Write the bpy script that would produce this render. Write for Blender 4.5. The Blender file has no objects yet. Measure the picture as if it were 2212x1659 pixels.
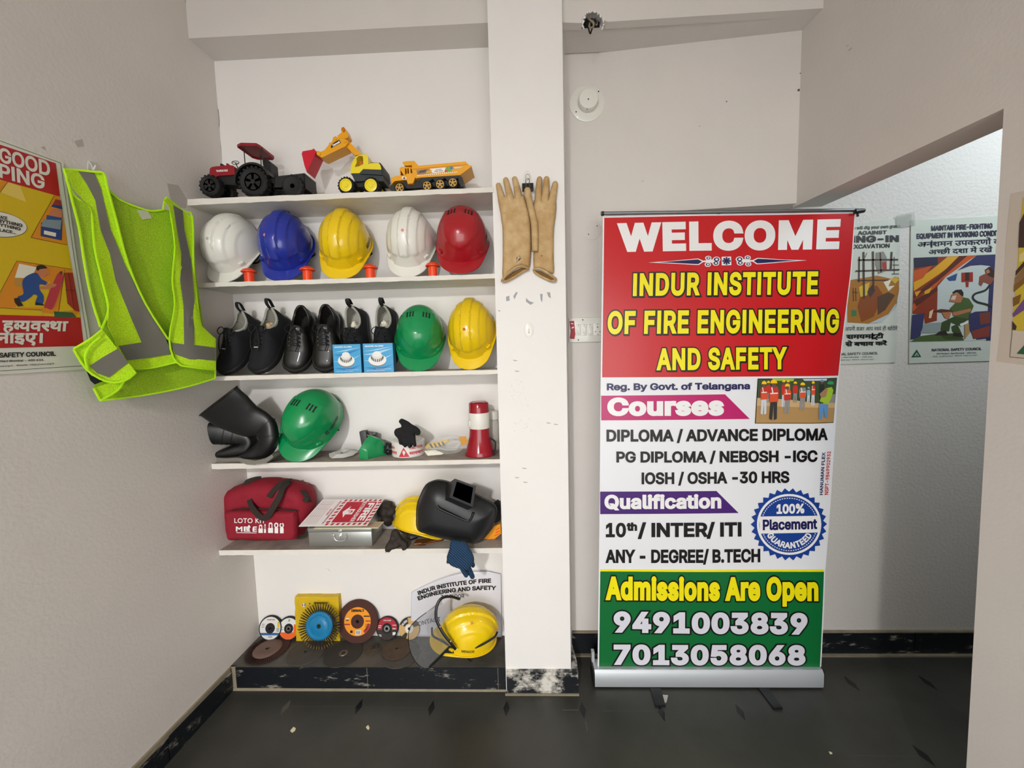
import bpy, bmesh, math, random, os
from mathutils import Vector as V, Matrix as MX
from mathutils.geometry import tessellate_polygon, delaunay_2d_cdt
from mathutils import noise as NZ
random.seed(7)
PI = math.pi
SC = bpy.context.scene
COL = SC.collection

# ------------------------------------------------------------------ camera
W, H, FOC = 2212, 1659, 850.0
EYE = V((0, 0, 1.41))
YAW, PITCH, ROLL = -0.0331, -0.0798, -0.0247
_f = V((math.sin(YAW) * math.cos(PITCH), math.cos(YAW) * math.cos(PITCH), math.sin(PITCH)))
_r = V((math.cos(YAW), -math.sin(YAW), 0))
_u = _r.cross(_f)
CR = _r * math.cos(ROLL) + _u * math.sin(ROLL)
CU = -_r * math.sin(ROLL) + _u * math.cos(ROLL)
CF = _f
cam = bpy.data.cameras.new('camera'); camo = bpy.data.objects.new('camera', cam); COL.objects.link(camo)
cam.sensor_width = 36; cam.lens = FOC / W * 36; cam.clip_start = .02
camo.matrix_world = MX(((CR.x, CU.x, -CF.x, EYE.x), (CR.y, CU.y, -CF.y, EYE.y), (CR.z, CU.z, -CF.z, EYE.z), (0, 0, 0, 1)))
SC.camera = camo

# ------------------------------------------------------------------ light and exposure
SC.view_settings.view_transform = 'Standard'; SC.view_settings.look = 'None'
SC.view_settings.exposure = 0.08; SC.view_settings.gamma = 1; SC.view_settings.use_curve_mapping = False
wd = bpy.data.worlds.new('world'); SC.world = wd; wd.use_nodes = True
wd.node_tree.nodes['Background'].inputs[0].default_value = (1.0, .995, .985, 1)
wd.node_tree.nodes['Background'].inputs[1].default_value = 4.1
def area(name, loc, aim, sx, sy, power, colr, spread=84):
    l = bpy.data.lights.new(name, 'AREA'); l.shape = 'RECTANGLE'; l.size = sx; l.size_y = sy; l.energy = power; l.color = colr
    o = bpy.data.objects.new(name, l); COL.objects.link(o); o.location = loc
    l.spread = math.radians(spread); o.rotation_euler = (V(aim) - V(loc)).to_track_quat('-Z', 'Y').to_euler(); return o
area('room_lamp', (-.72, -2.3, 2.42), (-.45, 1.6, -.1), .16, .16, 17, (1, .985, .96))
area('passage_daylight', (2.35, .9, 2.6), (1.9, 1.75, 1.9), .5, .5, 9.5, (.82, .93, 1), 140)

# ------------------------------------------------------------------ helpers
def ray(px, py):
    return CR * ((px - W / 2) / FOC) + CU * ((H / 2 - py) / FOC) + CF
class Plane:                                     # a real surface in the room: o = point on it, n = its normal towards the room
    def __init__(s, o, n): s.o = V(o); s.n = V(n).normalized()
    def P(s, px, py, lift=0.0):
        d = ray(px, py); t = (s.o + s.n * lift - EYE).dot(s.n) / d.dot(s.n); return EYE + d * t
def PY(y): return Plane((0, y, 0), (0, -1, 0))
def at(px, py, y): return PY(y).P(px, py)
def atz(px, py, z): return Plane((0, 0, z), (0, 0, 1)).P(px, py)
def lin(c): return c / 12.92 if c <= .04045 else ((c + .055) / 1.055) ** 2.4
def hexc(h):
    h = h.lstrip('#'); return tuple(lin(int(h[i:i + 2], 16) / 255) for i in (0, 2, 4)) + (1,)
MATS = {}
def mat(key, colr, rough=.5, metal=0, bump=0, bscale=200, mottle=0, mscale=6, col2=None, spec=.5, coat=0, alpha=1, bdist=.002):
    m = bpy.data.materials.new(key); m.use_nodes = True; nt = m.node_tree; N = nt.nodes; L = nt.links
    b = N['Principled BSDF']; c = hexc(colr) if isinstance(colr, str) else colr
    b.inputs['Base Color'].default_value = c; b.inputs['Roughness'].default_value = rough; b.inputs['Metallic'].default_value = metal
    b.inputs['Specular IOR Level'].default_value = spec; b.inputs['Coat Weight'].default_value = coat; b.inputs['Alpha'].default_value = alpha
    tc = N.new('ShaderNodeTexCoord')
    if mottle:
        n = N.new('ShaderNodeTexNoise'); n.inputs['Scale'].default_value = mscale; n.inputs['Detail'].default_value = 6; n.inputs['Roughness'].default_value = .6
        L.new(tc.outputs['Object'], n.inputs['Vector'])
        r = N.new('ShaderNodeValToRGB'); r.color_ramp.elements[0].position = .35; r.color_ramp.elements[1].position = .68
        r.color_ramp.elements[0].color = hexc(col2) if col2 else tuple(x * (1 - mottle) for x in c[:3]) + (1,)
        r.color_ramp.elements[1].color = c
        L.new(n.outputs['Fac'], r.inputs['Fac']); L.new(r.outputs['Color'], b.inputs['Base Color'])
    if bump:
        n = N.new('ShaderNodeTexNoise'); n.inputs['Scale'].default_value = bscale; n.inputs['Detail'].default_value = 4
        L.new(tc.outputs['Object'], n.inputs['Vector'])
        bp = N.new('ShaderNodeBump'); bp.inputs['Strength'].default_value = bump; bp.inputs['Distance'].default_value = bdist
        L.new(n.outputs['Fac'], bp.inputs['Height']); L.new(bp.outputs['Normal'], b.inputs['Normal'])
    MATS[key] = m; return m
def splatter(key, dark, light, scale, lo, hi, rough, stretch=(1, 1, 1)):
    m = mat(key, dark, rough, bump=.25, bscale=120); nt = m.node_tree; N = nt.nodes; L = nt.links
    tc = N.new('ShaderNodeTexCoord'); mp = N.new('ShaderNodeMapping'); mp.inputs['Scale'].default_value = stretch
    n = N.new('ShaderNodeTexNoise'); n.inputs['Scale'].default_value = scale; n.inputs['Detail'].default_value = 10; n.inputs['Roughness'].default_value = .72
    r = N.new('ShaderNodeValToRGB'); r.color_ramp.elements[0].position = lo; r.color_ramp.elements[1].position = hi
    r.color_ramp.elements[0].color = hexc(dark); r.color_ramp.elements[1].color = hexc(light)
    L.new(tc.outputs['Object'], mp.inputs['Vector']); L.new(mp.outputs['Vector'], n.inputs['Vector'])
    L.new(n.outputs['Fac'], r.inputs['Fac']); L.new(r.outputs['Color'], N['Principled BSDF'].inputs['Base Color']); return m
def mk(key):
    if key not in MATS: mat(key, key, .45)      # a plain printed colour named by its hex
    return MATS[key]
TM = {}
class MB:
    def __init__(s): s.bm = bmesh.new(); s.keys = []
    def mi(s, key):
        if key not in s.keys: s.keys.append(key)
        return s.keys.index(key)
    def face(s, pts, key=None):
        vs = [s.bm.verts.new(p) for p in pts]
        f = s.bm.faces.new(vs); f.material_index = s.mi(key) if key else 0; return f
    def poly(s, loops, key):                      # flat polygon with holes
        flat = [p for l in loops for p in l]
        if len(loops) == 1 and len(flat) <= 3: return s.face(flat, key)
        vs = [s.bm.verts.new(p) for p in flat]; k = s.mi(key)
        for t in tessellate_polygon([[V(p) for p in l] for l in loops]):
            try: f = s.bm.faces.new([vs[i] for i in t]); f.material_index = k
            except ValueError: pass
    def loft(s, rings, key, caps=True, closed=True):
        k = s.mi(key); R = [[s.bm.verts.new(p) for p in r] for r in rings]; n = len(R[0])
        for a, b in zip(R, R[1:]):
            for i in range(n if closed else n - 1):
                j = (i + 1) % n
                f = s.bm.faces.new((a[i], a[j], b[j], b[i])); f.material_index = k
        if caps and closed:
            for r in (R[0][::-1], R[-1]):
                f = s.bm.faces.new(r); f.material_index = k
        return R
    def prism(s, loops, d, key, side=None):       # extrude polygon (with holes) along d
        d = V(d); k = s.mi(key); k2 = s.mi(side or key)
        loops = [[V(p) for p in l] for l in loops]
        flat = [p for l in loops for p in l]
        A = [s.bm.verts.new(p) for p in flat]; B = [s.bm.verts.new(p + d) for p in flat]
        for t in tessellate_polygon(loops):
            for S in (A, B):
                f = s.bm.faces.new([S[i] for i in t]); f.material_index = k if S is A else k2
        o = 0
        for l in loops:
            for i in range(len(l)):
                j = (i + 1) % len(l)
                f = s.bm.faces.new((A[o + i], A[o + j], B[o + j], B[o + i])); f.material_index = k2
            o += len(l)
    def box(s, c, sz, key, rot=None, bev=0):
        c = V(c); hx, hy, hz = sz[0] / 2, sz[1] / 2, sz[2] / 2; k = s.mi(key)
        P = [V((x, y, z)) for x in (-hx, hx) for y in (-hy, hy) for z in (-hz, hz)]
        if rot is not None: P = [rot @ p for p in P]
        vs = [s.bm.verts.new(c + p) for p in P]; fs = []
        for q in ((0, 1, 3, 2), (4, 6, 7, 5), (0, 4, 5, 1), (2, 3, 7, 6), (0, 2, 6, 4), (1, 5, 7, 3)):
            f = s.bm.faces.new([vs[i] for i in q]); f.material_index = k; fs.append(f)
        if bev:
            es = list({e for f in fs for e in f.edges})
            r = bmesh.ops.bevel(s.bm, geom=es, offset=bev, segments=2, affect='EDGES', profile=.5)
            for f in r['faces']: f.material_index = k
    def lathe(s, prof, key, o=(0, 0, 0), ax=(0, 0, 1), n=32, caps=True, keyf=None):
        ax = V(ax).normalized(); e1 = ax.orthogonal().normalized(); e2 = ax.cross(e1); o = V(o)
        rings = [[o + ax * z + (e1 * math.cos(2 * PI * i / n) + e2 * math.sin(2 * PI * i / n)) * max(r, 1e-5) for i in range(n)] for r, z in prof]
        return s.loft(rings, key, caps)
    def tube(s, pts, r, key, n=8, closed=False, flat=1.0, up=None):
        pts = [V(p) for p in pts]; rings = []; prev = None; m = len(pts)
        for i, p in enumerate(pts):
            t = (pts[(i + 1) % m] - pts[i - 1]) if closed else (pts[min(i + 1, m - 1)] - pts[max(i - 1, 0)])
            t.normalize()
            a = (V(up) if up is not None else (prev if prev is not None else t.orthogonal()))
            a = a - t * a.dot(t)
            a = a.normalized() if a.length > 1e-6 else t.orthogonal().normalized()
            prev = a; b = t.cross(a); rr = r[i] if isinstance(r, (list, tuple)) else r
            rings.append([p + a * rr * flat * math.cos(2 * PI * k / n) + b * rr * math.sin(2 * PI * k / n) for k in range(n)])
        if closed: rings.append(rings[0])
        s.loft(rings, key, caps=not closed)
    def ball(s, c, r, key, rot=None, nu=20, nv=12, lo=-PI / 2, hi=PI / 2):
        c = V(c); rings = []
        for j in range(nv + 1):
            a = lo + (hi - lo) * j / nv; ring = []
            for i in range(nu):
                b = 2 * PI * i / nu
                p = V((r[0] * max(math.cos(a), 1e-4) * math.cos(b), r[1] * max(math.cos(a), 1e-4) * math.sin(b), r[2] * math.sin(a)))
                ring.append(c + (rot @ p if rot is not None else p))
            rings.append(ring)
        s.loft(rings, key)
    def build(s, name, parent=None, smooth=30, label=None, world=True, weld=False, recalc=True, clean=True):
        if weld: bmesh.ops.remove_doubles(s.bm, verts=s.bm.verts, dist=1e-5)
        if recalc: bmesh.ops.recalc_face_normals(s.bm, faces=s.bm.faces)
        if parent is not None and world: s.bm.transform(TM[parent.name].inverted())
        me = bpy.data.meshes.new(name); s.bm.to_mesh(me); s.bm.free()
        for k in s.keys: me.materials.append(mk(k))
        if smooth:
            me.shade_smooth()
            if smooth < 180: me.set_sharp_from_angle(angle=math.radians(smooth))
        o = bpy.data.objects.new(name, me); COL.objects.link(o); TM[o.name] = TM[parent.name].copy() if (parent is not None) else MX()
        if parent is not None: o.parent = parent
        if label: o['label'] = label
        return o
def tag(o, label, cat, group=None):
    o['label'] = label; o['category'] = cat; o['kind'] = 'thing'
    if group: o['group'] = group
    return o
def thing(name, label, cat, loc=(0, 0, 0), rot=None, group=None):
    o = bpy.data.objects.new(name, None); COL.objects.link(o); o.empty_display_size = .05
    m = MX.Translation(V(loc)) @ (rot.to_4x4() if rot is not None else MX()); o.matrix_world = m; TM[o.name] = m
    return tag(o, label, cat, group)
def struct(mb, name, **k):
    o = mb.build(name, **k); o['kind'] = 'structure'; return o
def dup(root, mw, label, group=None):
    r = root.copy(); COL.objects.link(r); r.matrix_world = mw; TM[r.name] = mw; r['label'] = label
    if group: r['group'] = group
    for ch in list(root.children):
        c = ch.copy(); COL.objects.link(c); c.parent = r
        for g in ch.children:
            d = g.copy(); COL.objects.link(d); d.parent = c
    return r
def basis(x, y, z): return MX((x, y, z)).transposed()
def rotx(a): return MX.Rotation(a, 3, 'X')
def roty(a): return MX.Rotation(a, 3, 'Y')
def rotz(a): return MX.Rotation(a, 3, 'Z')
def pz(px, pts, y): return [at(a, b, y) for a, b in pts]

# ------------------------------------------------------------------ lettering from Blender's own fonts
FD = os.path.join(bpy.utils.resource_path('LOCAL'), 'datafiles', 'fonts')
FONTS = {}
def font(key):
    if key not in FONTS:
        try: FONTS[key] = bpy.data.fonts.load(os.path.join(FD, {'s': 'Inter.woff2', 'h': 'NotoSansDevanagari-Regular.woff2'}[key]))
        except Exception: FONTS[key] = None
    return FONTS[key]
GL = {}
def _splines(fkey, body):
    c = bpy.data.curves.new('letter', 'FONT')
    f = font(fkey) if fkey != 'b' else None
    if f: c.font = f
    c.body = body
    o = bpy.data.objects.new('letter', c); COL.objects.link(o)
    cu = o.to_curve(bpy.context.evaluated_depsgraph_get()); out = []
    for sp in cu.splines:
        bp = sp.bezier_points; pts = []; n = len(bp)
        for i in range(n):
            a, b = bp[i], bp[(i + 1) % n]; p0, p1, p2, p3 = a.co, a.handle_right, b.handle_left, b.co
            d = (p3 - p0).length; dev = max((p1 - p0.lerp(p3, .333)).length, (p2 - p0.lerp(p3, .667)).length)
            st = 1 if dev < .012 * max(d, .02) else 4
            for k in range(st):
                t = k / st; u = 1 - t
                q = p0 * u ** 3 + p1 * 3 * u * u * t + p2 * 3 * u * t * t + p3 * t ** 3
                if not pts or (pts[-1][0] - q.x) ** 2 + (pts[-1][1] - q.y) ** 2 > 1e-8: pts.append((q.x, q.y))
        if len(pts) > 2: out.append(pts)
    o.to_curve_clear(); bpy.data.objects.remove(o); bpy.data.curves.remove(c)
    return out
def glyph(fk, ch):
    if (fk, ch) == ('s', 'I') and (fk, ch) not in GL:      # a plain bar, as in the signs' lettering
        h = max(p[1] for l in glyph(fk, 'H')[0] for p in l); GL[(fk, ch)] = ([[(.12 * h, 0), (.25 * h, 0), (.25 * h, h), (.12 * h, h)]], .37 * h)
    if (fk, ch) not in GL:
        bar = GL.get((fk, '|bar'))
        if bar is None:
            s = _splines(fk, '|'); bar = min(p[0] for l in s for p in l); GL[(fk, '|bar')] = bar
        s = _splines(fk, ch + '|') if ch != ' ' else None
        if ch == ' ':
            s = _splines(fk, 'n n|'); e = _splines(fk, 'nn|')
            GL[(fk, ch)] = ([], max(p[0] for l in s for p in l) - max(p[0] for l in e for p in l)); return GL[(fk, ch)]
        xs = [max(p[0] for p in l) for l in s]; k = xs.index(max(xs)); adv = min(p[0] for p in s[k]) - bar
        GL[(fk, ch)] = ([l for i, l in enumerate(s) if i != k], adv)
    return GL[(fk, ch)]
def sarea(l): return sum(l[i - 1][0] * l[i][1] - l[i][0] * l[i - 1][1] for i in range(len(l))) / 2
def clipx(l, xm):
    o = []
    for i in range(len(l)):
        a, b = l[i - 1], l[i]
        if (a[0] < xm) != (b[0] < xm):
            t = (xm - a[0]) / (b[0] - a[0]); o.append((xm, a[1] + (b[1] - a[1]) * t))
        if b[0] < xm: o.append(b)
    return o
def embolden(l, d):
    n = len(l); o = []
    for i in range(n):
        a, p, b = V(l[i - 1]), V(l[i]), V(l[(i + 1) % n])
        e, g = (p - a), (b - p)
        if e.length < 1e-7 or g.length < 1e-7: o.append(tuple(p)); continue
        e.normalize(); g.normalize(); n1, n2 = V((e.y, -e.x)), V((g.y, -g.x)); m = n1 + n2
        k = 1 + n1.dot(n2); m = m / max(k, .35)
        o.append(tuple(p + m * d))
    return o
def inside(p, l):
    c = False; x, y = p
    for i in range(len(l)):
        (x1, y1), (x2, y2) = l[i - 1], l[i]
        if (y1 > y) != (y2 > y) and x < (x2 - x1) * (y - y1) / (y2 - y1) + x1: c = not c
    return c
TRI = {}
def letter_tris(fk, ch, half, bold):
    """vertices and triangles of one emboldened letter (non-zero winding fill), and its advance"""
    key = (fk, ch, half, round(bold, 4))
    if key in TRI: return TRI[key]
    cs, adv = glyph(fk, ch)
    if half:
        cs = [c for c in (clipx(l, adv - .185) for l in cs) if len(c) > 2]; adv -= .165
    vv, tt = [], []
    if cs:
        big = max(cs, key=lambda l: abs(sarea(l))); cs = cs if sarea(big) > 0 else [l[::-1] for l in cs]
        if bold: cs = [embolden(l, bold) for l in cs]
        vs, es = [], []
        for l in cs:
            o = len(vs); n = len(l); vs += [V(p) for p in l]; es += [(o + i, o + (i + 1) % n) for i in range(n)]
        ov, oe, of, _, _, _ = delaunay_2d_cdt(vs, es, [], 0, 1e-6)
        def wind(x, y):
            w = 0
            for l in cs:
                for i in range(len(l)):
                    (x1, y1), (x2, y2) = l[i - 1], l[i]
                    if (y1 <= y) != (y2 <= y):
                        s_ = (x2 - x1) * (y - y1) - (x - x1) * (y2 - y1)
                        if y2 > y1 and s_ > 0: w += 1
                        elif y2 < y1 and s_ < 0: w -= 1
            return w
        for f in of:
            c = sum((ov[i] for i in f), V((0, 0))) / len(f)
            if wind(c.x, c.y) != 0: tt.append(tuple(f))
        vv = [tuple(p) for p in ov]
    TRI[key] = (vv, tt, adv); return TRI[key]
def layout(s, fk='s', bold=0.0, track=0.0):
    """letters of a line of text as (offset, vertices, triangles), in em units; a '~' after a Devanagari letter makes its half form"""
    X = 0; out = []; i = 0
    while i < len(s):
        ch = s[i]; half = i + 1 < len(s) and s[i + 1] == '~'; i += 2 if half else 1
        vv, tt, adv = letter_tris(fk, ch, half, bold)
        if tt: out.append((X, vv, tt))
        X += adv + track
    return out
CAP = {}
def capital(fk):                                  # height of a capital (for Devanagari: of the head line)
    if fk not in CAP: CAP[fk] = max(p[1] for l in glyph(fk, 'न' if fk == 'h' else 'H')[0] for p in l)
    return CAP[fk]
def text(mb, s, fn, key, fk='s', bold=0.0, track=0.0, grow=0.0, cap=None):
    """fn(u,v) -> point; u runs 0..1 over the ink, v 0 at the baseline and 1 at capital height"""
    base = layout(s, fk, bold, track)
    xs = [vv[i][0] + X for X, vv, tt in base for f in tt for i in f]; x0, x1 = min(xs), max(xs); c = capital(fk)
    k = mb.mi(key)
    for X, vv, tt in (layout(s, fk, bold + grow, track) if grow else base):
        used = {i for f in tt for i in f}
        vm = {i: mb.bm.verts.new(fn((vv[i][0] + X - x0) / (x1 - x0), (vv[i][1] + bold) / (c + 2 * bold))) for i in used}
        for f in tt:
            try: g = mb.bm.faces.new([vm[i] for i in f]); g.material_index = k
            except ValueError: pass
def quadfn(P, q, lift, sh=(0, 0)):               # q: pixels BL, BR, TR, TL on surface P
    def fn(u, v):
        x = (q[0][0] * (1 - u) + q[1][0] * u) * (1 - v) + (q[3][0] * (1 - u) + q[2][0] * u) * v
        y = (q[0][1] * (1 - u) + q[1][1] * u) * (1 - v) + (q[3][1] * (1 - u) + q[2][1] * u) * v
        return P.P(x + sh[0], y + sh[1], lift)
    return fn
def bq(x0, x1, yb0, yt0, yb1=None, yt1=None): return ((x0, yb0), (x1, yb0 if yb1 is None else yb1), (x1, yt0 if yt1 is None else yt1), (x0, yt0))
def paint(mb, P, pts, key, lift): mb.poly([[P.P(x, y, lift) for x, y in pts]], key)
def dens(pts, n):
    o = []
    for i in range(len(pts)):
        a, b = pts[i], pts[(i + 1) % len(pts)]
        for k in range(n): o.append((a[0] + (b[0] - a[0]) * k / n, a[1] + (b[1] - a[1]) * k / n))
    return o
def zz(ox, oy, s): return lambda L: [(ox + x / s, oy + y / s) for x, y in L]   # coordinates read off an enlarged detail
def smoothpts(pts, n=4, closed=True):             # Catmull-Rom through points
    m = len(pts); o = []
    for i in range(m if closed else m - 1):
        g = lambda k: V(pts[k % m]) if closed else V(pts[max(0, min(m - 1, k))])
        p0, p1, p2, p3 = g(i - 1), g(i), g(i + 1), g(i + 2)
        for k in range(n):
            t = k / n
            o.append(.5 * ((2 * p1) + (p2 - p0) * t + (2 * p0 - 5 * p1 + 4 * p2 - p3) * t * t + (3 * p1 - p0 - 3 * p2 + p3) * t ** 3))
    if not closed: o.append(V(pts[-1]))
    return [tuple(p) for p in o]
def sheet2d(loops, cell):
    """triangulated inside of a traced outline (with holes): 2-D points, triangles, distance to the rim"""
    vs, es = [], []
    for l in loops:
        o = len(vs); n = len(l); vs += [V(p) for p in l]; es += [(o + i, o + (i + 1) % n) for i in range(n)]
    segs = [(vs[a], vs[b]) for a, b in es]
    def dist(p):
        m = 9
        for a, b in segs:
            d = b - a; t = max(0, min(1, (p - a).dot(d) / max(d.length_squared, 1e-12))); m = min(m, (p - a - d * t).length)
        return m
    x0, x1 = min(p.x for p in vs), max(p.x for p in vs); y0, y1 = min(p.y for p in vs), max(p.y for p in vs)
    r = random.Random(3); ny = int((y1 - y0) / (cell * .87)) + 1; nx = int((x1 - x0) / cell) + 1
    for j in range(1, ny):
        for i in range(nx + 1):
            p = V((x0 + (i + .5 * (j % 2)) * cell, y0 + j * cell * .87))
            if sum(inside(p, l) for l in loops) % 2 == 1 and dist(p) > cell * .45: vs.append(p)
    ov, oe, of, _, _, _ = delaunay_2d_cdt(vs, es, [], 2 if len(loops) > 1 else 1, 1e-7)
    ov = [V(p) for p in ov]
    return ov, of, [dist(p) for p in ov]
def paintd(mb, P, pts, key, lift, cell=14):       # the same, cut fine enough to follow a wavy sheet
    ov, of, _ = sheet2d([pts], cell); k = mb.mi(key); vs = [mb.bm.verts.new(P.P(p.x, p.y, lift)) for p in ov]
    for f in of:
        g = mb.bm.faces.new([vs[i] for i in f]); g.material_index = k
def frame_of(P):
    n = P.n; e1 = n.cross(V((0, 0, 1))) * -1 if abs(n.z) < .9 else V((1, 0, 0))
    e1.normalize(); e2 = n.cross(e1); return e1, e2
def plane2d(P, pts, lift=0):
    e1, e2 = frame_of(P); o = P.o
    return [((P.P(x, y, lift) - o).dot(e1), (P.P(x, y, lift) - o).dot(e2)) for x, y in pts]
def pillow(mb, P, pts, key, th, R=None, cell=.008, lift=0.0, disp=None, back=1.0, holes=(), pw=.5):
    """soft solid: traced outline on plane P, swelling to half thickness th towards the middle"""
    e1, e2 = frame_of(P); R = R or th
    loops = [plane2d(P, l, lift) for l in (pts,) + tuple(holes)]
    ov, of, dd = sheet2d(loops, cell); k = mb.mi(key); A = []; B = []
    for p, d in zip(ov, dd):
        q = min(d / R, 1); t = th * (max(1 - (1 - q) ** 2, 0)) ** pw
        w = P.o + P.n * lift + e1 * p.x + e2 * p.y
        o = disp(p.x, p.y, q) if disp else 0
        A.append(mb.bm.verts.new(w + P.n * (t + o)))
        B.append(A[-1] if d < 1e-6 else mb.bm.verts.new(w - P.n * (t * back - o)))
    for f in of:
        for S in (A, B[:]):
            try: g = mb.bm.faces.new([S[i] for i in (f if S is A else f[::-1])]); g.material_index = k
            except ValueError: pass
def cloth(mb, P, pts, key, cell, disp, th=.0012, holes=()):
    """thin sheet on plane P, lifted towards the room by disp(x, y)"""
    e1, e2 = frame_of(P); loops = []
    for l in (pts,) + tuple(holes):
        L = []
        for q in l:
            p = plane2d(P, [q])[0]; p = plane2d(P, [q], disp(*p))[0]; L.append(plane2d(P, [q], disp(*p))[0])
        loops.append(L)
    ov, of, dd = sheet2d(loops, cell); k = mb.mi(key); A = []; B = []
    for p, d in zip(ov, dd):
        w = P.o + e1 * p.x + e2 * p.y; o = disp(p.x, p.y)
        A.append(mb.bm.verts.new(w + P.n * (o + th))); B.append(mb.bm.verts.new(w + P.n * o))
    cnt = {}
    for f in of:
        for i in range(len(f)):
            e = (f[i - 1], f[i]); cnt[e] = 1
        g = mb.bm.faces.new([A[i] for i in f]); g.material_index = k
        g = mb.bm.faces.new([B[i] for i in f[::-1]]); g.material_index = k
    for a, b in list(cnt):
        if (b, a) not in cnt:
            g = mb.bm.faces.new((A[b], A[a], B[a], B[b])); g.material_index = k

def settle(root, x=None, z=None, yb=None, yf=None):
    """move a thing so that it stands on z, touches the wall behind it at yb (or starts at yf) and is centred on x"""
    T = TM[root.name]; P = []
    for c in root.children_recursive:
        if c.type == 'MESH':
            st = max(1, len(c.data.vertices) // 4000)
            P += [T @ c.data.vertices[i].co for i in range(0, len(c.data.vertices), st)]
    d = V((0, 0, 0))
    if x is not None: d.x = x - (min(p.x for p in P) + max(p.x for p in P)) / 2
    if z is not None: d.z = z - min(p.z for p in P)
    if yb is not None: d.y = yb - max(p.y for p in P)
    if yf is not None: d.y = yf - min(p.y for p in P)
    m = MX.Translation(d) @ T; root.matrix_world = m; TM[root.name] = m
    for c in root.children_recursive: TM[c.name] = m
    return root
def sstep(a, b, x):
    t = max(0, min(1, (x - a) / (b - a))); return t * t * (3 - 2 * t)
# ------------------------------------------------------------------ surfaces of the room
mat('plaster', '#d8d2cc', .72, bump=.22, bscale=90, mottle=.04, mscale=3, bdist=.003)
mat('plaster_rough', '#ded8d2', .72, bump=.3, bscale=95, mottle=.04, mscale=4, bdist=.003)
mat('plaster_bright', '#e9e6e2', .65, bump=.12, bscale=120, mottle=.03, mscale=3)
mat('plaster_dapple', '#d9d4cd', .6, bump=.45, bscale=75, bdist=.005)
mat('shelf_paint', '#e2ddd3', .6, bump=.2, bscale=150, mottle=.10, mscale=14)
mat('shelf_dust', '#b1a79c', .8, bump=.2, bscale=150, mottle=.3, mscale=9, col2='#857b71')
mat('stone_floor', '#403f3a', .42, bump=.12, bscale=60, mottle=.25, mscale=2.6, col2='#2f2e2a')
mat('stone_plinth', '#56524a', .55, bump=.2, bscale=80, mottle=.3, mscale=9, col2='#3d3a34')
mat('inlay_black', '#0c0d0e', .25)
mat('grout', '#6f6a5e', .7); mat('grout_dim', '#524e45', .6)
mat('cement', '#8f8570', .85, bump=.4, bscale=120, mottle=.25, mscale=20)
splatter('black_skirting', '#14181d', '#b9b4a6', 9, .58, .70, .35, (1, 1, 3.2))
splatter('black_skirting_white', '#14181d', '#d6d2c8', 11, .47, .60, .35, (1, 1, 1.5))
XLW, ALW = -1.2845, .0322
XRW, ARW = 1.1252, -.0827
YF, YN, YW = 1.534, 1.7213, 1.7465
XP0, XP1 = -.1066, .1637
SZ = [2.0303, 1.713, 1.345, .9885, .6218]
ZP = .1043
def xl(y): return XLW + ALW * (y - YF)
def xr(y): return XRW + ARW * (y - YF)
LW = Plane((XLW, YF, 0), (1, -ALW, 0)); RW = Plane((XRW, YF, 0), (-1, ARW, 0))
FW = PY(YW); NW = PY(YN); PF = PY(YF)
ZC = 3.05; YB0 = -2.6
def wall(name, pts, d, key):
    m = MB(); m.prism([pts], d, key); return struct(m, name, smooth=0)
# floor with black diamond inlays and thin joints
m = MB(); m.box((.75, -.4, -.05), (4.3, 4.6, .1), 'stone_floor')
for px, py in ((617, 1528), (775, 1527), (932, 1530), (1094, 1530), (1259, 1534), (1429, 1540), (1599, 1538)):
    c = atz(px, py, 0)
    m.poly([[c + V((dx, dy, .0006)) for dx, dy in ((-.0125, 0), (0, -.036), (.0125, 0), (0, .036))]], 'inlay_black' if px != 617 else 'grout_dim')
for px, py in ((1840, 1477), (2004, 1475), (1995, 1632)):
    c = atz(px, py, 0)
    m.poly([[c + V((dx, dy, .0006)) for dx, dy in ((-.014, 0), (.003, -.038), (.014, 0), (-.003, .038))]], 'inlay_black')
def joint(a, b, w=.0016, key='grout_dim'):
    a, b = atz(*a, 0), atz(*b, 0); t = (b - a).normalized(); q = V((-t.y, t.x, 0)) * w / 2; z = V((0, 0, .0004))
    m.poly([[a - q + z, b - q + z, b + q + z, a + q + z]], key)
joint((630, 1526), (768, 1527)); joint((785, 1528), (925, 1529)); joint((1215, 1534), (1250, 1534), .002, 'grout'); joint((1300, 1536), (1415, 1536))
joint((1257, 1512), (1256, 1498)); joint((1265, 1558), (1269, 1580), .0016, 'grout'); joint((1096, 1510), (1096, 1497)); joint((786, 1510), (790, 1492)); joint((941, 1508), (944, 1492))
joint((1778, 1414), (1821, 1458)); joint((1934, 1418), (1982, 1458)); joint((1862, 1484), (1935, 1484)); joint((1845, 1632), (1985, 1634))
struct(m, 'floor', smooth=0)
m = MB(); m.box((.75, -.4, ZC + .05), (4.3, 4.6, .1), 'plaster'); struct(m, 'ceiling', smooth=0)
# left wall, slightly splayed
wall('wall_left', [(xl(YB0), YB0, 0), (xl(1.9), 1.9, 0), (xl(1.9), 1.9, ZC), (xl(YB0), YB0, ZC)], (-.12, 0, 0), 'plaster_rough')
# niche back, far wall
m = MB(); m.box(((xl(YN) + XP0) / 2, YN + .06, ZC / 2), (abs(xl(YN)) - abs(XP0) + .06, .12, ZC), 'plaster_bright'); struct(m, 'wall_niche', smooth=0)
m = MB(); m.box((1.65, YW + .06, ZC / 2), (3.2, .12, ZC), 'plaster_dapple'); struct(m, 'wall_far', smooth=0)
# pillar: its right flank is not quite square
xb = at(1223, 480, YW).x
wall('wall_pillar', [(XP0, YF, 0), (XP1, YF, 0), (xb + .002, YW + .005, 0), (XP0, YW + .005, 0)], (0, 0, ZC), 'plaster_bright')
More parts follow.
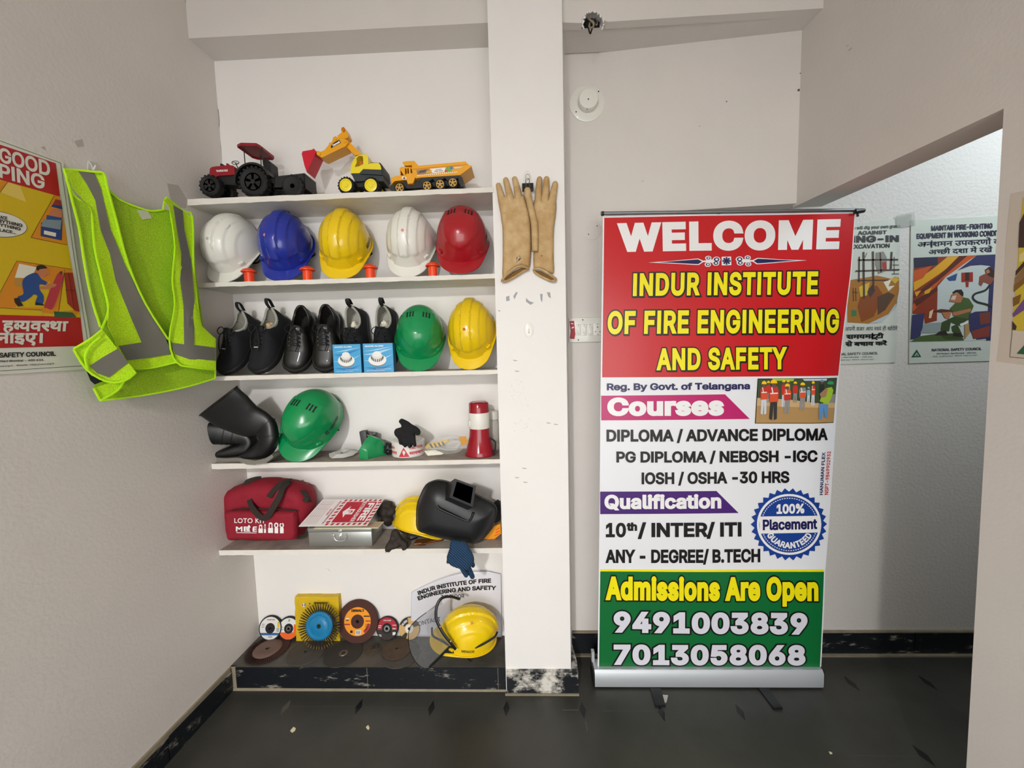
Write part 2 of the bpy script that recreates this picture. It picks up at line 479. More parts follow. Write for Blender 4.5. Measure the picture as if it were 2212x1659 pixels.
# beams over the niche and over the bay; upper panel of the bay runs out of true
zb = 2.6633; m = MB(); m.box(((xl(1.6) + XP0) / 2, 1.68, (zb + ZC) / 2), (abs(xl(1.6)) - abs(XP0) + .05, .16, ZC - zb), 'plaster'); struct(m, 'trim_1', smooth=0)
ZL = 1.983
m = MB(); hole = [at(x, y, 1.581) for x, y in ((1262, 60), (1258, 44), (1266, 32), (1280, 28), (1294, 34), (1300, 50), (1294, 66))]
zb2 = 2.638; xa, xc = xb - .05, xr(1.55) + .03
top = [V((xa, 1.581, ZC)), V((xc, 1.581, ZC)), V((xc, 1.581, zb2))]
m.prism([top + [at(x, y, 1.581) for x, y in ((1312, 47), (1303, 42), (1298, 32), (1283, 24), (1268, 27), (1261, 40), (1258, 50))] + [V((xa, 1.581, zb2))]], (0, .034, 0), 'plaster')
m.box(((xa + xc) / 2, 1.678, (zb2 + ZC) / 2), (xc - xa, .126, ZC - zb2), 'plaster')
struct(m, 'trim_2', smooth=0)
m = MB(); m.prism([[(xb - .01, YW + .01, ZL), (xb - .01, YW - .0005, ZL), (.33, YW - .0005, ZL), (xr(1.68), 1.68, ZL), (xr(1.68) + .02, YW + .01, ZL)]], (0, 0, ZC - ZL), 'plaster')
m.prism([[(xb - .01, YW + .01, 0), (xb - .01, YW - .0005, 0), (.33, YW - .0005, 0), (.33, YW + .01, 0)]], (0, 0, ZL), 'plaster'); bmesh.ops.remove_doubles(m.bm, verts=m.bm.verts, dist=1e-5)
struct(m, 'wall_bay', smooth=0)
# right wall with its corner opening
zr = 1.9652; T = .115
m = MB()
jy = 1.026
a = [(xr(YB0), YB0, 0), (xr(jy) - .004, jy - .02, 0), (xr(jy) - .003, jy + .006, zr), (xr(1.70), 1.70, zr + .008), (xr(1.70), 1.70, ZC), (xr(YB0), YB0, ZC)]
m.prism([a], (T, 0, 0), 'plaster'); struct(m, 'wall_right', smooth=0)
wall('wall_lightblock_end', [(2.78, -.9, 0), (2.78, 1.8, 0), (2.78, 1.8, ZC), (2.78, -.9, ZC)], (.1, 0, 0), 'plaster')  # unseen end wall, added to keep world light out of the passage
wall('wall_lightblock_side', [(1.38, -.9, 0), (2.8, -.9, 0), (2.8, -.9, ZC), (1.38, -.9, ZC)], (0, -.1, 0), 'plaster')  # also unseen, added to block world light behind the right wall
wall('wall_fill_lintel', [(xl(YB0), YB0, 1.95), (xr(YB0) + T, YB0, 1.95), (xr(YB0) + T, YB0, ZC), (xl(YB0), YB0, ZC)], (0, -.12, 0), 'plaster')  # unseen lintel behind the camera, added to cut fill on the upper walls
# shelves: five painted slabs let into the left wall and the pillar
SL = ['white painted slab shelf, topmost, carrying three toy vehicles', 'white painted slab shelf carrying a row of five hard hats and orange caps',
      'white painted slab shelf carrying black shoes, blue boxes and two hard hats', 'dusty white slab shelf carrying rubber boots, a green hard hat and a megaphone',
      'dusty white slab shelf, lowest, carrying the red bag and steel toolbox']
rr = random.Random(5)
for i, z in enumerate(SZ):
    m = MB(); th = .0165; xs0, xs1 = xl(YF) - .03, XP0 + .004; n = 40
    k = 'shelf_paint'; dz = [(.0012 * rr.random(), .003 * rr.random()) for _ in range(n + 1)]
    yf = YF + (.0 if i else -.006)
    xx = [xs0 + (xs1 - xs0) * j / n for j in range(n + 1)]
    rings = []
    for j, x in enumerate(xx):
        d, e = dz[j]; s = .004 * (1 - j / n) if i in (0, 3) else 0
        if i == 4: s = .003
        rings.append([V((x, yf + d, z - d)), V((x, yf + d, z - th - s * 1.5 - e * .7)), V((x, YN + .01, z - th)), V((x, YN + .01, z))])
    R_ = m.loft(rings, k)
    if i >= 3:
        for f in m.bm.faces:
            if all(abs(v.co.z - z) < .0016 for v in f.verts): f.material_index = m.mi('shelf_dust')
    o = m.build('shelf', smooth=25); tag(o, SL[i], 'shelf', 'built-in shelves of the niche')
# plinth below the niche, baseboards
m = MB(); yp = 1.5348; x0 = at(510, 1465, yp).x; x1 = XP0
m.box(((xl(YN) - .02 + x1) / 2, (yp + .004 + YN) / 2 + .005, ZP / 2), (x1 - xl(YN) + .02, YN - yp + .006, ZP), 'stone_plinth')
m.prism([[(x0, yp, .0), (x1 + .006, yp, 0), (x1 + .006, yp, ZP - .002), (x0, yp, ZP - .002)]], (0, .008, 0), 'black_skirting')
m.prism([[(xl(yp) - .01, yp + .001, .0), (x0, yp + .001, 0), (x0, yp + .001, ZP), (xl(yp) - .01, yp + .001, ZP)]], (0, .008, 0), 'cement')
a = atz(796, 1440, 0).x
for px in (794, 1076): m.box((at(px, 1470, yp).x, yp - .0004, ZP / 2), (.0022, .001, ZP - .004), 'grout')
m.prism([[(xl(yp) - .01, yp - .004, .0), (x1, yp - .004, 0), (x1, yp, .007), (xl(yp) - .01, yp, .01)]], (0, .004, 0), 'cement')
struct(m, 'trim_3', smooth=0)
m = MB(); xe = at(1249, 1470, 1.517).x
m.prism([[(x1 + .004, 1.517, 0), (xe, 1.517, 0), (xe + .002, 1.58, 0), (xe - .012, YW, 0), (x1 + .004, 1.56, 0)]], (0, 0, ZP - .004), 'black_skirting_white')
m.box(((x1 + xe) / 2, 1.515, .004), (xe - x1 + .006, .006, .008), 'cement')
struct(m, 'trim_4', smooth=0)
m = MB()
for ya, yb in ((YB0, .62), (.624, 1.24), (1.244, 1.532)):
    m.prism([[(xl(ya) - .001, ya, 0), (xl(yb) - .001, yb, 0), (xl(yb) - .001, yb, .086), (xl(ya) - .001, ya, .09)]], (.011, 0, 0), 'black_skirting')
m.prism([[(xl(YB0), YB0, .088), (xl(1.53), 1.53, .084), (xl(1.53), 1.53, .104), (xl(YB0), YB0, .104)]], (.009, 0, 0), 'cement')
struct(m, 'baseboard_left', smooth=0)
m = MB(); zt = at(1500, 1367, YW - .012).z; x = xb
for b in (.95, 1.735, 2.4, 3.1):
    m.box(((x + b) / 2, YW - .006, zt / 2 - .003), (b - x - .004, .012, zt - .006), 'black_skirting'); x = b
m.box(((xb + 3.1) / 2, YW - .005, zt + .001), (3.1 - xb, .014, .007), 'cement'); m.box(((xb + 3.1) / 2, YW - .012, .003), (3.1 - xb, .03, .006), 'cement')
struct(m, 'baseboard_far', smooth=0)
# ------------------------------------------------------------------ roll-up banner
mat('vinyl_red', '#c3151c', .32, bump=.04, bscale=25, bdist=.01); mat('vinyl_white', '#e6e7ea', .34, bump=.04, bscale=25, bdist=.01); mat('vinyl_green', '#0b6a33', .34)
mat('ink_white', '#ecebea', .34); mat('ink_yellow', '#f2e40c', .34); mat('ink_black', '#0f0d0d', .36); mat('ink_navy', '#1c1a52', .36)
mat('ink_magenta', '#bb1466', .34); mat('ink_violet', '#45186e', .34); mat('ink_blue', '#173f8f', .34); mat('ink_grey', '#d9d9e2', .34); mat('ink_red', '#c01a22', .36)
mat('aluminium', '#c3c8cc', .42, .45); mat('aluminium_dull', '#8e9193', .45, .9); mat('plastic_black', '#141414', .4); mat('rubber_black', '#16171a', .55, bump=.1, bscale=300)
BY = 1.572
class Ban(Plane):
    def __init__(s): Plane.__init__(s, (0, BY, 0), (0, -1, 0))
    def P(s, px, py, lift=0.0):
        p = Plane.P(s, px, py, 0); u = (p.x - .3) / .93; v = p.z / 1.9
        d = .002 * math.sin(u * 9 + 1.0) * (.4 + .6 * v) + .0012 * math.sin(v * 12 + u * 3)
        e = max(0, u - .86) / .14; d += .022 * e * e * math.exp(-((v - .62) / .24) ** 2)
        e = max(0, .2 - u) / .2; d += .008 * e * e * math.exp(-((v - .7) / .25) ** 2)
        return V((p.x, p.y + d - lift * 1.6, p.z))
BN = Ban()
LE = [(1302.6, 467), (1298.7, 817), (1297.8, 900), (1293.8, 1230), (1291, 1452)]
RE = [(1849.6, 458), (1843.6, 591), (1822.5, 813.7), (1813.5, 937.3), (1783, 1234), (1773, 1456)]
def edge(E_, y):
    for a, b in zip(E_, E_[1:]):
        if y <= b[1] or b is E_[-1]:
            t = (y - a[1]) / (b[1] - a[1]); return (a[0] + (b[0] - a[0]) * t, y)
ban = thing('rollup_banner', 'tall red white and green roll-up banner reading WELCOME, standing on the floor', 'banner', (.73, 1.6, 0))
m = MB()
def band(y0l, y0r, y1l, y1r, key, n, inset=0.0, lift=0.0):
    nu = 48; G = []
    for j in range(n + 1):
        a = edge(LE, y0l + (y1l - y0l) * j / n); b = edge(RE, y0r + (y1r - y0r) * j / n)
        a = (a[0] + inset, a[1]); b = (b[0] - inset, b[1])
        G.append([BN.P(a[0] + (b[0] - a[0]) * i / nu, a[1] + (b[1] - a[1]) * i / nu, lift) for i in range(nu + 1)])
    k = m.mi(key); VS = [[m.bm.verts.new(p) for p in r] for r in G]
    for j in range(n):
        for i in range(nu):
            f = m.bm.faces.new((VS[j + 1][i], VS[j + 1][i + 1], VS[j][i + 1], VS[j][i])); f.material_index = k
band(467, 458, 1452, 1456, 'vinyl_white', 40)
band(467, 458, 1452, 1456, 'vinyl_white', 40, 0, -.0006)
band(470, 461, 815.5, 812, 'vinyl_red', 16, 3, .0005)
band(1230, 1230.5, 1234.5, 1235, 'ink_yellow', 1, 3, .0005)
band(1234.5, 1235, 1452, 1456, 'vinyl_green', 10, 3, .0005)
def bt(s, q, key, bold, outline=None, ol=.03, shadow=0, track=0.0, lift=.0012, fk='s'):
    if outline:
        text(m, s, quadfn(BN, q, lift - .0004, (shadow, shadow)), outline, fk, bold, track, ol)
        if shadow: text(m, s, quadfn(BN, q, lift - .00045), outline, fk, bold, track, ol)
    text(m, s, quadfn(BN, q, lift), key, fk, bold, track)
def q4(bl, br, tr, tl): return (bl, br, tr, tl)
bt('WELCOME', q4((1335, 544.6), (1813, 538), (1816.5, 473.2), (1332.7, 482.2)), 'ink_white', .050, track=.055)
bt('INDUR INSTITUTE', q4((1366.8, 639.8), (1766, 636), (1768, 586), (1368, 590.7)), 'ink_yellow', .036, 'ink_black', .036, 1.2, .045)
bt('OF FIRE ENGINEERING', q4((1312.5, 721.8), (1816.5, 718.8), (1817.4, 667.5), (1313.8, 672)), 'ink_yellow', .036, 'ink_black', .036, 1.2, .045)
bt('AND SAFETY', q4((1417.7, 800), (1699.8, 797.7), (1699.8, 749.5), (1418, 752.5)), 'ink_yellow', .036, 'ink_black', .036, 1.2, .045)
bt('Reg. By Govt. of Telangana', q4((1311.6, 843.5), (1619.7, 840.8), (1619.7, 826), (1311.6, 828.5)), 'ink_navy', .034)
def bp(L, key, lift=.0006):
    xs_, ys_ = [p[0] for p in L], [p[1] for p in L]
    (paintd(m, BN, dens(L, 10), key, lift, 10) if max(xs_) - min(xs_) > 45 else paint(m, BN, L, key, lift))
bp([(1299.6, 855.3), (1565.7, 851.7), (1619.7, 905), (1299.6, 908.7)], 'ink_magenta')
bt('Courses', q4((1312.5, 899), (1563.9, 897.5), (1563.9, 856), (1312.5, 859.5)), 'ink_white', .05, track=.03)
bp([(1296.6, 1062.3), (1547.2, 1060.3), (1595.3, 1108), (1296.6, 1110.8)], 'ink_violet')
bt('Qualification', q4((1305.7, 1100), (1557.5, 1097.7), (1557.5, 1067), (1305.7, 1069)), 'ink_white', .04, track=.015)
bt('DIPLOMA / ADVANCE DIPLOMA', q4((1310.5, 954.5), (1792.2, 951.7), (1792.2, 925.5), (1310.5, 928.6)), 'ink_black', .033)
bt('PG DIPLOMA / NEBOSH -IGC', q4((1331.6, 999.4), (1767.2, 998.2), (1767.2, 972.8), (1331.6, 975.6)), 'ink_black', .033)
bt('IOSH / OSHA -30 HRS', q4((1385.7, 1046), (1705.5, 1043.2), (1705.5, 1018), (1385.7, 1020.5)), 'ink_black', .033)
bt('HANUMAN FLEX', q4((1779, 1070), (1786, 977.6), (1778, 977.6), (1771.5, 1070)), 'ink_navy', .022)
bt('NSPT-9849902932', q4((1792, 1070), (1800, 976.5), (1791, 976.5), (1783, 1070)), 'ink_red', .018)
bt('10', q4((1308.5, 1160.5), (1352, 1160.2), (1352, 1129.2), (1308.5, 1129.5)), 'ink_black', .035)
bt('th', q4((1353.5, 1146.5), (1376, 1146.3), (1376, 1128), (1353.5, 1128.3)), 'ink_black', .05)
bt('/ INTER/ ITI', q4((1377, 1160), (1601.3, 1158.5), (1601.3, 1127.5), (1377, 1129)), 'ink_black', .035)
bt('ANY - DEGREE/ B.TECH', q4((1307.7, 1216.2), (1641.9, 1214.2), (1641.9, 1185.2), (1307.7, 1187.2)), 'ink_black', .035)
bt('Admissions Are Open', q4((1307.7, 1296.6), (1767, 1297.8), (1767, 1246), (1307.7, 1245)), 'ink_yellow', .048, 'ink_black', .04, 0, .03)
bt('9491003839', q4((1325.6, 1366.6), (1743.3, 1370.5), (1743.3, 1323.6), (1325.6, 1320.8)), 'ink_grey', .046, 'ink_black', .042, 0, .03)
bt('7013058068', q4((1325.6, 1436.2), (1739.3, 1437), (1739.3, 1393), (1325.6, 1392.4)), 'ink_grey', .046, 'ink_black', .042, 0, .03)
# ornament under the welcome line
Z = zz(1280, 440, 3.318)
def mir(L): return [(968 * 2 - x, y - 2 * (x - 968) * -.0145) for x, y in L][::-1]
sp = [(398, 422), (560, 412), (735, 396), (755, 395), (790, 410), (860, 400), (905, 395), (905, 430), (840, 424), (790, 420), (760, 440), (735, 440), (560, 430)]
sn = [(470, 422), (735, 402), (752, 401), (782, 416), (755, 434), (735, 434), (560, 425)]
for f in (lambda L: L, mir):
    bp(Z(f(sp)), 'ink_white', .0008); bp(Z(f(sn)), 'ink_navy', .0012)
    for cx, cy, r in ((826, 392, 13), (822, 438, 13), (885, 402, 17), (880, 428, 15)):
        for rr_, k, l in ((r + 4, 'ink_white', .0014), (r - 2, 'ink_navy', .0018), (r * .45, 'ink_white', .0022)):
            bp(Z(f([(cx + rr_ * 1.35 * math.cos(t * PI / 6), cy + rr_ * math.sin(t * PI / 6)) for t in range(12)])), k, l)
bp(Z([(922, 382), (990, 380), (992, 442), (922, 444)]), 'ink_white', .0014)
for a in range(8):
    c, s_ = math.cos(a * PI / 4), math.sin(a * PI / 4); L = [(957 + 30 * c - 7 * s_, 412 + 27 * s_ + 7 * c), (957 + 30 * c + 7 * s_, 412 + 27 * s_ - 7 * c), (957 + 4 * s_, 412 - 4 * c), (957 - 4 * s_, 412 + 4 * c)]
    bp(Z(L), 'ink_navy', .0018)
# seal
def sc_(r, t, k=1.0): return (1704.7 + r * 1.03 * math.cos(t), 1132.7 + r * .965 * math.sin(t))
N_ = 30
bp([sc_(81 if i % 2 == 0 else 73, i * PI / N_) for i in range(2 * N_)], 'ink_blue', .0008)
def ring(r0, r1, key, lift, n=48, a0=0, a1=2 * PI):
    for i in range(n):
        t0, t1 = a0 + (a1 - a0) * i / n, a0 + (a1 - a0) * (i + 1) / n; bp([sc_(r0, t0), sc_(r0, t1), sc_(r1, t1), sc_(r1, t0)], key, lift)
ring(63, 68, 'ink_white', .0013)
for i in range(72):
    t = i * 2 * PI / 72; bp([sc_(57.5, t), sc_(57.5, t + .045), sc_(59.5, t + .045), sc_(59.5, t)], 'ink_white', .0013)
bp([(1640, 1115.5), (1771, 1114), (1772, 1150), (1641, 1152.5)], 'ink_white', .0017)
bt('100%', q4((1677, 1110), (1737, 1108.5), (1737, 1087.5), (1677, 1089)), 'ink_white', .04, lift=.0021)
bt('Placement', q4((1647, 1145), (1765, 1142.5), (1765, 1120), (1647, 1122)), 'ink_navy', .034, lift=.0023)
def arcfn(r0, r1, a0, a1, lift): return lambda u, v: BN.P(*sc_(r0 + (r1 - r0) * v, a0 + (a1 - a0) * u), lift)
text(m, 'GUARANTEED', arcfn(53.5, 39.5, PI * .86, PI * .145, .0021), 'ink_white', 's', .036, .02)
# photo panel: workers in vests on dry ground
Z = zz(1620, 810, 10.533)
bp(Z([(172, 80), (2068, 70), (1978, 1105), (112, 1105)]), 'ink_black', .0008)
for k in ('#3b4a2c', '#b08a55', '#f2c614', '#c22f22', '#d9502a', '#9fc030', '#e9dfdc', '#8d8a86', '#33302f', '#5a8fc0', '#a5795c', '#2f9a66', '#c9cfd6', '#7fb0bd', '#caa677', '#23302a', '#6d4a3c'): mk(k)
bp(Z([(185, 95), (2050, 85), (1968, 1090), (130, 1090)]), '#b08a55', .0012)
bp(Z([(185, 95), (2050, 85), (2015, 640), (1500, 640), (900, 560), (160, 540)]), '#3b4a2c', .0014)
bp(Z([(1190, 90), (1780, 85), (1760, 130), (1230, 130)]), '#c9cfd6', .0015); bp(Z([(160, 520), (900, 560), (1500, 640), (2012, 640), (2000, 760), (150, 700)]), '#caa677', .0015)
bp(Z([(500, 85), (1000, 85), (980, 140), (520, 130)]), '#9fc030', .0015); bp(Z([(1840, 470), (2010, 440), (2000, 660), (1840, 640)]), '#8d8a86', .0016)
def worker(cx, top, w, h, vest, legs, hat, lift, low=None):
    c = cx; hw = w / 2
    bp(Z([(c - hw * .45, top + h * .52), (c + hw * .5, top + h * .52), (c + hw * .45, top + h * .97), (c + hw * .05, top + h), (c, top + h * .62), (c - hw * .2, top + h), (c - hw * .62, top + h * .97)]), legs, lift)
    bp(Z([(c - hw * .5, top + h * .19), (c + hw * .5, top + h * .18), (c + hw * .72, top + h * .3), (c + hw * .6, top + h * .55), (c - hw * .62, top + h * .56), (c - hw * .7, top + h * .3)]), vest, lift + .00015)
    if low: bp(Z([(c - hw * .5, top + h * .36), (c + hw * .56, top + h * .35), (c + hw * .56, top + h * .55), (c - hw * .56, top + h * .56)]), low, lift + .0003)
    bp(Z([(c - hw * .3, top + h * .08), (c + hw * .3, top + h * .08), (c + hw * .25, top + h * .2), (c - hw * .25, top + h * .2)]), '#6d4a3c', lift + .0003)
    bp(Z([(c - hw * .5, top + h * .1), (c - hw * .36, top + h * .03), (c, top), (c + hw * .36, top + h * .03), (c + hw * .5, top + h * .1)]), hat, lift + .00045)
    if low:
        bp(Z([(c - hw * .5, top + h * .335), (c + hw * .56, top + h * .325), (c + hw * .56, top + h * .355), (c - hw * .5, top + h * .365)]), '#e9dfdc', lift + .0005)
        bp(Z([(c - hw * .36, top + h * .2), (c - hw * .22, top + h * .19), (c - hw * .04, top + h * .34), (c - hw * .2, top + h * .35)]), '#e9dfdc', lift + .0005)
for a in ((410, 130, 150, 500, '#c22f22', '#8d8a86', '#f2c614', .0018), (760, 95, 150, 640, '#c22f22', '#c9cfd6', '#f2c614', .0018), (860, 105, 130, 560, '#8d8a86', '#8d8a86', '#f2c614', .0018),
          (1020, 145, 170, 490, '#c22f22', '#8d8a86', '#f2c614', .0019), (1320, 270, 120, 350, '#7fb0bd', '#c9cfd6', '#7fb0bd', .0019), (310, 130, 240, 770, '#c22f22', '#c9cfd6', '#f2c614', .002, '#d9502a'),
          (1425, 135, 150, 570, '#c22f22', '#c9cfd6', '#f2c614', .002, '#d9502a'), (1640, 100, 180, 560, '#23302a', '#33302f', '#5a8fc0', .002), (1185, 165, 230, 640, '#8d8a86', '#8d8a86', '#f2c614', .0021, '#d9502a'),
          (840, 190, 240, 690, '#d9502a', '#8d8a86', '#f2c614', .0022, '#c22f22'), (530, 95, 330, 930, '#c22f22', '#33302f', '#f2c614', .0024, '#d9502a')): worker(*a)
bp(Z([(1760, 300), (1900, 280), (1950, 360), (1880, 560), (1800, 670), (1580, 600), (1640, 440)]), '#9fc030', .0026)
bp(Z([(1580, 430), (1740, 300), (1790, 320), (1740, 500), (1620, 520)]), '#a5795c', .0028); bp(Z([(1565, 650), (1810, 680), (1790, 980), (1715, 960), (1690, 760), (1640, 1020), (1570, 1000)]), '#5a8fc0', .0027)
bp(Z([(1765, 205), (1800, 150), (1870, 138), (1940, 160), (1950, 215), (1880, 225)]), '#2f9a66', .0029)
m.build('printed_sheet', ban, smooth=40, recalc=False)
# stand
m = MB(); a = at(1285, 1478, 1.548); b = at(1779, 1479, 1.548); zt = at(1500, 1450, 1.548).z
prof = [(1.548, .008), (1.546, .02), (1.547, zt - .012), (1.556, zt), (1.60, zt), (1.625, zt - .01), (1.632, .02), (1.62, .008)]
m.loft([[V((x, y, z)) for y, z in prof] for x in (a.x, b.x)], 'aluminium'); m.build('base_housing', ban, smooth=50)
for x, s_ in ((a.x, -1), (b.x, 1)):
    m = MB(); m.loft([[V((x + s_ * .006, y * 1.0 + (1.588 - y) * .1, z)) for y, z in prof], [V((x, y, z)) for y, z in prof]], 'plastic_black'); m.build('end_cap', ban, smooth=50)
m = MB(); m.box((at(1281, 1440, 1.6).x, 1.605, zt + .02), (.012, .02, .05), 'aluminium'); m.build('clip', ban)
m = MB(); m.tube([at(1298, 461, BY), at(1852, 454, BY)], .0068, 'aluminium_dull', 14); m.build('top_rail', ban)
m = MB(); p0, p1 = at(1846, 457, BY - .004), at(1866, 455, BY + .002)
m.tube([p0, p0.lerp(p1, .6), p1], [.009, .009, .0075], 'plastic_black', 12); m.tube([at(1852, 460, BY), at(1853, 468, BY)], .004, 'plastic_black'); m.build('rail_cap', ban)
m = MB(); p0 = at(1299, 462, BY - .001); m.tube([p0, at(1304, 461, BY - .001)], .0085, 'plastic_black', 12); m.build('rail_cap', ban)
m = MB(); m.tube([(.74, BY + .02, .05), (.76, BY + .016, at(1580, 456, BY).z)], .007, 'aluminium_dull', 10); m.build('pole', ban)
for q in (((1402, 1481), (1425, 1481), (1438, 1528), (1416, 1528)), ((1632, 1481), (1655, 1481), (1691, 1533), (1672, 1534))):
    m = MB(); A = [atz(x, y, .0) for x, y in q]; m.prism([A], (0, 0, .0065), 'plastic_black')
    e = [A[3].lerp(A[0], .02), A[2].lerp(A[1], .02), A[2].lerp(A[1], .12), A[3].lerp(A[0], .12)]
    m.prism([[p + V((0, 0, .0065)) for p in e]], (0, 0, .002), 'rubber_black'); m.build('foot', ban)
m = MB(); m.prism([[atz(x, y, 0) for x, y in ((1431, 1502), (1443, 1503), (1440, 1517), (1436, 1520))]], (0, 0, .003), '#b9b2ac')
tag(m.build('paper_scrap'), 'small white paper scrap on the floor beside the left foot of the banner stand', 'scrap')

# ------------------------------------------------------------------ posters
mat('paper_white', '#dcdcd0', .38); mat('paper_far', '#cfd4c9', .3, bump=.15, bscale=22, bdist=.006)
def poster(name, label, P, paper, key='paper_white', group='safety posters on the walls'):
    m = MB(); m.prism([[P.P(x, y, .0035) for x, y in paper]], P.n * -.003, key); return m
INK = '#15141a'
_nx = [0]
def nx_():                                       # each further layer of ink lies a hair above the last
    _nx[0] += 1; return .00003 * (_nx[0] % 60)
# left wall: good housekeeping poster
_nx[0] = 0; m = poster('poster', '', LW, [(-150, 240), (137, 351), (166, 560), (197, 742), (202, 797), (-150, 818)]); P = LW
def lp(L, key, lift): paint(m, P, L, key, .0035 + lift)
def lt(s, q, key, bold=.0, fk='s', lift=.0013, track=0.0, cap=None): text(m, s, quadfn(P, q, .0035 + lift), key, fk, bold, track, 0, cap)
for k in ('#b31620', '#d3b40e', '#d98a1a', '#e2c65c', '#22498a', '#1d3a78', '#c77a52', '#241c1c', '#b83444', '#9c2c24', '#e6e2cf', '#7d8f98', '#8a4632', '#2d5a34'): mk(k)
def line(L, w, key, lift):
    for a, b in zip(L, L[1:]):
        d = V((b[0] - a[0], b[1] - a[1])); 
        if d.length < 1e-6: continue
        d.normalize(); n_ = V((-d.y, d.x)) * w / 2
        paint(m, P, [(a[0] - n_.x, a[1] - n_.y), (b[0] - n_.x, b[1] - n_.y), (b[0] + n_.x, b[1] + n_.y), (a[0] + n_.x, a[1] + n_.y)], key, .0035 + lift)
line([(-150, 249), (131, 352), (160, 555), (189, 736), (194, 789), (-150, 811)], .9, INK, .0005)
lp([(-150, 262), (120.5, 352.7), (130, 425), (-150, 346)], '#b31620', .0005)
lp([(-150, 346), (130, 425), (148.5, 540), (174, 686), (-150, 672)], '#d3b40e', .0005)
lp([(-150, 672), (174, 686), (181, 747), (-150, 756)], '#b31620', .0005)
lt('GOOD', ((-1, 349.5), (109, 382), (107, 349), (-3, 317)), 'paper_white', .026)
lt('PING', ((-1, 383), (97, 410), (96, 379), (-3, 352)), 'paper_white', .026)
lt('हव~यवस~था', ((5, 716), (146, 715.5), (148, 694), (5, 692)), 'paper_white', .02, 'h', cap=.62)
lt('नाइए।', ((-7, 742), (92, 741), (93, 719.5), (-7, 719)), 'paper_white', .022, 'h', cap=.62)
lt('SAFETY COUNCIL', ((-2, 772.8), (121, 768.7), (120, 759), (-2, 762)), INK, .035)
lt('Navi Mumbai - 400 614.', ((1, 782.3), (96, 779.3), (96, 775), (1, 778)), INK, .02)
lt('erve.org.in    Website : https://nsci.org.in', ((-4, 793), (117, 786.8), (117, 783.5), (-4, 789.5)), INK, .01)
Z = zz(0, 290, 6.142)
lp(Z([(0, 620), (100, 630), (0, 760)]), '#d98a1a', .0008); lp(Z([(110, 635), (270, 690), (350, 900), (10, 770)]), '#e2c65c', .0008); line(Z([(100, 632), (0, 775)]), .8, INK, .0012)
lp(Z([(730, 810), (800, 840), (895, 1465), (410, 1370)]), '#d98a1a', .0008); line(Z([(720, 815), (410, 1370), (895, 1468)]), .9, INK, .0012)
for L, k in (([(740, 860), (810, 880), (830, 1000), (680, 960)], '#1d3a78'), ([(740, 862), (805, 885), (815, 950), (705, 930)], '#9c2c24'), ([(690, 985), (830, 1010), (830, 1120), (640, 1080)], '#22498a'), ([(685, 985), (825, 1015), (825, 1110), (645, 1075)], '#c77a52'),
             ([(620, 1070), (820, 1110), (830, 1200), (610, 1160)], '#22498a'), ([(545, 1170), (830, 1140), (820, 1410), (540, 1350)], '#1d3a78'), ([(580, 1130), (820, 1140), (800, 1265), (540, 1220)], '#7d8f98'), ([(585, 1275), (745, 1310), (740, 1360), (582, 1325)], '#e6e2cf')): lp(Z(L), k, .001 + nx_())
el = [(-40 + 395 * math.cos(t), 1190 + 165 * math.sin(t) + 110 * math.cos(t) * .45) for t in [i * PI / 16 for i in range(32)]]
lp(Z([(x * 1.015, 1190 + (y - 1190) * 1.04) for x, y in el]), INK, .0008); lp(Z(el), 'paper_white', .0012)
for s, q in (('ACE', ((0, 1120), (98, 1140), (98, 1095), (0, 1075))), ('RYTHING', ((-20, 1170), (297, 1232), (297, 1190), (-20, 1122))), ('YTHING', ((-5, 1220), (275, 1280), (275, 1236), (-5, 1180))), ('LACE..', ((-5, 1290), (205, 1325), (200, 1285), (-5, 1248)))):
    lt(s, tuple(Z(q)), INK, .03, lift=.0018)
Z = zz(0, 540, 5.926)
lp(Z([(215, 140), (915, 245), (1015, 800), (960, 850), (0, 740), (-100, 700), (0, 560)]), '#d98a1a', .0007); line(Z([(-60, 660), (215, 140), (915, 245)]), .8, INK, .0011)
lp(Z([(300, 520), (640, 400), (600, 740), (200, 735)]), '#d3b40e', .0009); lp(Z([(830, 260), (760, 790), (940, 770)]), '#d3b40e', .0009); line(Z([(830, 250), (750, 780)]), .8, INK, .0012)
lp(Z([(245, 175), (470, 220), (400, 360), (190, 355)]), '#e6e2cf', .0011); lp(Z([(185, 355), (330, 365), (280, 475), (190, 465)]), '#b98a3a', .0011)
lp(Z([(0, 745), (540, 775), (535, 845), (0, 830)]), '#d3b40e', .0011); line(Z([(0, 742), (540, 772)]), .8, INK, .0013); lp(Z([(690, 785), (930, 800), (980, 860), (700, 860)]), '#2d5a34', .0011)
lp(Z(smoothpts([(460, 290), (330, 340), (285, 420), (300, 560), (225, 600), (290, 665), (400, 600), (430, 570), (480, 590), (455, 670), (545, 690), (560, 590), (510, 510), (510, 440), (590, 450), (600, 410), (530, 370)], 3)), '#22498a', .0015)
lp(Z([(180, 620), (240, 610), (270, 665), (300, 715), (230, 725), (190, 670)]), '#241c1c', .0016); lp(Z([(455, 665), (550, 690), (570, 712), (450, 705)]), '#241c1c', .0016)
lp(Z(smoothpts([(475, 245), (500, 330), (560, 345), (590, 310), (625, 315), (630, 290), (590, 240), (540, 225)], 3)), '#c77a52', .0018); lp(Z(smoothpts([(465, 250), (475, 205), (540, 190), (600, 220), (590, 235), (510, 245), (495, 265)], 3)), '#241c1c', .002)
lp(Z([(590, 430), (690, 430), (730, 440), (700, 475), (600, 465)]), '#c77a52', .0019); lp(Z([(500, 470), (640, 455), (700, 470), (620, 500), (510, 500)]), '#c77a52', .002)
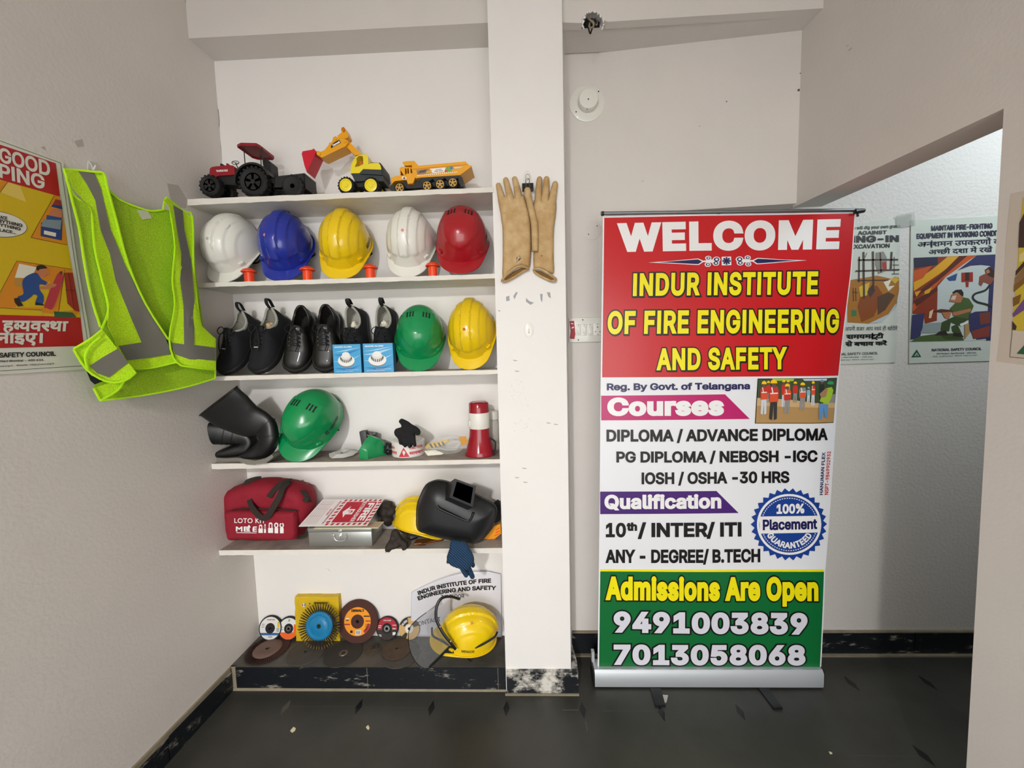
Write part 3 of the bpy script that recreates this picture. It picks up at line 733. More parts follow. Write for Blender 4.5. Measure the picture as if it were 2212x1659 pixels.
lp(Z(smoothpts([(735, 310), (805, 330), (790, 440), (680, 740), (600, 740), (570, 700)], 3)), '#b83444', .0017); lp(Z([(760, 300), (775, 270), (800, 275), (795, 320)]), '#5b3030', .0018)
lp(Z([(820, 290), (930, 290), (1020, 790), (960, 780), (870, 690)]), '#9c2c24', .0016); line(Z([(880, 300), (950, 760)]), .7, '#241c1c', .002); line(Z([(840, 510), (970, 520)]), .9, '#241c1c', .0022); line(Z([(823, 292), (868, 690)]), .7, '#241c1c', .002)
tag(m.build('poster', smooth=0, recalc=False), 'yellow and red housekeeping poster on the left wall behind the hi-vis vest', 'poster', 'safety posters on the walls')

# far wall: cave-in poster behind the banner
P = FW; _nx[0] = 0; m = poster('poster', '', FW, [(1700, 486), (1848, 483), (1930, 472), (1946, 478), (1935, 783), (1700, 791)], 'paper_far')
for k in ('#59402f', '#a8702c', '#8a4a22', '#d6b13a', '#4b3c34', '#3f7a4a', '#b9c0c4', '#a83a2a', '#e4ddc8'): mk(k)
lt('you will dig your own grave', ((1833, 496.5), (1945, 491.5), (1945, 484.5), (1833, 489.5)), INK, .02)
lt('AGAINST', ((1853, 507.8), (1915.7, 505.5), (1915.7, 497.5), (1853, 499)), INK, .03)
lt('ING-IN', ((1841, 524.3), (1942, 522.5), (1942, 508), (1841, 509.3)), INK, .05, track=.03)
lt('EXCAVATION', ((1838, 537.5), (1922, 534.8), (1922, 526), (1838, 528.5)), INK, .03)
lt('अपनी कबर आप स~वयं ही खोदेंगे', ((1826, 715), (1939, 713), (1939, 706), (1826, 707)), INK, .0, 'h', cap=.62)
lt('समय िमट्टी', ((1828, 732.5), (1909.5, 730.5), (1909.5, 721.5), (1828, 723)), INK, .03, 'h', cap=.62)
lt('से बचाव करें', ((1826, 748.5), (1916.6, 745.7), (1916.6, 737.5), (1826, 739)), INK, .03, 'h', cap=.62)
lt('NATIONAL SAFETY COUNCIL', ((1790, 768.5), (1896.5, 765.5), (1896.5, 760), (1790, 763)), INK, .015)
lt('Belapur, Navi Mumbai - 400 614.', ((1800, 773.5), (1886, 772), (1886, 769.2), (1800, 770.7)), INK, .01)
lt('Email : nsci@nsci.org.in   Website : www.nsci.org.in', ((1795, 779.5), (1888, 777), (1888, 774.3), (1795, 776.5)), INK, .0)
Z = zz(1820, 450, 5.643)
lp(Z([(60, 880), (420, 820), (600, 860), (640, 830), (690, 850), (690, 1000), (670, 1130), (560, 1290), (420, 1400), (300, 1405), (60, 1390)]), '#a8702c', .0008)
for L, k in (([(240, 1000), (420, 940), (500, 1060), (380, 1320), (230, 1390), (180, 1200)], '#8a4a22'), ([(500, 900), (600, 860), (560, 950), (640, 940), (560, 1010)], '#e4ddc8'), ([(590, 870), (650, 830), (692, 870), (640, 920)], '#d6b13a'), ([(420, 1080), (560, 1020), (640, 1060), (520, 1240), (430, 1300)], '#59402f'),
             ([(110, 1240), (170, 1240), (170, 1310), (110, 1320)], '#3f7a4a'), ([(200, 960), (330, 900), (300, 1060), (220, 1080)], '#d6b13a'), ([(300, 1020), (360, 930), (400, 1000), (340, 1090)], '#4b3c34'), ([(560, 1290), (670, 1130), (690, 1000), (640, 1230), (480, 1390), (320, 1405)], '#b9c0c4'),
             ([(410, 540), (500, 525), (540, 600), (540, 760), (440, 800), (400, 680)], '#8c8a80'), ([(480, 660), (530, 650), (540, 740), (490, 750)], '#a83a2a')): lp(Z(L), k, .0010 + nx_())
for L, w in (([(205, 590), (200, 900)], 3.2), ([(257, 530), (262, 1100)], 4.2), ([(372, 525), (378, 1000)], 4.2), ([(600, 530), (590, 740)], 4), ([(190, 630), (680, 625)], 3.4), ([(160, 765), (695, 748)], 3.2), ([(180, 880), (560, 875)], 2.4), ([(460, 540), (470, 780)], 3), ([(630, 590), (632, 800)], 1.2), ([(610, 690), (690, 690)], 1.2), ([(600, 800), (690, 798)], 1.2), ([(300, 540), (275, 600)], 1), ([(130, 970), (135, 1130)], 1.5), ([(160, 970), (165, 1130)], 1.5), ([(120, 1020), (190, 1030)], 1.2)):
    line(Z(L), w, '#4b3c34', .0016)
tag(m.build('poster', smooth=0, recalc=False), 'pale digging safety poster on the far wall, half hidden behind the banner', 'poster', 'safety posters on the walls')

# far wall: fire-fighting poster
_nx[0] = 0; m = poster('poster', '', FW, [(1968, 476), (2157, 466), (2240, 463), (2225, 777), (1964, 785)], 'paper_far')
NV = '#20203c'
for k in ('#28243f', '#8c3418', '#c9571c', '#e0a21e', '#5a2418', '#c3cac6', '#4a5f2e', '#37491f', '#b4714e', '#3b2620', '#35355f', '#2e4f86', '#9c2c20', '#8f9a98', '#1f5a3a'): mk(k)
lt('MAINTAIN FIRE-FIGHTING', ((2012, 498.7), (2144.3, 493.3), (2144.3, 481.8), (2012, 487.6)), NV, .035)
lt('EQUIPMENT IN WORKING CONDITION', ((1980.4, 516), (2178, 508.8), (2178, 496.2), (1980.4, 504.6)), NV, .035)
lt('अिग~नशमन उपकरणों को', ((1982.7, 533.5), (2172, 526.5), (2172, 515.3), (1982.7, 523.5)), NV, .008, 'h', cap=.62)
lt('अच~छी दशा में रखें', ((2006.6, 549.3), (2144.3, 544), (2144.3, 534), (2006.6, 540)), NV, .008, 'h', cap=.62)
lt('NATIONAL SAFETY COUNCIL', ((2013.2, 758.8), (2120.7, 756), (2120.7, 750.3), (2013.2, 753.3)), NV, .02)
lt('CBD Belapur, Navi Mumbai - 400 614.', ((2023, 765.5), (2110, 763.2), (2110, 760), (2023, 762.3)), NV, .01)
lt('Email : nsci@nsci.org.in   Website : www.nsci.org.in', ((2016, 771.3), (2111, 768), (2111, 765.2), (2016, 768.3)), NV, .0)
lp([(1980.4, 754.7), (1968.5, 771.9), (1990, 771.2)], '#1f5a3a', .0008); lp([(1980.3, 761.5), (1975, 769), (1985, 768.7)], 'paper_far', .0013); lp([(1980.3, 764), (1978, 768.3), (1983, 768)], '#1f5a3a', .0018)
lp([(1973.8, 556.9), (2240, 546.5), (2226, 733), (1966.4, 739)], '#c3cac6', .0006)
Z = zz(1820, 450, 5.643); Y5 = lambda L: [(x, y + 959.3) for x, y in L]   # both enlargements share one scale
for L, k in (([(868, 603), (1160, 592), (1160, 700), (870, 740)], '#28243f'), ([(1160, 592), (1640, 572), (1290, 800), (1160, 950), (1150, 1370), (1000, 1410), (990, 1290), (850, 1290), (868, 730), (1160, 690)], '#8c3418'),
             ([(1280, 590), (1480, 580), (1180, 800), (870, 1010), (868, 900), (1100, 740)], '#e0a21e'), ([(1520, 580), (1630, 573), (1200, 880), (860, 1260), (855, 1180), (1180, 860)], '#c9571c'), ([(1420, 583), (1520, 580), (1150, 900), (870, 1100), (868, 1060), (1180, 820)], '#5a2418'),
             ([(868, 760), (1090, 700), (980, 850), (868, 900)], '#c9571c'), ([(868, 1130), (1150, 960), (1160, 1000), (900, 1200)], '#5a2418'), ([(1000, 1010), (1090, 960), (1060, 1030), (1000, 1050)], '#e0a21e'), ([(880, 1020), (960, 1000), (900, 1080)], '#e0a21e'),
             ([(1640, 572), (1900, 560), (1890, 720), (1780, 700), (1690, 690), (1560, 700), (1400, 760)], '#35355f'), ([(1270, 850), (1400, 790), (1380, 880), (1300, 885)], '#2e4f86'),
             ([(1450, 785), (1590, 778), (1590, 895), (1450, 900)], '#9c2c20'), ([(1495, 782), (1545, 780), (1545, 880), (1495, 882)], '#3b2620'), ([(1500, 890), (1540, 890), (1535, 960), (1505, 960)], '#9c2c20'),
             ([(1670, 830), (1730, 800), (1800, 790), (1860, 850), (1800, 930), (1720, 900), (1690, 950), (1660, 930)], '#8a4a3a'), ([(1735, 750), (1790, 710), (1850, 760), (1850, 850), (1790, 830), (1745, 790)], '#3b2620'), ([(1745, 760), (1780, 740), (1800, 780), (1760, 800)], '#b4714e')): lp(Z(L), k, .0008 + nx_())
hose = smoothpts([(1800, 930), (1740, 1000), (1620, 1040), (1590, 1090), (1640, 1140), (1750, 1170), (1830, 1200)], 5, False); line(Z(hose), 4.2, '#2a302c', .0020)
for L, k in (([(850, 340), (1000, 320), (980, 470), (940, 630), (830, 640)], '#35355f'), ([(1000, 445), (1200, 430), (1180, 560), (950, 560), (985, 480)], '#8f9a98'), ([(940, 600), (1150, 570), (1450, 560), (1480, 650), (830, 665)], '#4a5f2e'), ([(1180, 575), (1420, 560), (1460, 640), (1250, 640)], '#37491f'),
             ([(1450, 120), (1540, 140), (1600, 230), (1570, 300), (1540, 400), (1400, 420), (1310, 260), (1380, 190)], '#4a5f2e'), ([(1360, 360), (1540, 390), (1430, 470), (1320, 430), (1300, 540), (1195, 530), (1210, 430)], '#37491f'), ([(1330, 480), (1400, 450), (1450, 560), (1400, 590), (1340, 540)], '#37491f'),
             ([(1180, 540), (1260, 530), (1290, 590), (1120, 590)], '#2a201a'), ([(1350, 560), (1440, 560), (1480, 610), (1350, 600)], '#2a201a'),
             ([(1330, 90), (1440, 60), (1470, 130), (1440, 190), (1380, 190), (1300, 175), (1320, 130)], '#b4714e'), ([(1345, 60), (1380, 35), (1450, 30), (1475, 70), (1470, 120), (1440, 100), (1400, 60), (1350, 85)], '#2a201a'), ([(1340, 110), (1390, 100), (1370, 160), (1320, 150)], '#d9c4ad'),
             ([(1340, 310), (1560, 260), (1570, 295), (1400, 345), (1350, 350)], '#b4714e'), ([(1210, 310), (1330, 300), (1300, 390), (1250, 380)], '#b4714e'), ([(1085, 298), (1200, 268), (1330, 280), (1350, 300), (1200, 310)], '#5a2c18'), ([(1060, 300), (1110, 270), (1080, 380), (1050, 380)], '#e0c9a0'),
             ([(1540, 330), (1620, 300), (1800, 290), (1810, 620), (1640, 640), (1545, 520)], '#35355f'), ([(1670, 320), (1800, 300), (1800, 440), (1680, 460)], '#7c3c30'), ([(1570, 540), (1800, 470), (1790, 600), (1600, 630)], '#8a3a30'), ([(1490, 450), (1540, 440), (1550, 560), (1490, 640)], '#b08a55'), ([(1430, 450), (1540, 410), (1530, 440), (1440, 480)], '#dfe2dc')): lp(Z(Y5(L)), k, .0012 + nx_())
lp([(2140, 560), (2240, 550), (2226, 733), (2130, 736)], '#35355f', .0009)
tag(m.build('poster', smooth=0, recalc=False), 'fire-fighting equipment poster on the far wall seen through the opening, beside the wall edge', 'poster', 'safety posters on the walls')
# tape patch between the two far posters
m = MB(); mat('clear_tape', '#c9cec6', .15, alpha=.35); m.prism([[FW.P(x, y, .0065) for x, y in ((1935, 466), (1975, 458), (1978, 486), (1938, 492))]], (0, -.0004, 0), 'clear_tape')
tag(m.build('tape_strip', smooth=0), 'strip of clear sticky tape between the tops of the two far posters', 'tape')
# right wall: poster at the frame's right edge
P = RW; _nx[0] = 0; m = poster('poster', '', RW, [(2184, 418), (2300, 396), (2300, 800), (2152, 781), (2162, 700), (2174, 512)], '#c9bfb2')
for k in ('#c9b43a', '#7c5a24', '#3f2c2a', '#6a4a86', '#e0d08a', '#8a6a48'): mk(k)
lp([(2209.7, 427), (2300, 412), (2300, 722), (2186.5, 713)], '#c9b43a', .0006)
Z = zz(2090, 180, 2.592)
for L, k in (([(290, 780), (330, 700), (330, 920), (284, 920)], '#3f2c2a'), ([(265, 1090), (330, 1010), (330, 1080), (300, 1120), (262, 1130)], '#8a6a48'), ([(270, 1050), (330, 980), (330, 1010), (268, 1080)], '#3f2c2a'), ([(260, 1130), (330, 1080), (330, 1110), (258, 1170)], '#7c5a24'),
             ([(252, 1290), (330, 1190), (330, 1260), (256, 1310)], '#6a4a86'), ([(250, 1330), (275, 1360), (270, 1382), (249, 1380)], '#3f2c2a'), ([(290, 960), (330, 930), (330, 990), (288, 1000)], '#e0d08a'), ([(255, 1200), (300, 1180), (290, 1230), (256, 1250)], '#7c5a24')): lp(Z(L), k, .0010 + nx_())
line([(2186.5, 713), (2181, 771), (2300, 782)], 1.0, INK, .0006); lp([(2213, 745), (2196, 764), (2235, 768)], '#1f5a3a', .0008)
tag(m.build('poster', smooth=0, recalc=False), 'yellow picture poster on the near right wall, cut off by the right picture edge', 'poster', 'safety posters on the walls')
# ------------------------------------------------------------------ hard hats
def shell_mat(k, c, r=.28): mat(k, c, r, coat=.3, bump=.03, bscale=60)
shell_mat('hat_white', '#e3e2d8', .3); shell_mat('hat_blue', '#1c2f9a', .22); shell_mat('hat_yellow', '#e8c40c', .22); shell_mat('hat_red', '#a3141f', .27); shell_mat('hat_green', '#078a4d', .25)
mat('webbing_black', '#121214', .75); mat('print_black', '#171412', .5); mat('dot_pink', '#d98a86', .5); mat('slot_dark', '#15100e', .7); mat('dot_red', '#c0392b', .5)
HA, HB, HC = .099, .124, .136
def hat_r(th, ph, vent):
    """point of the outer shell: th round the head (0 = front), ph up from the rim"""
    cx, cy = math.sin(th), -math.cos(th)
    e = .82
    x = HA * cx * math.cos(ph) ** e; y = HB * cy * math.cos(ph) ** e; z = HC * math.sin(ph) ** .95
    n = V((x / HA ** 2, y / HB ** 2, z / HC ** 2)).normalized(); el = z / HC; ax = abs(x); h = 0
    if not vent:
        h = (.0075 * sstep(.019, .0145, ax) + .0045 * sstep(.050, .046, ax) + .0032 * sstep(.077, .073, ax)) * sstep(.27, .40, el)
        if y < 0: h = max(h, .0062 * sstep(.33, .29, el) * sstep(.057, .052, ax + el * .07))
    else:
        if y < .03:
            d = el - (.36 + 4.2 * math.sqrt(ax * ax + .009 ** 2) - .04); h = .0045 * sstep(0, .05, d) * sstep(.075, .05, ax) * sstep(.95, .8, el)
        h += .005 * sstep(.13, .07, el) * sstep(.03, .06, ax)
    return V((x, y, z)) + n * h
def hard_hat(label, key, vent=False, group='hard hats', sticker=None, logo=None, extra=None, rim=.007, brim=.040):
    t = thing('hard_hat', label, 'hard hat', group=group)
    m = MB(); NT, NP = 96, 34; rings = []
    def br(th): return rim + brim * sstep(.22, .72, math.cos(th))
    def rimpt(th, w, dz):
        e = min(w, rim); k = max(0, w - rim)
        return V(((HA + e) * math.sin(th) * (1 - k * 2.2 * abs(math.sin(th))), -(HB + e) * math.cos(th) - k, dz))
    T_ = [2 * PI * i / NT for i in range(NT)]
    rings.append([rimpt(a, -.006, .004) for a in T_])
    rings.append([rimpt(a, br(a) - .001, -.30 * br(a) - .0015 + .004 * math.sin(a) ** 2) for a in T_])
    rings.append([rimpt(a, br(a), -.30 * br(a) + .0005 + .004 * math.sin(a) ** 2) for a in T_])
    rings.append([rimpt(a, br(a) - .001, -.30 * br(a) + .0024 + .004 * math.sin(a) ** 2) for a in T_])
    rings.append([rimpt(a, br(a) * .5, -.13 * br(a) + .0022 + .003 * math.sin(a) ** 2) for a in T_])
    for j in range(NP):
        ph = PI / 2 * (j + .15) / NP; rings.append([hat_r(a, ph, vent) for a in T_])
    rings.append([V((0, 0, HC + (.0075 + .0045 + .003 if not vent else 0)))] * NT)
    m.loft(rings, key, caps=False)
    rings = [[rimpt(a, -.006, .004) for a in T_]] + [[hat_r(a, PI / 2 * j / 8, True) * .94 for a in T_] for j in range(1, 8)] + [[V((0, 0, HC * .94))] * NT]
    m.loft(rings, key, caps=False)
    m.build('shell', t, smooth=38, world=False, weld=True)
    for s_ in (-1, 1):
        m = MB(); p = hat_r(s_ * .86, .10, True); n = V((p.x / HA ** 2, p.y / HB ** 2, 0)).normalized(); tt = V((0, 0, 1)).cross(n); up = V((0, 0, 1))
        m.box(p + n * .002 + up * .003, (.021, .009, .011), key, basis(tt, n, up), .0015); m.build('slot_cover', t, smooth=40, world=False)
    m = MB(); Rg = [V((.084 * math.sin(a), -.098 * math.cos(a), 0)) for a in T_[::4]]
    m.loft([[p + V((0, 0, z)) for p in Rg] + [p * .96 + V((0, 0, z)) for p in Rg[::-1]] for z in (-.022, .004)], 'webbing_black'); m.build('headband', t, smooth=40, world=False)
    m = MB(); m.tube([(.086, .02, -.004), (.095, .01, -.03), (.06, -.0, -.052), (0, -.01, -.06), (-.06, 0, -.052), (-.094, .01, -.03), (-.086, .02, -.004)], .004, 'webbing_black', 6, flat=.35); m.build('chin_strap', t, smooth=40, world=False)
    def on(th, ph, lift=.0008):
        p = hat_r(th, ph, vent); n = V((p.x / HA ** 2, p.y / HB ** 2, p.z / HC ** 2)).normalized(); return p + n * lift, n
    if sticker:
        m = MB(); p, n = on(*sticker[:2], .0012); u = n.orthogonal().normalized(); w = n.cross(u)
        m.prism([[p + (u * math.cos(a) + w * math.sin(a)) * .0058 for a in [i * PI / 9 for i in range(18)]]], n * -.003, sticker[2]); m.build('sticker', t, smooth=0, world=False)
    if vent:
        for s_ in (-1, 1):
            for i in range(3):
                m = MB(); L = []
                for (du, dv) in ((-.5, 0), (.5, .0), (.34, .55), (.5, 1), (-.5, 1), (-.34, .5)):
                    x = s_ * (.020 + i * .0115 + du * .006); y = -.012 + dv * .026; q = min(.999, math.hypot(x / HA, y / HB)); L.append(hat_r(math.atan2(x / HA, -y / HB), math.acos(q ** (1 / .82)), True) + V((0, 0, .0016)))
                m.prism([L], (0, 0, -.006), 'slot_dark'); m.build('vent_slot', t, smooth=0, world=False)
    if logo:
        m = MB(); s, th0, th1, p0, p1, sq = logo
        def fn(u, v): return on(th0 + (th1 - th0) * u, p0 + (p1 - p0) * v, .0009)[0]
        text(m, s, fn, 'print_black', 's', .02)
        if sq:
            d = (th1 - th0); c0, w = th0 - d * .30, d * .2
            def f2(u, v): return on(c0 + w * u, p0 + (p1 - p0) * (v * 1.3 - .15), .0009)[0]
            for a, b, c_, e in ((0, 0, 1, .2), (0, .8, 1, 1), (0, .2, .2, .8), (.8, .2, 1, .8), (.4, .4, .6, .6)):
                m.face([f2(a, b), f2(c_, b), f2(c_, e), f2(a, e)], 'print_black')
        m.build('printed_logo', t, smooth=0, world=False)
    return t
def lean(t=22, roll=0, yaw=0):
    t, roll, yaw = map(math.radians, (t, roll, yaw))
    return rotz(yaw) @ basis(V((1, 0, 0)), V((0, math.sin(t), math.cos(t))), V((0, -math.cos(t), math.sin(t)))) @ rotz(roll)
def put(t, R, px, py, z, yb=YN - .001, ypl=1.6, sc=1.0, yf=None, dx=0):
    m = R.to_4x4() @ MX.Scale(sc, 4); t.matrix_world = m; TM[t.name] = m
    for c in t.children: TM[c.name] = m
    settle(t, at(px, py, ypl).x + dx, z + .0003, None if yf is not None else yb, yf); return t
h = hard_hat('white ridged hard hat at the left end of the row, beside the blue one', 'hat_white', sticker=(.1, 1.05, '#b9b6aa')); put(h, lean(36, -10, 0), 497, 540, SZ[1], sc=.98)
h = hard_hat('blue ridged hard hat in the row between a white and a yellow one', 'hat_blue', sticker=(-.3, 1.05, 'dot_pink'), logo=('HEAPRO', 1.35, 1.95, .16, .26, False)); put(h, lean(36, -2, 8), 611, 540, SZ[1], sc=.99)
h = hard_hat('yellow ridged hard hat in the middle of the row on the second shelf', 'hat_yellow', logo=('MENSOR', 1.35, 1.85, .16, .28, False)); put(h, lean(36, -6, 8), 740, 535, SZ[1], sc=.985)
h = hard_hat('white ridged hard hat in the row beside the red one', 'hat_white', sticker=(.05, 1.1, 'dot_pink')); put(h, lean(36, -4, 4), 883, 528, SZ[1], sc=.97)
h = hard_hat('dark red vented hard hat at the right end of the row beside the pillar', 'hat_red', vent=True, logo=('KARAM', 1.3, 1.9, .2, .32, False)); put(h, lean(42, -3, 5), 997, 520, SZ[1], sc=1.03)
h = hard_hat('green vented hard hat between the blue boxes and the yellow hat', 'hat_green', vent=True, logo=('VENITEX', 1.35, 1.9, .22, .32, True)); put(h, lean(40, -4, 12), 904, 730, SZ[2], sc=.98, yb=YN-.003)
h = hard_hat('yellow ridged hard hat at the right end of the shoe shelf', 'hat_yellow', sticker=(-.02, 1.08, 'dot_red')); put(h, lean(33, 0, -4), 1017, 720, SZ[2], sc=.98)
h = hard_hat('green vented hard hat leaning beside the black rubber boots', 'hat_green', vent=True, logo=('VENITEX', 1.35, 1.9, .22, .32, True)); put(h, lean(36, -24, 12), 669, 925, SZ[3], sc=1.07)
# orange caps standing between the hats
mat('cap_orange', '#ee4a1c', .4, bump=.03)
m = MB(); pr = [(.0, 0), (.0165, 0), (.0165, .030), (.0155, .0385), (.0185, .040), (.0285, .0395), (.0285, .0425), (.022, .050), (.012, .0545), (0, .0555)]
m.lathe(pr, 'cap_orange', n=28)
for a in range(8): m.box((.0165 * math.cos(a * PI / 4), .0165 * math.sin(a * PI / 4), .0185), (.002, .0025, .036), 'cap_orange', rotz(a * PI / 4))
cap = m.build('rebar_cap', smooth=40); caps = ('white', 'blue', 'yellow', 'white')
for i, (px, py, lab) in enumerate(((538, 608, 'orange mushroom cap standing between the left white hat and the blue hat'), (664, 607, 'orange mushroom cap standing between the blue and the yellow hat'),
                                   (800, 602, 'orange mushroom cap standing right of the yellow hat on the second shelf'), (935, 594, 'orange mushroom cap standing between the right white hat and the red hat'))):
    o = cap if i == 0 else cap.copy()
    if i: COL.objects.link(o)
    p = at(px, py, 1.556); o.location = (p.x, 1.5605, SZ[1] + .0003); tag(o, lab, 'cap', 'orange caps between the hard hats')
# ------------------------------------------------------------------ toy vehicles on the top shelf
mat('toy_yellow', '#e9a312', .32, coat=.2); mat('toy_lemon', '#ead52a', .32, coat=.2); mat('toy_red', '#c9122b', .35, coat=.1); mat('toy_maroon', '#8e1420', .35); mat('toy_black', '#111213', .5)
mat('toy_charcoal', '#2a3134', .45); mat('toy_orange', '#c7700f', .4); mat('toy_gold', '#c79a45', .4, .3); mat('tyre', '#101010', .7, bump=.1, bscale=300)
def ext(m, pts, Y0, Y1, key, holes=(), side=None):
    m.prism([[at(x, y, Y0) for x, y in pts]] + [[at(x, y, Y0) for x, y in h] for h in holes], (0, Y1 - Y0, 0), key, side)
def pxm(Y, px, py): return (at(px + 1, py, Y) - at(px, py, Y)).length
def tyre_mesh(m, px, py, R, Y0, Y1, lugs=18, rimr=.66, key='tyre', dz=0):
    c = at(px, py, Y0) + V((0, 0, dz)); r = R * pxm(Y0, px, py); w = Y1 - Y0
    pr = [(r * rimr, .004), (r * .82, .0), (r * .95, w * .10), (r, w * .25), (r, w * .75), (r * .95, w * .9), (r * .82, w), (r * rimr, w - .004)]
    m.lathe(pr, key, c, (0, 1, 0), 36)
    for i in range(lugs):
        a = 2 * PI * i / lugs; e = V((math.cos(a), 0, math.sin(a)))
        for s_, o in ((.28, 0), (.72, PI / lugs)):
            e = V((math.cos(a + o), 0, math.sin(a + o))); t = V((-e.z, 0, e.x))
            m.box(c + e * r * .985 + V((0, w * s_, 0)), (r * .1, w * .4, r * .13), key, basis(e, V((0, 1, 0)), t))
    return c, r, w
def hub(m, c, r, k, y=-.001, spokes=0, key2='toy_black', depth=.006):
    if not spokes:
        m.lathe([(0, y), (r * .35, y), (r * .38, y + .002), (r * .72, y + .0025), (r * .78, y), (r, y + .001), (r, y + depth)], k, c, (0, 1, 0), 28)
    else:
        m.lathe([(r, y + .003), (r, y), (r * .84, y), (r * .84, y + .003)], k, c, (0, 1, 0), 28, caps=False)
        m.lathe([(0, y + .0025), (r * .9, y + .0025), (r * .9, y + depth)], key2, c, (0, 1, 0), 24); m.lathe([(0, y - .001), (r * .25, y - .001), (r * .27, y + .003)], k, c, (0, 1, 0), 16)
        for i in range(spokes):
            a = 2 * PI * i / spokes + .3; e = V((math.cos(a), 0, math.sin(a))); t = V((-e.z, 0, e.x))
            m.prism([[c + V((0, y, 0)) + e * r * .15 + t * r * .1, c + V((0, y, 0)) + e * r * .87 + t * r * .17, c + V((0, y, 0)) + e * r * .87 - t * r * .17, c + V((0, y, 0)) + e * r * .15 - t * r * .1]], (0, .003, 0), k)
Z1 = SZ[0]
def to_shelf(t):
    """set the toy down: its wheels meet the shelf"""
    settle(t, None, Z1 + .0004); return t
# tractor with trailer
Z = zz(410, 270, 7.628); Y0, Y1 = 1.553, 1.655
t = thing('toy_tractor', 'black toy tractor with dark red hood and canopy, pulling a black trailer', 'toy', at(545, 425, 1.6)); t.location.z = Z1; t.matrix_world = MX.Translation((at(545, 425, 1.6).x, 1.6, Z1)); TM[t.name] = t.matrix_world.copy()
m = MB(); ext(m, Z([(318, 905), (335, 765), (352, 742), (400, 728), (640, 704), (715, 712), (742, 740), (742, 862), (470, 880), (430, 905)]), Y0 + .022, Y1 - .025, 'toy_maroon'); m.build('hood', t, smooth=30)
m = MB(); ext(m, Z([(505, 712), (500, 685), (520, 675), (552, 690), (560, 712)]), 1.595, 1.612, 'toy_black'); m.build('headlight', t)
m = MB(); ext(m, Z([(604, 712), (604, 672), (630, 676), (632, 712)]), 1.6, 1.61, 'toy_maroon'); m.build('exhaust', t)
m = MB(); ext(m, Z([(430, 905), (480, 868), (800, 850), (1380, 900), (1390, 1000), (820, 1040), (440, 1010)]), Y0 + .03, Y1 - .03, 'toy_black'); ext(m, Z([(250, 940), (470, 960), (470, 1060), (250, 1060)]), Y0 + .02, Y1 - .02, 'toy_black'); m.build('chassis', t)
m = MB(); PFr = PY(Y0 + .0215); text(m, 'TAURUS 510', quadfn(PFr, tuple(Z([(440, 818), (628, 808), (626, 775), (436, 786)])), 0), 'ink_white', 's', .04); m.build('printed_logo', t, smooth=0)
arc = lambda cx, cy, r, a0, a1, n: [(cx + r * math.cos(math.radians(a0 + (a1 - a0) * i / n)), cy - r * math.sin(math.radians(a0 + (a1 - a0) * i / n))) for i in range(n + 1)]
for y in (Y0, Y1 - .04):
    m = MB(); ext(m, Z(arc(1020, 955, 300, 18, 190, 22) + arc(1020, 955, 268, 190, 18, 22)), y, y + .04, 'toy_black'); m.build('fender', t, smooth=40)
m = MB(); c = at(*Z([(755, 665)])[0], 1.60); m.lathe([(.011, -.001), (.0135, 0), (.011, .001)], 'toy_black', c, V((-.35, 0, 1)), 24, caps=False); m.tube([c, at(*Z([(800, 760)])[0], 1.6)], .002, 'toy_black'); m.box(c, (.024, .003, .0015), 'toy_black', roty(.3)); m.build('steering_wheel', t, smooth=40)
m = MB(); ext(m, Z([(1205, 600), (1250, 585), (1335, 660), (1350, 850), (1300, 880), (1225, 800)]), 1.585, 1.63, 'toy_black'); ext(m, Z([(960, 700), (1240, 760), (1240, 860), (960, 860)]), 1.585, 1.63, 'toy_black'); m.build('seat', t)
m = MB(); a, b = at(*Z([(742, 392)])[0], Y0 - .005), at(*Z([(1122, 345)])[0], Y0 - .005)
zc = (a.z + b.z) / 2; ya, yb_ = Y0 - .005, Y1 + .006; xa_, xb_ = a.x, b.x
ch = .014
oc = [(xa_ + ch * 1.6, ya), (xb_ - ch * .4, ya), (xb_, ya + ch), (xb_, yb_ - ch), (xb_ - ch, yb_), (xa_ + ch, yb_), (xa_, yb_ - ch), (xa_, ya + ch)]
cx_, cy_ = (xa_ + xb_) / 2, (ya + yb_) / 2
tr = lambda k, z: [V((cx_ + (x - cx_) * k, cy_ + (y - cy_) * k, z + (x - cx_) * -.06)) for x, y in oc]
m.loft([tr(.9, zc + .001), tr(1, zc - .004), tr(1, zc + .006), tr(.9, zc + .010)], 'toy_maroon'); m.build('canopy', t, smooth=25)
for x, y in ((915, Y0 + .02), (915, Y1 - .02), (1180, Y1 - .02), (1215, Y0 + .02)):
    p = at(*Z([(x, 700)])[0], y); m = MB(); m.tube([p, V((p.x, y, zc + .0005))], .0017, 'toy_black'); m.build('canopy_post', t)
for cx, cy, R, w, lug in ((312, 1030, 166, .036, 16), (1030, 970, 236, .042, 20)):
    for side in (0, 1):
        m = MB(); px, py = Z([(cx, cy)])[0]
        q = at(px, py, Y0); y0 = Y0 - .004 if not side else Y1 + .004 - w; cc = V((q.x, y0, q.z)); pp = (px, py)
        c, r, w_ = tyre_mesh(m, px, py, R / 7.628, Y0 - .004, Y0 - .004 + w, lug, .6)
        if side:
            for v in m.bm.verts: v.co.y += y0 - (Y0 - .004)
            c = V((c.x, y0, c.z))
        o = m.build('wheel', t, smooth=40)
        m = MB(); hub(m, c, r * .62, 'toy_black', .004, 5, 'toy_charcoal', .02); m.build('wheel_hub', o, smooth=40)
m = MB(); yA, yB = Y0 + .012, Y1 - .006
P4 = Z([(1400, 893), (1885, 838), (1905, 1090), (1400, 1100)])
f0 = [at(x, y, yA) for x, y in P4]; th = .004
ext(m, P4, yA, yA + th, 'toy_black'); ext(m, P4, yB - th, yB, 'toy_black')
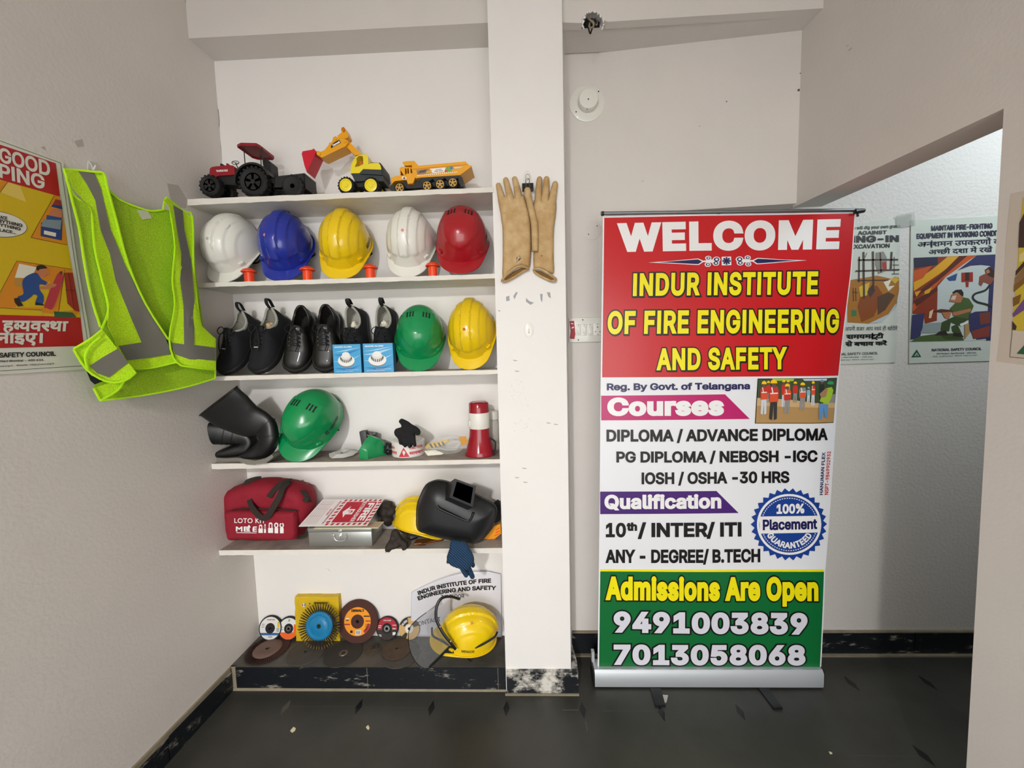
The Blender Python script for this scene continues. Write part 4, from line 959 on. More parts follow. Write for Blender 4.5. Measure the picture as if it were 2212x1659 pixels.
for a, b in ((f0[0], f0[3]), (f0[1], f0[2])): m.prism([[a + V((-.002, 0, 0)), a + V((.002, 0, 0)), b + V((.002, 0, 0)), b + V((-.002, 0, 0))]], (0, yB - yA, 0), 'toy_black')
m.prism([[f0[3], f0[2], f0[2] + V((0, 0, .006)), f0[3] + V((0, 0, .006))]], (0, yB - yA, 0), 'toy_black'); m.tube([f0[0] + V((-.03, .05, -.018)), f0[0] + V((.005, .05, -.02))], .004, 'toy_black'); trl = m.build('trailer', t, smooth=20)
for side in (0, 1):
    m = MB(); px, py = Z([(1682, 1040)])[0]; c, r, w_ = tyre_mesh(m, px, py, 172 / 7.628, Y0 - .006, Y0 + .018, 16, .6)
    if side:
        for v in m.bm.verts: v.co.y += .10
        c = c + V((0, .10, 0))
    hub(m, c, r * .62, 'toy_black', .004, 0, depth=.02); m.build('wheel', trl, smooth=40)
to_shelf(t)
# excavator
Z = zz(640, 260, 9.759); Y0, Y1 = 1.553, 1.655
t = thing('toy_excavator', 'yellow toy excavator on wheels with a red bucket raised on its arm', 'toy', (at(790, 420, 1.6).x, 1.6, Z1))
m = MB(); body = Z([(1145, 1132), (1150, 1000), (1170, 920), (1205, 850), (1260, 780), (1330, 750), (1400, 738), (1450, 728), (1490, 745), (1510, 800), (1525, 945), (1560, 918), (1735, 912), (1790, 960), (1800, 1060), (1410, 1042), (1335, 1128)])
ext(m, body, Y0 + .012, Y1 - .012, 'toy_lemon', [Z([(1232, 1000), (1275, 900), (1268, 820), (1310, 770), (1360, 762), (1405, 780), (1412, 940), (1320, 985)])]); m.build('cab_body', t, smooth=30)
m = MB(); ext(m, Z([(1262, 1000), (1285, 900), (1330, 860), (1400, 880), (1400, 960)]), 1.59, 1.62, 'toy_orange'); m.build('seat', t)
for x in range(6):
    m = MB(); p = at(*Z([(1572 + x * 26, 915)])[0], 1.58); m.box(p + V((0, .03, .0012)), (.0016, .06, .003), 'toy_black'); m.build('vent_slot', t)
m = MB(); ext(m, Z([(1332, 1125), (1412, 1045), (1790, 1055), (1800, 1165), (1345, 1142)]), Y0 + .009, Y1 - .009, 'toy_charcoal'); m.build('side_panel', t)
m = MB(); ext(m, Z([(1735, 905), (1772, 912), (1815, 965), (1838, 1060), (1838, 1180), (1800, 1180), (1795, 1050), (1780, 970)]), Y0 + .012, Y1 - .012, 'toy_black'); m.build('counterweight', t, smooth=40)
m = MB(); ext(m, Z([(1150, 1135), (1340, 1145), (1840, 1165), (1835, 1300), (1440, 1290), (1330, 1300), (1235, 1300), (1190, 1200)]), Y0 + .016, Y1 - .016, 'toy_charcoal'); ext(m, Z([(1130, 1300), (1560, 1300), (1560, 1420), (1130, 1420)]), Y0 + .03, Y1 - .03, 'toy_black'); m.build('undercarriage', t)
for cx, cy, R, rh in ((1040, 1378, 172, 130), (1568, 1382, 172, 130)):
    for side in (0, 1):
        m = MB(); px, py = Z([(cx, cy)])[0]; dy = 0 if not side else Y1 + .004 - .034 - (Y0 - .004)
        c, r, w_ = tyre_mesh(m, px, py, R / 9.759, Y0 - .004, Y0 + .030, 18, .7)
        for v in m.bm.verts: v.co.y += dy
        c = c + V((0, dy, 0)); o = m.build('wheel', t, smooth=40)
        m = MB(); hub(m, c, r * rh / R, 'toy_lemon', -.0005, 0, depth=.03); m.build('wheel_hub', o, smooth=40)
m = MB(); ext(m, Z([(1235, 750), (1055, 575), (1040, 500), (1075, 470), (1115, 470), (1390, 738)]), 1.588, 1.616, 'toy_yellow'); ext(m, Z([(1130, 650), (1160, 690), (1215, 690), (1160, 620)]), 1.594, 1.61, 'toy_yellow'); m.build('boom', t)
m = MB(); ext(m, Z([(432, 700), (442, 655), (520, 678), (600, 640), (690, 520), (690, 490), (705, 480), (720, 500), (762, 450), (775, 375), (830, 348), (872, 380), (1000, 402), (1078, 428), (1092, 480), (1045, 545), (1030, 565), (540, 800), (455, 760)]), 1.575, 1.629, 'toy_yellow')
for x, y, r in ((1025, 455, 38), (480, 720, 42), (825, 405, 28)): m.lathe([(r / 9.759 * .0019, 0), (r / 9.759 * .0019, -.003), (0, -.003)], 'toy_yellow', at(*Z([(x, y)])[0], 1.575), (0, 1, 0), 20)
arm = m.build('stick', t, smooth=25)
m = MB(); PS = PY(1.5745); paint(m, PS, Z([(735, 602), (728, 565), (770, 500), (902, 422), (945, 490)]), 'ink_black', 0); text(m, 'Tonka'.replace('Tonka', 'Canwell'), quadfn(PS, tuple(Z([(775, 570), (928, 485), (905, 445), (755, 525)])), .0006), 'ink_white', 's', .05); m.build('sticker', arm, smooth=0)
m = MB(); ext(m, Z([(862, 345), (955, 270), (945, 200), (965, 160), (1000, 152), (1030, 185), (1050, 215), (1090, 320), (1100, 350), (1062, 395), (1000, 398), (880, 378)]), 1.585, 1.62, 'toy_yellow'); ext(m, Z([(955, 225), (950, 185), (975, 160), (1005, 165), (1020, 200), (1015, 240), (985, 255)]), 1.58, 1.625, 'toy_orange'); m.build('lever', t, smooth=30)
m = MB(); ext(m, Z([(115, 720), (135, 668), (340, 632), (365, 605), (420, 680), (222, 1110), (172, 968)]), 1.572, 1.632, 'toy_red'); m.build('bucket', t, smooth=15)
to_shelf(t)
# dump truck
Z = zz(820, 320, 9.217); Y0, Y1 = 1.556, 1.645
t = thing('toy_dump_truck', 'small orange-yellow toy dump truck beside the pillar end of the top shelf', 'toy', (at(930, 412, 1.6).x, 1.6, Z1))
m = MB(); cabp = Z([(237, 700), (235, 560), (300, 530), (400, 512), (398, 362), (440, 340), (640, 350), (690, 470), (700, 570), (662, 668), (560, 682), (540, 608), (500, 600), (300, 625), (258, 660)])
ext(m, cabp, Y0 + .006, Y1 - .006, 'toy_yellow', [Z([(415, 405), (480, 512), (420, 512)]), Z([(500, 375), (535, 372), (540, 470), (508, 510)]), Z([(548, 370), (582, 368), (585, 475), (552, 480)]), Z([(612, 372), (640, 380), (650, 462), (618, 468)])]); cab = m.build('cab', t, smooth=25)
m = MB(); PS = PY(Y0 + .0055); paint(m, PS, Z([(450, 530), (532, 545), (530, 590), (440, 580)]), 'ink_white', 0); paint(m, PS, Z([(465, 555), (500, 548), (515, 580), (470, 578)]), 'ink_navy', .0004); m.build('sticker', cab, smooth=0)
m = MB(); bedp = Z([(460, 245), (560, 228), (690, 225), (775, 320), (1710, 235), (1760, 290), (1810, 335), (1590, 490), (1540, 492), (830, 540), (715, 556), (640, 292), (500, 300)])
ext(m, bedp, Y0 - .002, Y0 + .002, 'toy_yellow'); ext(m, bedp, Y1 - .002, Y1 + .002, 'toy_yellow')
q = [at(x, y, Y0 - .002) for x, y in Z([(1812, 332), (1592, 492), (830, 540), (716, 556), (642, 295), (500, 300), (460, 245)])]
for a, b in zip(q, q[1:]):
    d = (b - a).normalized(); n_ = V((-d.z, 0, d.x)) * .0025; m.prism([[a, b, b + n_, a + n_]], (0, Y1 - Y0 + .004, 0), 'toy_yellow')
a, b = q[0], at(*Z([(1760, 300)])[0], Y0 - .002); m.tube([a + V((0, -.002, 0)), a + V((0, Y1 - Y0 + .006, 0))], .0035, 'toy_yellow'); bed = m.build('dump_bed', t, smooth=20)
m = MB(); PS = PY(Y0 - .0026)
rib = Z([(665, 385), (1770, 290), (1760, 300), (668, 396)]); paint(m, PS, rib, 'toy_orange', 0)
paint(m, PS, Z([(730, 405), (1000, 380), (985, 470), (750, 500)]), '#9a7b5c', .0001); paint(m, PS, Z([(800, 420), (950, 385), (900, 450), (760, 470)]), '#5d4636', .0003); paint(m, PS, Z([(940, 420), (1050, 400), (1000, 460), (920, 470)]), '#d6a53a', .0004)
paint(m, PS, Z([(1000, 380), (1315, 350), (1290, 440), (1050, 465)]), 'ink_white', .0002); paint(m, PS, Z([(1320, 345), (1420, 335), (1440, 430), (1300, 440)]), '#6fa53c', .0002); paint(m, PS, Z([(1400, 338), (1450, 330), (1460, 385), (1410, 390)]), '#3a78b8', .0004); paint(m, PS, Z([(1305, 400), (1350, 410), (1340, 440), (1295, 442)]), '#c8402f', .0004)
text(m, 'SUPER', quadfn(PS, tuple(Z([(1115, 410), (1235, 398), (1235, 378), (1115, 390)])), .0005), '#c58a1c', 's', .04); text(m, 'DUMP TRUCK', quadfn(PS, tuple(Z([(1090, 440), (1265, 424), (1265, 408), (1090, 424)])), .0005), 'ink_black', 's', .04)
paint(m, PS, Z([(1475, 352), (1540, 340), (1665, 335), (1600, 365), (1500, 375)]), '#c9cfd6', .0002)
for i in range(20):
    u = i / 20; x = 750 + 815 * u; y = 505 - 75 * u; paint(m, PS, Z([(x, y), (x + 20, y - 2), (x + 28, y + 20), (x + 8, y + 22)]), 'ink_white', .0003)
m.build('sticker', bed, smooth=0)
m = MB(); ext(m, Z([(800, 600), (840, 538), (1545, 488), (1640, 545), (1660, 720), (1620, 750), (1560, 560), (1380, 640), (1300, 560), (1120, 660), (1060, 580), (860, 690)]), Y0 - .001, Y1 + .001, 'toy_black'); m.build('wheel_guard', t)
m = MB(); ext(m, Z([(330, 700), (700, 570), (1600, 520), (1600, 700), (600, 770), (340, 790)]), Y0 + .02, Y1 - .02, 'toy_black'); m.build('chassis', t)
m = MB(); ext(m, Z([(182, 762), (236, 692), (320, 705), (330, 800), (262, 850)]), Y0, Y1, 'toy_black'); m.build('bumper', t)
for i, (cx, cy) in enumerate(((396, 758), (942, 717), (1202, 688), (1456, 654))):
    for side in (0, 1):
        m = MB(); px, py = Z([(cx, cy)])[0]; dy = 0 if not side else Y1 + .002 - .018 - (Y0 - .002)
        c, r, w_ = tyre_mesh(m, px, py, 104 / 9.217, Y0 - .002, Y0 + .016, 14, .72)
        for v in m.bm.verts: v.co.y += dy
        c = c + V((0, dy, 0)); o = m.build('wheel', t, smooth=40)
        m = MB(); hub(m, c, r * .76, 'toy_gold', -.001, 5, 'toy_black', .014); m.build('wheel_hub', o, smooth=40)
to_shelf(t)
# ------------------------------------------------------------------ shoes
mat('shoe_navy', '#0b0d13', .85, bump=.5, bscale=900, bdist=.0008); mat('shoe_leather', '#100f0d', .4, bump=.15, bscale=250, bdist=.0006, coat=.15); mat('sole_black', '#0d0d0e', .6, bump=.1, bscale=200)
mat('lining_grey', '#a3a297', .9, bump=.2, bscale=500); mat('lining_dark', '#1f1a18', .9, bump=.2, bscale=500); mat('lace_black', '#101013', .7); mat('lace_white', '#c9c9c6', .6); mat('eyelet', '#b9bab8', .3, .9); mat('paper_cream', '#d9b98a', .8, bump=.8, bscale=60, bdist=.006); mat('paper_offwhite', '#e0dccb', .8, bump=.8, bscale=60, bdist=.006)
LS = .288
SW = [(0, .002), (.03, .031), (.08, .045), (.18, .055), (.30, .058), (.45, .053), (.60, .047), (.75, .046), (.88, .044), (.96, .034), (1, .004)]
def interp(T, s):
    for (a, x), (b, y) in zip(T, T[1:]):
        if s <= b: t = (s - a) / (b - a); return x + (y - x) * t
    return T[-1][1]
def sm(T, s): return (interp(T, s - .02 if s > .02 else 0) + 2 * interp(T, s) + interp(T, min(1, s + .02))) / 4
def make_shoe(label, style, paper=None, group='safety shoes on the shelf'):
    nav = style == 'navy'
    t = thing('shoe', label, 'shoe', group=group)
    SH = [(0, .018), (.03, .040), (.09, .052), (.2, .060), (.3, .068), (.42, .088), (.54, .108), (.60, .105), (.72, .088), (.84, .092), (.93, .112), (.97, .112), (1, .06)]
    up, ln = MB(), MB(); NS, NA = 46, 30
    sole_h = .020
    G = []; FL = []
    for i in range(NS + 1):
        s = .5 - .5 * math.cos(PI * i / NS) * (1 if True else 0); s = .35 * s + .65 * i / NS
        w = max(.0015, sm(SW, s)); h = sm(SH, s); yy = (s - .5) * LS; row = []; fl = []
        for k in range(NA + 1):
            a = PI * k / NA; c, q = math.cos(a), math.sin(a)
            e = .62 if s < .9 else .8
            x = w * math.copysign(abs(c) ** e, c); z = (h - sole_h * .5) * q ** (.85 if s < .5 else .6) + sole_h * .5
            x *= 1 - .22 * sstep(.35, .75, s) * (z / .11) ** 1.2
            x += .005 * math.sin(s * PI * 1.2)
            ins = 0
            wi = w * .70 * math.sqrt(max(0, 1 - ((s - .765) / .195) ** 2))
            if wi > 0: ins = sstep(wi * 1.05, wi * .85, abs(x - .005 * math.sin(s * PI * 1.2)))
            if ins > 0: z = z - ins * (z - .026)
            row.append(V((x, yy, z))); fl.append(ins)
        G.append(row); FL.append(fl)
    key = 'shoe_navy' if nav else 'shoe_leather'; lk = 'lining_grey' if nav else 'lining_dark'
    VU = [[up.bm.verts.new(p) for p in r] for r in G]; VL = [[ln.bm.verts.new(p) for p in r] for r in G]; ku, kl = up.mi(key), ln.mi(lk)
    for i in range(NS):
        for k in range(NA):
            f = (FL[i][k] + FL[i + 1][k] + FL[i][k + 1] + FL[i + 1][k + 1]) / 4; sN = (i + .5) / NS
            inner = f > .10
            S, kk = (VL, kl) if inner else (VU, ku)
            g = (ln if inner else up).bm.faces.new((S[i][k], S[i][k + 1], S[i + 1][k + 1], S[i + 1][k])); g.material_index = kk
    for B_ in (up, ln): bmesh.ops.delete(B_.bm, geom=[v for v in B_.bm.verts if not v.link_faces], context='VERTS')
    up.build('upper', t, smooth=60, world=False); ln.build('lining', t, smooth=60, world=False)
    m = MB(); rings = []
    out = []
    for i in range(41): s = i / 40; out.append(((s - .5) * LS * 1.03, max(.004, sm(SW, s)) + .004, .005 * math.sin(s * PI * 1.2)))
    R_ = [V((w + o, y, 0)) for y, w, o in out] + [V((-w + o, y, 0)) for y, w, o in out[::-1]]
    toe = lambda p: .010 * sstep(-.25 * LS, -.5 * LS, p.y)
    m.loft([[p * .97 + V((0, 0, toe(p))) for p in R_], [p + V((0, 0, .004 + toe(p))) for p in R_], [p + V((0, 0, .015 + toe(p))) for p in R_], [p * .985 + V((0, 0, .018 + toe(p))) for p in R_], [p * .99 + V((0, 0, .021 + toe(p))) for p in R_], [p * .96 + V((0, 0, .025 + toe(p))) for p in R_]], 'sole_black')
    m.build('sole', t, smooth=35, world=False)
    # collar edge, tongue, laces
    def topz(s, x):
        w = sm(SW, s); h = sm(SH, s); c = min(.98, abs(x) / max(w, .001) / (1 - .15)); q = math.sqrt(max(.02, 1 - c ** (2 / .62))); return (h - sole_h * .5) * q ** .85 + sole_h * .5
    m = MB(); L = []
    for i in range(32):
        a = 2 * PI * i / 32; s = .765 + .195 * math.cos(a) * 1.0; w = sm(SW, s) * .74; x = w * math.sin(a)
        L.append(V((x * .92 + .005 * math.sin(s * PI * 1.2), (s - .5) * LS, sm(SH, s) - (.004 if abs(math.cos(a)) > .9 else .010 * abs(math.sin(a))))))
    m.tube(L, .0052 if nav else .0062, lk if nav else key, 8, True); m.build('collar', t, smooth=60, world=False)
    m = MB(); rows = []
    for i in range(9):
        s = .34 + .27 * i / 8; hw = .017 + .004 * i / 8; z = topz(s, 0) + .002 + .012 * max(0, i - 5) / 3
        rows.append([V((x * hw, (s - .5) * LS, z + .0025 - .004 * x * x)) for x in (-1, -.5, 0, .5, 1)] + [V((x * hw, (s - .5) * LS, z - .003 - .004 * x * x)) for x in (1, .5, 0, -.5, -1)])
    m.loft(rows, key); m.build('tongue', t, smooth=60, world=False)
    m = MB(); eyp = []; n = 5 if nav else 4
    for i in range(n):
        s = .34 + .052 * i; y = (s - .5) * LS; z = topz(s, .018) + .0055; o = .005 * math.sin(s * PI * 1.2)
        s2 = s + .052; y2 = (s2 - .5) * LS; z2 = topz(s2, .018) + .0055
        for d in (-1, 1):
            zc = topz((s + s2) / 2, 0) + .0095
            m.tube([V((d * .023 + o, y, z - .004)), V((d * .012 + o, y + .004, z + .002)), V((o, (y + y2) / 2, zc)), V((-d * .012 + o, y2 - .004, z2 + .002)), V((-d * .023 + o, y2, z2 - .004))], .0021, 'lace_black', 6)
            p = V((d * .0245 + o, y, z - .003)); eyp.append(p)
        m.tube([V((-.023 + o, y, z - .003)), V((o, y + .001, topz(s, 0) + .009)), V((.023 + o, y, z - .003))], .002, 'lace_black', 6)
    rr = random.Random(hash(label) % 97 if False else len(label))
    s = .60; y = (s - .5) * LS; z = topz(.56, 0) + .016
    for d in (-1, 1):
        m.tube(smoothpts3([V((0, y - .012, z)), V((d * .018, y - .004, z + .010)), V((d * .034, y - .020, z + .002)), V((d * .022, y - .032, z - .008)), V((0, y - .014, z - .002))]), .002, 'lace_black', 6)
        m.tube(smoothpts3([V((0, y - .012, z)), V((d * .016, y - .04, z - .006)), V((d * .02, y - .075, z - .03)), V((d * .012, y - .10, z - .045))]), .002, 'lace_black', 6)
    m.build('laces', t, smooth=60, world=False); 
    for p in (eyp if not nav else []):
        m = MB(); m.ball(p, (.0026, .0026, .0026), 'eyelet', nu=8, nv=6); m.build('eyelet', t, smooth=60, world=False)
    if nav:
        m = MB(); y = .445 * LS; z = .112
        m.tube(smoothpts3([V((0, y - .002, z - .012)), V((0, y + .004, z + .022)), V((0, y + .020, z + .036)), V((0, y + .026, z + .020)), V((0, y + .014, z - .014))]), .009, 'lace_black', 8, flat=.16, up=(0, -1, .2)); m.build('pull_tab', t, smooth=60, world=False)
        m = MB(); y0 = (.315 - .5) * LS; m.tube([V((-.010, y0, topz(.315, 0) + .009)), V((.010, y0 + .002, topz(.315, 0) + .0095))], .0022, 'lace_white', 6); m.build('lace_tip', t, smooth=60, world=False, label='pale lace tip')
    else:
        m = MB(); L = [V((x + .003, (.27 - .5) * LS, topz(.27, x) + .001)) for x in (-.042, -.03, -.015, 0, .015, .03, .042)]; m.tube(L, .0014, 'shoe_leather', 6); m.build('toe_seam', t, smooth=60, world=False)
    if paper: t['_p'] = paper
    return t
def smoothpts3(P, n=5):
    o = []; m = len(P)
    for i in range(m - 1):
        p0, p1, p2, p3 = P[max(0, i - 1)], P[i], P[i + 1], P[min(m - 1, i + 2)]
        for k in range(n):
            q = k / n; o.append(.5 * ((2 * p1) + (p2 - p0) * q + (2 * p0 - 5 * p1 + 4 * p2 - p3) * q * q + (3 * p1 - p0 - 3 * p2 + p3) * q ** 3))
    o.append(P[-1]); return o
def crumple(name, label, c, r, key, seed, group=None):
    m = MB(); m.ball((0, 0, 0), (1, 1, 1), key, nu=16, nv=10); 
    for v in m.bm.verts:
        n = v.co.normalized(); f = 1 + .45 * NZ.noise(n * 1.7 + V((seed, 0, 0))) + .25 * NZ.noise(n * 4 + V((0, seed, 0))); v.co = V((n.x * r[0], n.y * r[1], n.z * r[2])) * f + V(c)
    o = m.build(name, smooth=0, weld=True); tag(o, label, 'paper', group); return o
navy = [('dark navy lace-up shoe at the left end of the shelf, next to the hi-vis vest', 503, -12, -4, 1.0), ('dark navy lace-up shoe with yellowish paper stuffed inside, second from the vest', 572, -8, -4, 1.03)]
SHOES = []
for lab, px, roll, yaw, sc in navy:
    t = make_shoe(lab, 'navy'); put(t, lean(31, roll, yaw), px, 735, SZ[2], sc=sc * .93); SHOES.append(t)
for lab, px, roll, yaw, sc in (('black leather shoe with silver eyelets between the navy shoe and its mate', 636, -9, 12, 1.0), ('black leather shoe standing left of the two blue boxes', 699, -3, 10, 1.0)):
    t = make_shoe(lab, 'leather'); put(t, lean(24, roll, yaw), px, 725, SZ[2], sc=sc * .95); SHOES.append(t)
for lab, px, roll, yaw, sc in (('dark navy shoe behind the left blue smoke alarm box', 756, 0, 4, 1.0), ('dark navy shoe behind the right blue smoke alarm box', 818, -4, 6, 1.0)):
    t = make_shoe(lab, 'navy'); put(t, lean(11, roll, yaw), px, 720, SZ[2], sc=sc * .93); SHOES.append(t)
for i, nm, lab, key, dx, r in ((1, 'paper_wad', 'crumpled yellowish paper wad stuffed in the second navy shoe from the vest', 'paper_cream', 0, (.014, .018, .022)), (4, 'paper_wad', 'crumpled white paper wad in the shoe behind the left blue box', 'paper_offwhite', 0, (.014, .016, .016)), (5, 'paper_wad', 'crumpled white paper wad in the shoe behind the right blue box', 'paper_offwhite', 0, (.016, .014, .016))):
    T = TM[SHOES[i].name]; c = T @ V((.002, .19 * LS, .062)); crumple(nm, lab, c, r, key, i * 3.1, 'paper wads in the shoes')
# smoke alarm boxes
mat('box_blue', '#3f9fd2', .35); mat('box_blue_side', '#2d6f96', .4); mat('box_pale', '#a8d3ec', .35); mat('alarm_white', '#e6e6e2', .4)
for (x0, x1, yb_, yt, lab, al) in ((721.5, 781.5, 804, 742, 'blue smoke alarm carton beside the black leather shoe', 0), (786.5, 851, 802, 739.5, 'blue smoke alarm carton beside the green hard hat', 1)):
    Yf = 1.5395; a, b = at(x0, yb_, Yf), at(x1, yb_, Yf); hgt = at(x0, yt, Yf).z - a.z; w = b.x - a.x; zf = SZ[2] + .0003; d = .033
    t = thing('smoke_alarm_carton', lab, 'box', ((a.x + b.x) / 2, Yf + d / 2, SZ[2]), None, 'smoke alarm cartons')
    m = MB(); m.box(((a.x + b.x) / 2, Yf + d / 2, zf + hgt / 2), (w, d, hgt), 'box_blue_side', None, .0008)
    m.build('carton', t, smooth=30)
    m = MB(); PS = PY(Yf - .0004); X = lambda u: a.x + w * u; ZZ = lambda v: zf + hgt * v
    F3 = lambda u, v, l=0: V((X(u), Yf - .0004 - l, ZZ(v)))
    m.face([F3(.003, .003), F3(.997, .003), F3(.997, .997), F3(.003, .997)], 'box_blue')
    def wav(v0, amp, th, k, l): 
        top = [F3(.003 + .994 * i / 24, v0 + amp * math.sin(i / 24 * 5 + v0 * 7) + .16 * (i / 24) ** 2, l) for i in range(25)]; bot = [F3(.003 + .994 * i / 24, v0 - th * (1 - abs(i / 12 - 1)) + amp * math.sin(i / 24 * 5 + v0 * 7) + .16 * (i / 24) ** 2, l) for i in range(24, -1, -1)]
        m.poly([top + bot[1:-1]], k)
    wav(.66, .03, .10, 'box_pale' if al else '#1f78b8', .0003); wav(.14, .03, .10, '#1f78b8', .0003); wav(.42, .03, .07, 'box_pale', .00035); wav(.75, .02, .04, 'box_pale', .0004)
    def el(cu, cv, ru, rv, k, l, n=28): m.poly([[F3(cu + ru * math.cos(2 * PI * i / n), cv + rv * math.sin(2 * PI * i / n), l) for i in range(n)]], k)
    el(.47, .40, .30, .20, '#7b6a58', .0006); el(.47, .43, .30, .20, 'alarm_white', .0008); el(.47, .50, .23, .15, '#d9d8d2', .001)
    for i in range(9):
        tt = PI * (1.08 + .84 * i / 8); u, v = .47 + .2 * math.cos(tt), .56 + .15 * math.sin(tt); m.poly([[F3(u - .022, v - .05, .0012), F3(u + .022, v - .05, .0012), F3(u + .012, v + .05, .0012), F3(u - .012, v + .05, .0012)]], '#55534e')
    el(.47, .63, .14, .10, 'alarm_white', .0014)
    text(m, 'SMOKE ALARM', lambda u, v: F3(.07 + .62 * u, .885 + .045 * v, .0008), 'ink_white', 's', .035)
    text(m, 'Photoelectric smoke detector', lambda u, v: F3(.42 + .5 * u, .10 + .022 * v, .0008), 'ink_white', 's', .01); text(m, 'with hush and test button', lambda u, v: F3(.10 + .6 * u, .05 + .022 * v, .0008), 'ink_white', 's', .01)
    m.build('printed_front', t, smooth=0, recalc=False)
# ------------------------------------------------------------------ rubber boots
mat('boot_black', '#0b0b0c', .38, bump=.15, bscale=60, bdist=.002); mat('boot_sole', '#77736a', .75, bump=.3, bscale=120); mat('boot_lining', '#1c1a18', .9)
def pathloft(m, spine, key, n=20, caps=True, e=.8):
    """spine: (point, half width in the picture plane, half depth) - a soft tube that may be broad and flat"""
    rings = []
    for i, (p, w, d) in enumerate(spine):
        a = spine[max(0, i - 1)][0]; b = spine[min(len(spine) - 1, i + 1)][0]; t = (b - a).normalized()
        y = V((0, 1, 0)); y = (y - t * y.dot(t)).normalized(); s_ = t.cross(y)
        r = []
        for k in range(n):
            q = 2 * PI * k / n; c, z = math.cos(q), math.sin(q)
            r.append(p + s_ * w * math.copysign(abs(c) ** e, c) + y * d * math.copysign(abs(z) ** e, z))
        rings.append(r)
    m.loft(rings, key, caps); return rings
def spine_px(Z, L, s):
    o = []
    P_ = [at(*Z([(x, y)])[0], Y) for x, y, w, d, Y in L]; W_ = [(w / s * pxm(Y, 600, 900), d) for x, y, w, d, Y in L]
    Q = smoothpts3(P_, 4); n = len(Q)
    for i, q in enumerate(Q):
        u = i / 4; k = min(int(u), len(W_) - 2); f = u - k
        o.append((q, W_[k][0] * (1 - f) + W_[k + 1][0] * f, W_[k][1] * (1 - f) + W_[k + 1][1] * f))
    return o
Z = zz(420, 820, 6.506)
def boot(label, sp, sole, Ys, cuff):
    b = at(*Z(sole)[0], Ys); t = thing('rubber_boot', label, 'boot', (b.x, b.y + .03, SZ[3]), None, 'rubber boots')
    m = MB(); S = spine_px(Z, sp, 6.506); R_ = pathloft(m, S, 'boot_black'); m.build('shaft', t, smooth=50)
    m = MB(); rim = R_[0]; m.tube(rim, .0032, 'boot_black', 6, True); m.build('cuff', t, smooth=60)
    for k in cuff:
        m = MB(); m.tube([p + (p - S[k][0]) * .012 for p in R_[k]], .0022, 'boot_black', 6, True); m.build('rib', t, smooth=60)
    m = MB(); L = [at(x, y, Ys) for x, y in Z(sole)]; m.prism([L], (0, .085, 0), 'boot_sole'); o = m.build('sole', t, smooth=30)
    return t
boot('tall black rubber boot lying behind, shaft flat, grey sole at the left wall', [(150, 755, 168, .020, 1.540), (350, 765, 150, .020, 1.566), (600, 800, 120, .022, 1.592), (760, 850, 95, .028, 1.606), (730, 960, 105, .032, 1.606), (560, 1000, 88, .034, 1.598), (380, 1034, 52, .034, 1.588), (255, 1056, 22, .026, 1.582)], [(205, 1078), (250, 1092), (420, 1108), (620, 1098), (700, 1070), (710, 1130), (640, 1152), (500, 1158), (490, 1168), (340, 1160), (230, 1150), (198, 1120)], 1.560, (5, 7))
boot('tall black rubber boot on top, wide shaft folded up left, toe at the shelf edge', [(338, 300, 338, .022, 1.478), (520, 440, 315, .022, 1.500), (740, 570, 245, .022, 1.524), (960, 650, 190, .024, 1.544), (1035, 760, 138, .026, 1.540), (1040, 880, 122, .028, 1.540), (960, 985, 122, .034, 1.548), (810, 1050, 78, .034, 1.544), (675, 1078, 34, .026, 1.541)], [(622, 1100), (700, 1118), (860, 1140), (1000, 1108), (1090, 1050), (1110, 1090), (1035, 1150), (990, 1178), (880, 1188), (850, 1200), (740, 1196), (640, 1160)], 1.507, (13, 17))
# ------------------------------------------------------------------ small things on the fourth shelf
z4 = SZ[3] + .0006
mat('mask_white', '#c9c8c2', .8, bump=.3, bscale=120); mat('case_green', '#0c8a4e', .3, coat=.3, bump=.1, bscale=40); mat('foil_black', '#17171a', .25, bump=.8, bscale=70, bdist=.004); mat('pack_grey', '#3d3f42', .5); mat('amber', '#c78a1a', .5)
mat('tape_white', '#dcd8d2', .4); mat('tape_red', '#c02a3a', .4); mat('glove_black', '#111012', .9, bump=.5, bscale=700, bdist=.0008)
mat('horn_red', '#96081f', .18, coat=.3); mat('horn_white', '#e2e0d6', .35); mat('bottle_white', '#d9d6ce', .35); mat('bottle_clear', '#d8d5cc', .2, alpha=.55)
Z = zz(700, 860, 5.53)
FL4 = Plane((0, 0, z4), (0, 0, 1))
def onz(L, z): return [atz(x, y, z) for x, y in L]
# folded white mask
m = MB(); L = Z([(45, 592), (110, 578), (200, 600), (320, 575), (405, 605), (380, 640), (330, 668), (150, 682), (95, 645)])
c = at(*Z([(220, 640)])[0], 1.6)
P3 = [(-.062, 1.628, .010), (-.032, 1.665, .016), (.004, 1.650, .024), (.035, 1.678, .014), (.058, 1.65, .013), (.050, 1.61, .004), (.022, 1.585, .001), (-.026, 1.58, .001), (-.046, 1.60, .003)]
cx = at(736, 968, 1.61).x
ring_ = [V((cx + x, y, z4 + z)) for x, y, z in P3]; mid = V((cx, 1.615, z4 + .016))
m.loft([[p for p in ring_], [p.lerp(mid, .45) + V((0, 0, .006)) for p in ring_], [p.lerp(mid, .9) for p in ring_]], 'mask_white', caps=False); m.loft([[p for p in ring_], [p.lerp(mid, .9) - V((0, 0, .012)) for p in ring_]], 'mask_white', caps=False)
tag(m.build('dust_mask', smooth=20, weld=True), 'crumpled white dust mask lying flat right of the leaning green hard hat', 'mask')
